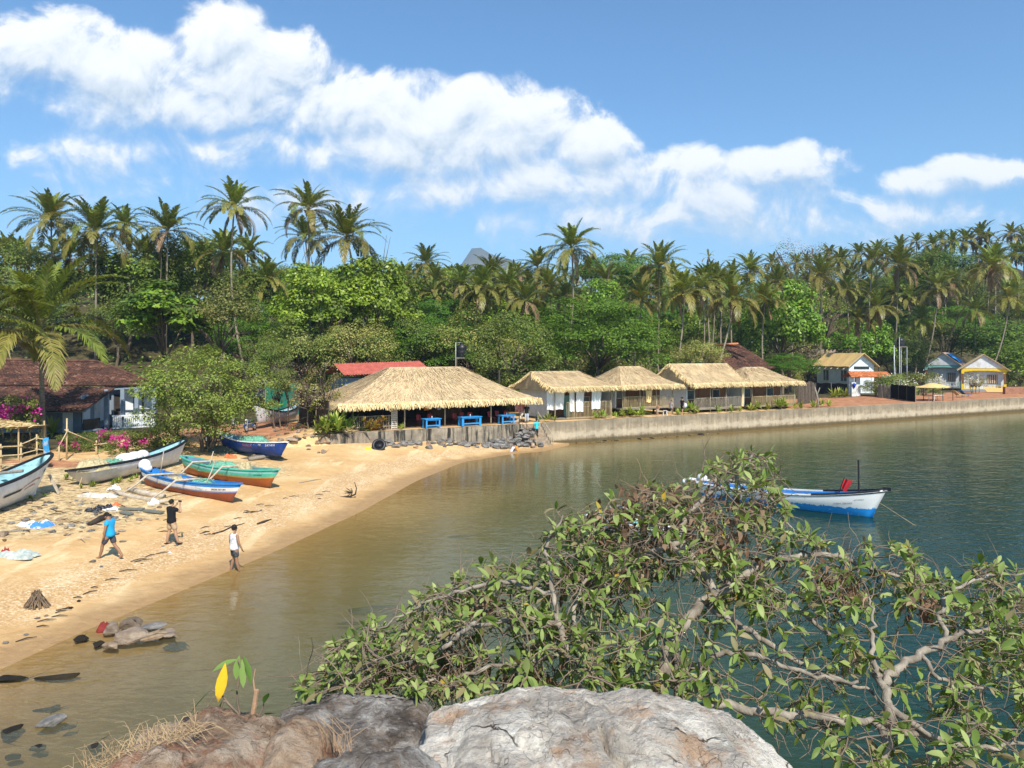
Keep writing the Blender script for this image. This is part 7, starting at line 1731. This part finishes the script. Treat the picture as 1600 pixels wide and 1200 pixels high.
plant(4, TS(TatPX(574, .9), .9, PLAT), 1.25, 'yellow and red croton in front of the bamboo railing, left one', None, 'croton', 'plant'); plant(4, TS(TatPX(592, .9), .9, PLAT), 1.3, 'yellow and red croton in front of the bamboo railing, right one', None, 'croton', 'plant'); plant(1, TS(TatPX(627, .9), .9, PLAT), .9, 'small strap-leaved plant by the slatted screen')
for k, (px_, py_, s, t_) in enumerate(((508, 668, 2.1, 5), (518, 684, 1.6, 5), (530, 662, 1.9, 3), (545, 668, 1.6, 3), (502, 690, 1.4, 5))): q = GT(px_, py_) if k not in (2, 3) else TS(TatPX(px_, .9), .9, PLAT); plant(t_, q, s, ['tall yellow-leaved croton clump left of the restaurant', 'yellow-leaved croton hanging over the end of the concrete wall', 'dark green strap plant behind the croton clump', 'dark green strap plant at the corner of the bamboo railing', 'low yellow-leaved croton among the stones'][k], None, 'croton' if t_ == 5 else 'garden_plant')
q = TS(TatPX(538, .7), .7, PLAT); mb = MB(); rg2 = random.Random(3)
strips(mb, [(rg2.uniform(-.6, .6), rg2.uniform(-.3, .3), rg2.uniform(0, .3)) for _ in range(160)], [V(rg2.uniform(-1, 1), rg2.uniform(-1, 1), .25) for _ in range(160)], .6, .03, rg2); tag(mb.build('straw_heap', M_FRINGE, None, loc=q), 'heap of straw at the left end of the concrete wall', 'straw')
def flowering(px_, py_, rpx, Y, label, fm, key='bush', nfl=260, cl=9, seed=1, fs=.12, zs=.85):
    o = tree(key, px_, py_, rpx, Y, 'flowering_bush', label, 'bush', zs=zs); K = KIND[key]; rng = np.random.default_rng(seed); sc = rpx*Y/FPX
    cs = rng.normal(size=(cl, 3)); cs /= np.linalg.norm(cs, axis=1, keepdims=True); cs[:, 2] = np.abs(cs[:, 2])*.8; cs[:, 1] = -np.abs(cs[:, 1])*.9
    C = cs[rng.integers(0, cl, nfl)]*sc*np.array([1, 1, zs*.8])+rng.normal(size=(nfl, 3))*sc*.11; Vv, F = leaves(C, rng.normal(size=(nfl, 3))+np.array([0, -1, .8]), fs, .9, rng)
    b = ob('blossoms', npmesh('blossoms', Vv, F, [fm]), o, loc=o.children[1].location); return o
flowering(24, 652, 36, 53, 'bougainvillea with magenta flowers climbing at the far left of the tiled house', L_MAG, 'bush', 380, 10, 1, .16, 1.2); flowering(8, 640, 30, 56, 'bougainvillea over the lower roof edge at the left picture edge', L_MAG, 'bush', 260, 7, 2, .16)
flowering(118, 694, 26, 51, 'low bush with magenta flowers behind the bamboo rail, left of three', L_MAG, 'bush', 150, 6, 3, .14); flowering(158, 692, 28, 52, 'low bush with magenta flowers behind the bamboo rail, middle of three', L_MAG, 'bush', 190, 7, 4, .14); flowering(203, 692, 32, 50.5, 'low bush with magenta flowers beside the off-white boat, right of three', L_MAG, 'bush', 200, 7, 5, .14)
tree('bush', 262, 690, 34, 54, 'scrub_bush', 'dark bush between the balustrade and the shore tree', 'bush', zs=1.1); plant(0, GT(82, 680), 2.0, 'climbing plant with big yellow leaves at the foot of the big shore palm'); tree('drybush', 40, 690, 22, 49, 'dry_bush', 'dry shrub behind the split-bamboo fence', 'bush')
flowering(1400, 604, 30, 110, 'pale-leaved shrub with white flowers behind the black fence by the gate', L_WFL, 'bush', 260, 14, 6, .2); flowering(1442, 602, 30, 115, 'pale-leaved shrub with white flowers in front of the turquoise cottage', L_WFL, 'bush', 260, 14, 7, .2); flowering(1525, 596, 16, 121, 'sparse white-flowered shrub in front of the yellow cottage', L_WFL, 'drybush', 120, 10, 8, .2); flowering(1366, 606, 18, 112, 'white-flowered shrub climbing on the gateway', L_WFL, 'bush', 140, 10, 9, .2)
# weeds on the dry ground
rg = random.Random(31)
for i in range(26):
    px_, py_ = rg.choice([(150, 762), (205, 748), (120, 750), (180, 752), (55, 780), (440, 668), (470, 668), (430, 650), (455, 655)]); px_ += rg.gauss(0, 14); py_ += rg.gauss(0, 4); plant(rg.choice([1, 2]), GT(px_, py_), rg.uniform(.25, .5), 'small green weed growing on the dry ground around the boats', 'weeds around the boats', 'weed')
# ================================================================= foreground boulders
def n3(p, seed=0):
    x, y, z = p[..., 0], p[..., 1], p[..., 2]; zi = np.floor(z); f = z-zi; f = f*f*(3-2*f)
    a = vnoise(x+zi*17.13, y+zi*9.71, seed); b = vnoise(x+(zi+1)*17.13, y+(zi+1)*9.71, seed); return a*(1-f)+b*f
def f3(p, oct=5, seed=0, ridge=False):
    r = 0; a = .5; q = p.copy()
    for i in range(oct):
        n = n3(q, seed+i)
        if ridge: n = 1-np.abs(2*n-1)
        r = r+a*n; a *= .52; q = q*2.07+3.1
    return r
def rockmat(name, pale, mid, rust, dark, rusta=.55, darka=.5, palea=.6):
    m, nt = newmat(name); tc = nt.new('ShaderNodeTexCoord').outputs['Object']
    w = nt.v('ADD', tc, nt.v('MULTIPLY', nt.noise(tc, 3, 4, out='Color'), (.35, .35, .35)))
    n = nt.noise(tc, 2.6, 9, .68); n2 = nt.noise(tc, 11, 9, .72); n3_ = nt.noise(nt.mapping(tc, loc=(4, 2, 7)), 3.4, 8, .7); n4 = nt.noise(nt.mapping(tc, loc=(1, 8, 3)), 2.2, 9, .72)
    c = nt.ramp(nt.noise(tc, 5, 8, .7), [(.3, tuple(q*.6 for q in mid)), (.5, mid), (.68, tuple(q*1.3 for q in mid))])
    c = nt.mix(nt.m('MULTIPLY', nt.sstep(n, .44, .60), palea), c, pale)
    c = nt.mix(nt.m('MULTIPLY', nt.sstep(n3_, .50, .64), rusta), c, rust)
    c = nt.mix(nt.m('MULTIPLY', nt.sstep(n4, .50, .62), darka), c, dark)
    c = nt.mix(nt.m('MULTIPLY', nt.sstep(n2, .56, .68), .5), c, tuple(min(1, q*1.15) for q in pale)); c = nt.mix(nt.m('MULTIPLY', nt.sstep(nt.noise(tc, 26, 6, .75), .58, .68), .4), c, tuple(q*.7 for q in dark))
    cr = nt.vor(w, 1.6, 'DISTANCE_TO_EDGE'); cr2 = nt.vor(nt.mapping(w, scale=(1, 1, 2.2), loc=(3, 1, 2)), 9, 'DISTANCE_TO_EDGE')
    gate = nt.sstep(nt.noise(tc, 2.1, 4), .50, .58); gate2 = nt.sstep(nt.noise(nt.mapping(tc, loc=(5, 5, 1)), 3.1, 4), .48, .60)
    ck = nt.m('MULTIPLY', nt.m('MAXIMUM', nt.sstep(cr, .0, .012), nt.m('SUBTRACT', 1, gate)), nt.m('MAXIMUM', nt.sstep(cr2, .0, .02), nt.m('SUBTRACT', 1, nt.m('MULTIPLY', gate2, .5))))
    c = nt.mix(ck, tuple(q*.6 for q in dark), c)
    pit = nt.vor(nt.v('ADD', tc, nt.v('MULTIPLY', nt.noise(tc, 9, 5, out='Color'), (.15, .15, .15))), 16, 'F1')
    hgt = nt.m('ADD', nt.m('MULTIPLY', n2, 1.1), nt.m('ADD', nt.m('MULTIPLY', nt.noise(tc, 45, 7, .78), .45), nt.m('ADD', nt.m('MULTIPLY', ck, .35), nt.m('MULTIPLY', pit, .5))))
    bk = nt.new('ShaderNodeAttribute', attribute_name='broken').outputs['Fac']          # grey tone mixed into the colour of the recessed front face
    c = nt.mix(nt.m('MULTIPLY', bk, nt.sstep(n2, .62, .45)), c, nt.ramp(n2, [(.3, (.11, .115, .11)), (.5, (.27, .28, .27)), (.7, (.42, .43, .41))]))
    finish(nt, c, .92, .15, hgt, 1.0, .05); return m
def boulder(label, x0, x1, yc, ry, zc, tops, mat, seed, amp=.09, nu=220, nv=150, ledge=None):
    """tops: (pixel x, pixel y) silhouette at depth yc, real 3-D body round the axis"""
    tops = [(a, b+20) for a, b in tops]
    xs = np.array([(a-CX)/FPX*yc for a, b in tops]); zs = np.array([CAMH-(b-HZ)/FPX*yc for a, b in tops])
    u = np.linspace(-1, 1, nu); ph = np.linspace(0, 2*PI, nv, endpoint=False); U, PHI = np.meshgrid(u, ph, indexing='ij')
    cx_, hx = (x0+x1)/2, (x1-x0)/2; uu = np.sign(U)*(1-(1-np.abs(U))**1.6); X = cx_+hx*uu
    k = np.clip(1-np.abs(uu)**4, 0, 1)**.5; top = np.interp(X, xs, zs)-zc
    c, s = np.cos(PHI), np.sin(PHI); sc_ = np.sign(c)*np.abs(c)**.7; ss_ = np.sign(s)*np.abs(s)**.7
    Y = yc+ry*k*sc_; Z = zc+np.where(s > 0, top, .9)*k**.6*ss_
    p = np.stack([X, Y, Z], -1); d = p-np.array([cx_, yc, zc]); d /= np.linalg.norm(d, axis=-1, keepdims=True)
    q = p*2.6+seed*7.1; h = (f3(q, 3, seed)-.43)*amp*2.4+(f3(p*5.1+seed, 5, seed+4, True)-.62)*amp*1.5+(f3(p*17, 4, seed+9, True)-.6)*amp*.55
    st = np.abs(((p[..., 2]*3.1+p[..., 0]*.6+f3(p*1.9, 3, seed+2)*2.2) % 1)-.5); h = h-np.clip(.06-st, 0, 1)*amp*5
    h = h-np.percentile(h[:, nv//8:3*nv//8], 88)*.8
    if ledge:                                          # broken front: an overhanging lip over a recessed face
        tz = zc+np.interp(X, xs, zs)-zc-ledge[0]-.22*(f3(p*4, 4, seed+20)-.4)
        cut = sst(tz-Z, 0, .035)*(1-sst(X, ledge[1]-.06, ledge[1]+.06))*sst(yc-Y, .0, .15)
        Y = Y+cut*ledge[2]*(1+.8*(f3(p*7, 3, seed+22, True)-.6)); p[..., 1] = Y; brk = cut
        gx = ledge[1]+.16*(f3(p*4.5, 4, seed+23)-.45)*2+.25*(Z-zc); h = h-np.exp(-((X-gx)/.012)**2)*.06*sst(yc+.02-Y, 0, .25)
    p = p+d*h[..., None]*np.clip(k, .15, 1)[..., None]
    i = np.arange(nu*nv).reshape(nu, nv); j = np.roll(i, -1, 1); F = np.stack([i[:-1], j[:-1], j[1:], i[1:]], -1).reshape(-1, 4)
    o3 = np.array([cx_, yc, zc]); me = npmesh('boulder', (p-o3).reshape(-1, 3), F, [mat], smooth=True)
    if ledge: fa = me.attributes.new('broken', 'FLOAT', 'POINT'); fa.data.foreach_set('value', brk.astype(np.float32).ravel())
    return tag(ob('boulder', me, None, loc=tuple(o3)), label, 'rock')
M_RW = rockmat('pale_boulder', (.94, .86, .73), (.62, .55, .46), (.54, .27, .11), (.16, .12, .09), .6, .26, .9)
M_RO = rockmat('rusty_boulder', (.66, .55, .43), (.38, .25, .155), (.38, .15, .07), (.07, .05, .04), .75, .75, .55)
M_RG = rockmat('lichen_boulder', (.58, .55, .50), (.22, .18, .145), (.26, .16, .09), (.06, .045, .037), .35, .8, .75)
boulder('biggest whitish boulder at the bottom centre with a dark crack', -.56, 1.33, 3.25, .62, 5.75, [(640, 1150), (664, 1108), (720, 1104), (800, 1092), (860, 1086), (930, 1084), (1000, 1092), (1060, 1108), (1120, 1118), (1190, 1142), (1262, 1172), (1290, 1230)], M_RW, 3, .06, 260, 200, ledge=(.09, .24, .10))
boulder('rusty brown boulder with dark veins at the bottom left', -1.75, -.72, 2.85, .55, 5.5, [(70, 1230), (130, 1195), (200, 1152), (270, 1130), (340, 1128), (390, 1122), (430, 1128), (470, 1160), (500, 1220)], M_RO, 5, .07)
boulder('dark boulder with white lichen between the two big ones', -1.35, -.28, 3.7, .5, 5.75, [(380, 1160), (420, 1116), (480, 1098), (540, 1098), (600, 1108), (660, 1112), (705, 1150)], M_RG, 8, .06)
boulder('small tan boulder wedged in front of the dark lichened one', -1.02, -.60, 2.95, .34, 5.62, [(380, 1180), (412, 1136), (450, 1122), (500, 1136), (545, 1180)], M_RO, 11, .05, 110, 80)
boulder('grey flat boulder tucked behind the rusty one', -1.78, -.98, 3.5, .42, 5.6, [(200, 1150), (260, 1122), (320, 1110), (370, 1108), (420, 1128), (450, 1170)], M_RG, 14, .05, 120, 80)
boulder('dark low boulder at the bottom between the rusty and the whitish ones', -.9, -.12, 2.75, .35, 5.35, [(420, 1215), (470, 1180), (540, 1165), (620, 1160), (690, 1178), (720, 1215)], M_RG, 17, .06, 120, 80)
# dry grass on the boulder
o = thing('dry_grass', 'tuft of dry straw-coloured grass on the left boulder', 'grass', P(215, 1150, 2.95)); mb = MB(); rg = random.Random(5); c = Vector(o.location)
for i in range(330):
    f = rg.random(); b = P(130+175*f+rg.gauss(0, 8), 1216-75*f+rg.gauss(0, 7), 2.82+rg.uniform(-.06, .2))-c; a = rg.uniform(-.5, 2.6); l = rg.uniform(.06, .20); d = V(math.cos(a)*.8, rg.uniform(-.5, .5), abs(math.sin(a))*.9); m1 = b+d*l*.55; e = m1+V(d.x, d.y, d.z-.8)*l*.45
    mb.tube([b, m1, e], [.0012, .001, .0005], 4, cap=False)
mb.build('blades', pm('dry_straw', (.50, .36, .20), (.27, .18, .10), scale=9, rough=.8), o)
# ================================================================= foreground tree
M_LIMB = pm('pale_tree_bark', (.36, .31, .245), (.17, .14, .105), scale=14, stretch=(1, 1, .5), bstr=.7, bdist=.012, rough=.9, dirt=(.09, .07, .055), dscale=7, damt=.7)
M_TWIG = pm('twig', (.25, .185, .13), (.13, .095, .07), scale=18, rough=.85)
L_FG = leafmat('big_leaf', [(.075, .15, .027), (.14, .245, .047), (.215, .325, .085), (.31, .40, .145)], objvar=0, trans=.30, rough=.48, spec=.25); L_FO = leafmat('old_leaf', [(.20, .19, .07), (.30, .27, .13), (.16, .17, .05)], objvar=0, trans=.25); L_FY = leafmat('yellow_leaf', [(.50, .38, .03), (.42, .40, .06)], objvar=0, trans=.3); L_FD = leafmat('dead_brown_leaf', [(.13, .075, .045), (.23, .14, .085), (.33, .22, .14)], objvar=0, trans=.12, rough=.8)
LIMBS = [  # (tree, r0, r1, [(px, py, depth)...])
 (0, .085, .040, [(1022, 1150, 4.75), (1030, 1085, 4.85), (1042, 1020, 4.95), (1058, 985, 5.05), (1085, 955, 5.15), (1118, 928, 5.25), (1160, 900, 5.45), (1215, 872, 5.65)]),
 (0, .060, .030, [(1060, 1130, 4.9), (1062, 1060, 5.0), (1056, 1020, 5.0), (1068, 975, 5.1), (1090, 960, 5.15)]),
 (0, .050, .022, [(912, 1120, 4.45), (903, 1070, 4.55), (886, 1020, 4.65), (874, 975, 4.75), (866, 930, 4.85), (862, 885, 5.0)]),
 (0, .040, .018, [(925, 1110, 4.5), (925, 1060, 4.6), (905, 1005, 4.75), (897, 950, 4.9), (920, 900, 5.1)]),
 (0, .045, .018, [(1118, 928, 5.25), (1092, 885, 5.35), (1064, 848, 5.5), (1072, 808, 5.7), (1108, 772, 5.9), (1150, 742, 6.1), (1178, 712, 6.25)]),
 (0, .034, .014, [(1064, 848, 5.5), (1020, 862, 5.4), (985, 885, 5.3), (950, 910, 5.2), (905, 925, 5.1)]),
 (0, .030, .012, [(1085, 900, 5.3), (1030, 830, 5.6), (985, 800, 5.75), (950, 790, 5.85)]),
 (0, .040, .016, [(1215, 872, 5.65), (1262, 868, 5.7), (1310, 870, 5.75), (1365, 890, 5.8), (1420, 905, 5.9), (1490, 925, 5.95)]),
 (0, .034, .014, [(1160, 900, 5.45), (1215, 925, 5.4), (1270, 970, 5.3), (1330, 1015, 5.2), (1385, 1050, 5.1)]),
 (0, .040, .020, [(1108, 948, 5.2), (1150, 975, 5.1), (1195, 1000, 5.0), (1240, 1030, 4.95), (1300, 1060, 4.9), (1360, 1075, 4.85)]),
 (0, .036, .018, [(1066, 1050, 4.95), (1098, 1036, 4.85), (1130, 1022, 4.8), (1175, 1024, 4.75), (1230, 1042, 4.7), (1290, 1060, 4.65), (1345, 1066, 4.6)]),
 (0, .046, .034, [(1050, 1118, 4.45), (1090, 1108, 4.4), (1118, 1097, 4.4), (1180, 1107, 4.4), (1260, 1117, 4.4), (1330, 1126, 4.4), (1420, 1146, 4.42), (1500, 1158, 4.45)]),
 (0, .030, .012, [(874, 975, 4.75), (820, 965, 4.7), (765, 975, 4.65), (700, 990, 4.6), (640, 1012, 4.55), (575, 1040, 4.5), (515, 1070, 4.45)]),
 (0, .028, .010, [(866, 930, 4.85), (815, 915, 4.9), (760, 912, 4.9), (700, 930, 4.85), (640, 955, 4.8), (590, 985, 4.75)]),
 (0, .024, .010, [(886, 1020, 4.65), (840, 1030, 4.55), (770, 1045, 4.5), (700, 1060, 4.45), (620, 1078, 4.4), (545, 1092, 4.4)]),
 (0, .026, .010, [(862, 885, 5.0), (850, 862, 5.1), (862, 835, 5.2), (880, 805, 5.4)]),
 (0, .030, .024, [(694, 1012, 4.5), (716, 992, 4.48), (742, 975, 4.45)]),
 (0, .024, .010, [(1178, 760, 6.1), (1200, 775, 6.1), (1225, 810, 6.0), (1250, 845, 5.9)]),
 (0, .020, .008, [(1108, 772, 5.9), (1120, 745, 6.0), (1102, 735, 6.1)]),
 (1, .060, .042, [(1370, 1235, 4.25), (1382, 1170, 4.35), (1388, 1110, 4.45), (1380, 1070, 4.55), (1368, 1055, 4.6)]),
 (1, .046, .018, [(1380, 1070, 4.55), (1402, 1045, 4.6), (1440, 1022, 4.7), (1480, 1000, 4.8), (1530, 985, 4.9), (1600, 975, 5.0), (1660, 965, 5.1)]),
 (1, .036, .014, [(1386, 1100, 4.45), (1440, 1140, 4.4), (1500, 1168, 4.4), (1570, 1165, 4.4), (1650, 1150, 4.4)]),
 (1, .030, .012, [(1368, 1055, 4.6), (1362, 1012, 4.75), (1366, 970, 4.85), (1352, 930, 5.0)]),
 (1, .026, .010, [(1440, 1022, 4.7), (1470, 1060, 4.6), (1530, 1075, 4.6), (1600, 1080, 4.6)]),
 (1, .026, .010, [(1480, 1000, 4.8), (1470, 955, 4.95), (1500, 915, 5.1), (1560, 900, 5.2), (1620, 895, 5.2)]),
]
def smooth_path(pts, k=5):
    out = []; n = len(pts)
    for i in range(n-1):
        p0, p1, p2, p3 = pts[max(i-1, 0)], pts[i], pts[i+1], pts[min(i+2, n-1)]
        for j in range(k):
            t = j/k; out.append(.5*((2*p1)+(p2-p0)*t+(2*p0-5*p1+4*p2-p3)*t*t+(3*p1-p0-3*p2+p3)*t*t*t))
    out.append(pts[-1]); return out
rg = random.Random(12)
tr0 = thing('broadleaf_tree', 'gnarled broadleaf tree with whorled leaves growing behind the whitish boulder', 'tree', P(1030, 1100, 4.9)); tr1 = thing('broadleaf_tree', 'smaller tangled tree with pale crooked trunk at the lower right edge', 'tree', P(1385, 1180, 4.4))
ROOT = [tr0, tr1]; LM = [MB(), MB()]; TW = [MB(), MB()]
nodes = []
for (k, r0, r1, pts) in LIMBS:
    r0, r1 = r0*.62, r1*.5
    pp = smooth_path([P(*q) for q in pts]); n = len(pp); off = ROOT[k].location
    pp = [p+Vector((rg.gauss(0, .006), rg.gauss(0, .02), rg.gauss(0, .006))) for p in pp]; rad = [(r0+(r1-r0)*(i/(n-1)))*(1+.05*math.sin(i*1.7+r0*90)+rg.uniform(-.05, .05)) for i in range(n)]
    LM[k].tube([p-off for p in pp], rad, 10)
    for i, p in enumerate(pp):
        if i > n*.18: nodes.append((p, k, rad[i]))
POLY = [(452, 1092), (478, 1055), (520, 1008), (585, 962), (672, 925), (740, 880), (770, 868), (800, 895), (850, 845), (866, 788), (900, 815), (945, 785), (1000, 738), (1050, 765), (1080, 745), (1110, 728), (1150, 702), (1205, 700), (1222, 750), (1235, 815), (1300, 850), (1420, 848), (1448, 905), (1520, 880), (1650, 885), (1650, 1210), (1400, 1210), (1300, 1195), (1270, 1150), (1120, 1095), (900, 1075), (660, 1095)]
def inside(x, y):
    c = False; n = len(POLY)
    for i in range(n):
        (x1, y1), (x2, y2) = POLY[i], POLY[i-1]
        if (y1 > y) != (y2 > y) and x < (x2-x1)*(y-y1)/(y2-y1)+x1: c = not c
    return c
tips = []
while len(tips) < 2050:
    x, y = rg.uniform(450, 1650), rg.uniform(698, 1205)
    if not inside(x, y): continue
    dens = 1.0
    if x > 1090 and y > 950: dens = .20
    if 990 < x < 1110 and 890 < y: dens = .30
    if x > 1500 and y < 1080: dens = .7
    if 930 < x < 1010 and 930 < y < 1070: dens = .45
    if x < 880: dens = 1.0
    if 1030 < x < 1250 and y < 870: dens = .8
    if float(vnoise(np.array([x*.016]), np.array([y*.016]), 3)[0]) < .36: dens *= .35
    if rg.random() > dens: continue
    Yd = 4.45+(1100-y)/400*1.65+(.25 if x > 1100 else 0)+rg.uniform(-.55, .65)
    tips.append(P(x, y, max(3.9, Yd)))
npos = [np.array(p) for p, k, r in nodes]; arr = np.array(npos)
tips.sort(key=lambda t: float(np.min(np.sum((arr-np.array(t))**2, 1))))
NP = list(npos); NK = [k for p, k, r in nodes]
ends = []
for t in tips:
    A_ = np.array(NP); d = np.sum((A_-np.array(t))**2, 1); i = int(np.argmin(d)); a = Vector(NP[i]); k = NK[i]; L = (t-a).length
    if L < .05: continue
    if L > 1.3: continue
    off = ROOT[k].location; nseg = max(3, int(L/.07)); pts = []
    c1 = a.lerp(t, .4)+Vector((rg.gauss(0, .10), rg.gauss(0, .10), rg.gauss(0, .06)-.03))*L*1.6
    for j in range(nseg+1):
        f = j/nseg; p = a*(1-f)**2+c1*2*f*(1-f)+t*f*f; p += Vector((rg.gauss(0, .007), rg.gauss(0, .007), rg.gauss(0, .007)))*(0 < j < nseg); pts.append(p)
    r0 = min(.012, .0045+L*.010); TW[k].tube([p-off for p in pts], [r0+(.003-r0)*(j/nseg) for j in range(nseg+1)], 5)
    for p in pts[1:]: NP.append(np.array(p)); NK.append(k)
    ends.append((t, (pts[-1]-pts[-2]).normalized(), k, pts))
# bare dry side twigs
for i in range(2300):
    j = rg.randrange(len(NP)); a = Vector(NP[j]); k = NK[j]; d = Vector((rg.gauss(0, 1), rg.gauss(0, 1), rg.gauss(-.2, .8))).normalized(); l = rg.uniform(.12, .42); off = ROOT[k].location; pts = [a-off]; 
    for q in range(5): d = (d+Vector((rg.gauss(0, .28), rg.gauss(0, .28), rg.gauss(-.05, .28)))).normalized(); pts.append(pts[-1]+d*l/5)
    TW[k].tube(pts, [.004, .0036, .003, .0024, .0018, .001], 4, cap=False)
def leaf(mb, p, d, l, w, rg, mi=0, droop=.35, fold=.25, curl=0.0, side=None):
    d = d.normalized(); s = d.cross(Vector((0, 0, 1)));
    if s.length < .15: s = d.cross(Vector((1, 0, 0)))
    s.normalize(); roll = rg.gauss(0, .45); n = s.cross(d).normalized(); s = (s*math.cos(roll)+n*math.sin(roll)).normalized(); n = s.cross(d).normalized()
    if side is not None: s = side; n = s.cross(d).normalized()
    o = len(mb.v); prof = (.06, .55, .95, 1.0, .72, .03); q = p.copy(); dd = d.copy(); m = len(prof)-1
    for i, ww in enumerate(prof):
        hw = w*.5*ww; lift = n*hw*fold*(1+curl); mb.v += [tuple(q-s*hw+lift), tuple(q), tuple(q+s*hw+lift)]
        dd = (dd+Vector((0, 0, -droop/m))+n*(curl*rg.uniform(-.5, .5))).normalized(); q = q+dd*l/m
    for i in range(m):
        a = o+3*i; mb.f += [(a, a+1, a+4, a+3), (a+1, a+2, a+5, a+4)]; mb.mi += [mi, mi]
FL = [MB(), MB()]; DD = [MB(), MB()]
for (t, d, k, pts) in ends:
    off = ROOT[k].location; px_ = CX+t.x/t.y*FPX; py_ = HZ-(t.z-CAMH)/t.y*FPX
    if 1 and ((940 < px_ < 1190 and 765 < py_ < 880 and rg.random() < .30) or rg.random() < .05): continue
    n = rg.randint(4, 7); up = (d+Vector((0, 0, .35))).normalized(); a0 = rg.uniform(0, 6.28); e1 = up.orthogonal().normalized(); e2 = up.cross(e1)
    for i in range(n):
        a = a0+i*2.4; sp = rg.uniform(.55, 1.25); dd = (up*math.cos(sp)+(e1*math.cos(a)+e2*math.sin(a))*math.sin(sp)); p = t-off-d*rg.uniform(0, .05)
        l = rg.uniform(.04, .12)*(1.1 if k else 1.0)*(1.0 if px_ > 640 else .85); u = rg.random(); mi = 0 if u < .86 else (1 if u < .992 else 2)
        leaf(FL[k], p, dd, l, l*rg.uniform(.30, .40), rg, mi, rg.uniform(.3, 1.1))
DC = [(1010, 785, 60, 28), (1062, 800, 50, 34), (1105, 835, 45, 40), (960, 815, 45, 30), (1150, 858, 34, 26), (1010, 850, 60, 30), (1320, 925, 34, 22), (1440, 945, 30, 22), (1170, 800, 24, 24), (900, 900, 40, 24), (760, 950, 40, 20), (690, 1040, 50, 26), (985, 905, 40, 30), (1290, 905, 30, 20), (830, 1060, 40, 20), (610, 1050, 36, 18)]
for (a, b, sx_, sy_) in DC:
    for i in range(int(sx_*sy_/17)):
        t = P(a+rg.gauss(0, sx_*.55), b+rg.gauss(0, sy_*.55), 4.45+(1100-b)/400*1.65+.2+rg.gauss(0, .22)); k = 1 if a > 1400 else 0
        leaf(DD[k], t-ROOT[k].location, Vector((rg.gauss(0, 1), rg.gauss(0, 1), rg.gauss(-.6, .8))), rg.uniform(.04, .09), rg.uniform(.02, .04), rg, 0, .9, .9, 1.2)
    for i in range(int(sx_*.45)):
        t = P(a+rg.gauss(0, sx_*.6), b+rg.gauss(0, sy_*.6), 4.45+(1100-b)/400*1.65+.2+rg.gauss(0, .2)); k = 1 if a > 1400 else 0; q = [t-ROOT[k].location]; d = Vector((rg.gauss(0, 1), rg.gauss(0, 1), rg.gauss(0, .6))).normalized()
        for j in range(5): d = (d+Vector((rg.gauss(0, .5), rg.gauss(0, .5), rg.gauss(0, .5)))).normalized(); q.append(q[-1]+d*.05)
        DD[k].tube(q, .0022, 4, cap=False)
for k in (0, 1):
    LM[k].build('trunk', M_LIMB, ROOT[k], True); TW[k].build('twigs', M_TWIG, ROOT[k]); FL[k].build('foliage', [L_FG, L_FO, L_FY], ROOT[k], True); DD[k].build('dead_leaves', L_FD, ROOT[k])
# little sapling with the yellow leaf
o = thing('sapling', 'small sapling with one big yellow leaf between the left boulders', 'plant', P(392, 1150, 3.35)); off = o.location; mb = MB(); D = 3.35
def W_(px_, py_, dy=0): return P(px_, py_, D+dy)-off
for pts, r0, r1 in (([(392, 1160), (380, 1125), (362, 1105), (350, 1095), (345, 1110)], .007, .004), ([(375, 1118), (370, 1085), (376, 1050), (372, 1030)], .005, .003), ([(362, 1105), (345, 1085), (330, 1078)], .004, .0025), ([(385, 1135), (405, 1118), (412, 1100)], .005, .003), ([(300, 1140), (320, 1110), (335, 1088)], .003, .002)):
    mb.tube(smooth_path([W_(*p) for p in pts], 4), [r0+(r1-r0)*i/((len(pts)-1)*4) for i in range((len(pts)-1)*4+1)], 6)
mb.build('stem', M_TWIG, o, True)
mb = MB(); mb.tube([W_(392, 1132), W_(397, 1105), W_(401, 1078)], [.010, .011, .010], 8); mb.tube([W_(398, 1080), W_(396, 1062), W_(399, 1045)], [.004, .003, .002], 5); mb.build('broken_stub', pm('orange_bark', (.50, .30, .17), (.33, .20, .12), scale=20), o)
mb = MB(); leaf(mb, W_(352, 1036), Vector((-.12, -.25, -1)), .16, .046, rg, 0, .1, .2, side=Vector((.93, .36, 0))); mb.build('yellow_leaf', pm('yellow_leaf_blade', (.62, .40, .012), (.52, .30, .012), scale=14, dirt=(.22, .09, .02), dscale=9, damt=.9, bstr=.1), o, True)
mb = MB()
for (x, y, dx, dz, l, w) in ((372, 1030, -.9, -.15, .115, .034), (374, 1024, -.1, -1, .10, .034), (380, 1024, .45, -1, .13, .044), (378, 1030, .15, -1, .12, .030), (350, 1092, -.35, -.8, .10, .046), (330, 1078, -.9, -.75, .13, .030), (360, 1080, .5, .3, .05, .02), (412, 1100, .3, .8, .07, .028), (408, 1120, .8, .5, .08, .03), (372, 1110, -.3, -.9, .08, .035), (300, 1142, .9, .6, .10, .022), (318, 1118, -.9, -.2, .10, .02), (415, 1130, -.1, -.9, .06, .03), (400, 1125, .6, -.2, .06, .022)): leaf(mb, W_(x, y, rg.uniform(-.03, .03)), Vector((dx, -.25, dz)), l, w, rg, 0, .4)
mb.build('foliage', [L_FG], o, True)
o = thing('dry_weed', 'thin dry stems standing on the dark lichened boulder', 'plant', P(545, 1160, 3.0)); mb = MB(); off = o.location
for i in range(16): a = P(525+rg.gauss(0, 14), 1175+rg.gauss(0, 8), 2.95)-off; mb.tube([a, a+V(rg.gauss(0, .02), 0, .06), a+V(rg.gauss(0, .05), 0, rg.uniform(.08, .15))], [.0018, .0015, .0008], 4)
mb.build('stalks', pm('dry_stem', (.45, .30, .18), (.30, .2, .12), scale=9), o)
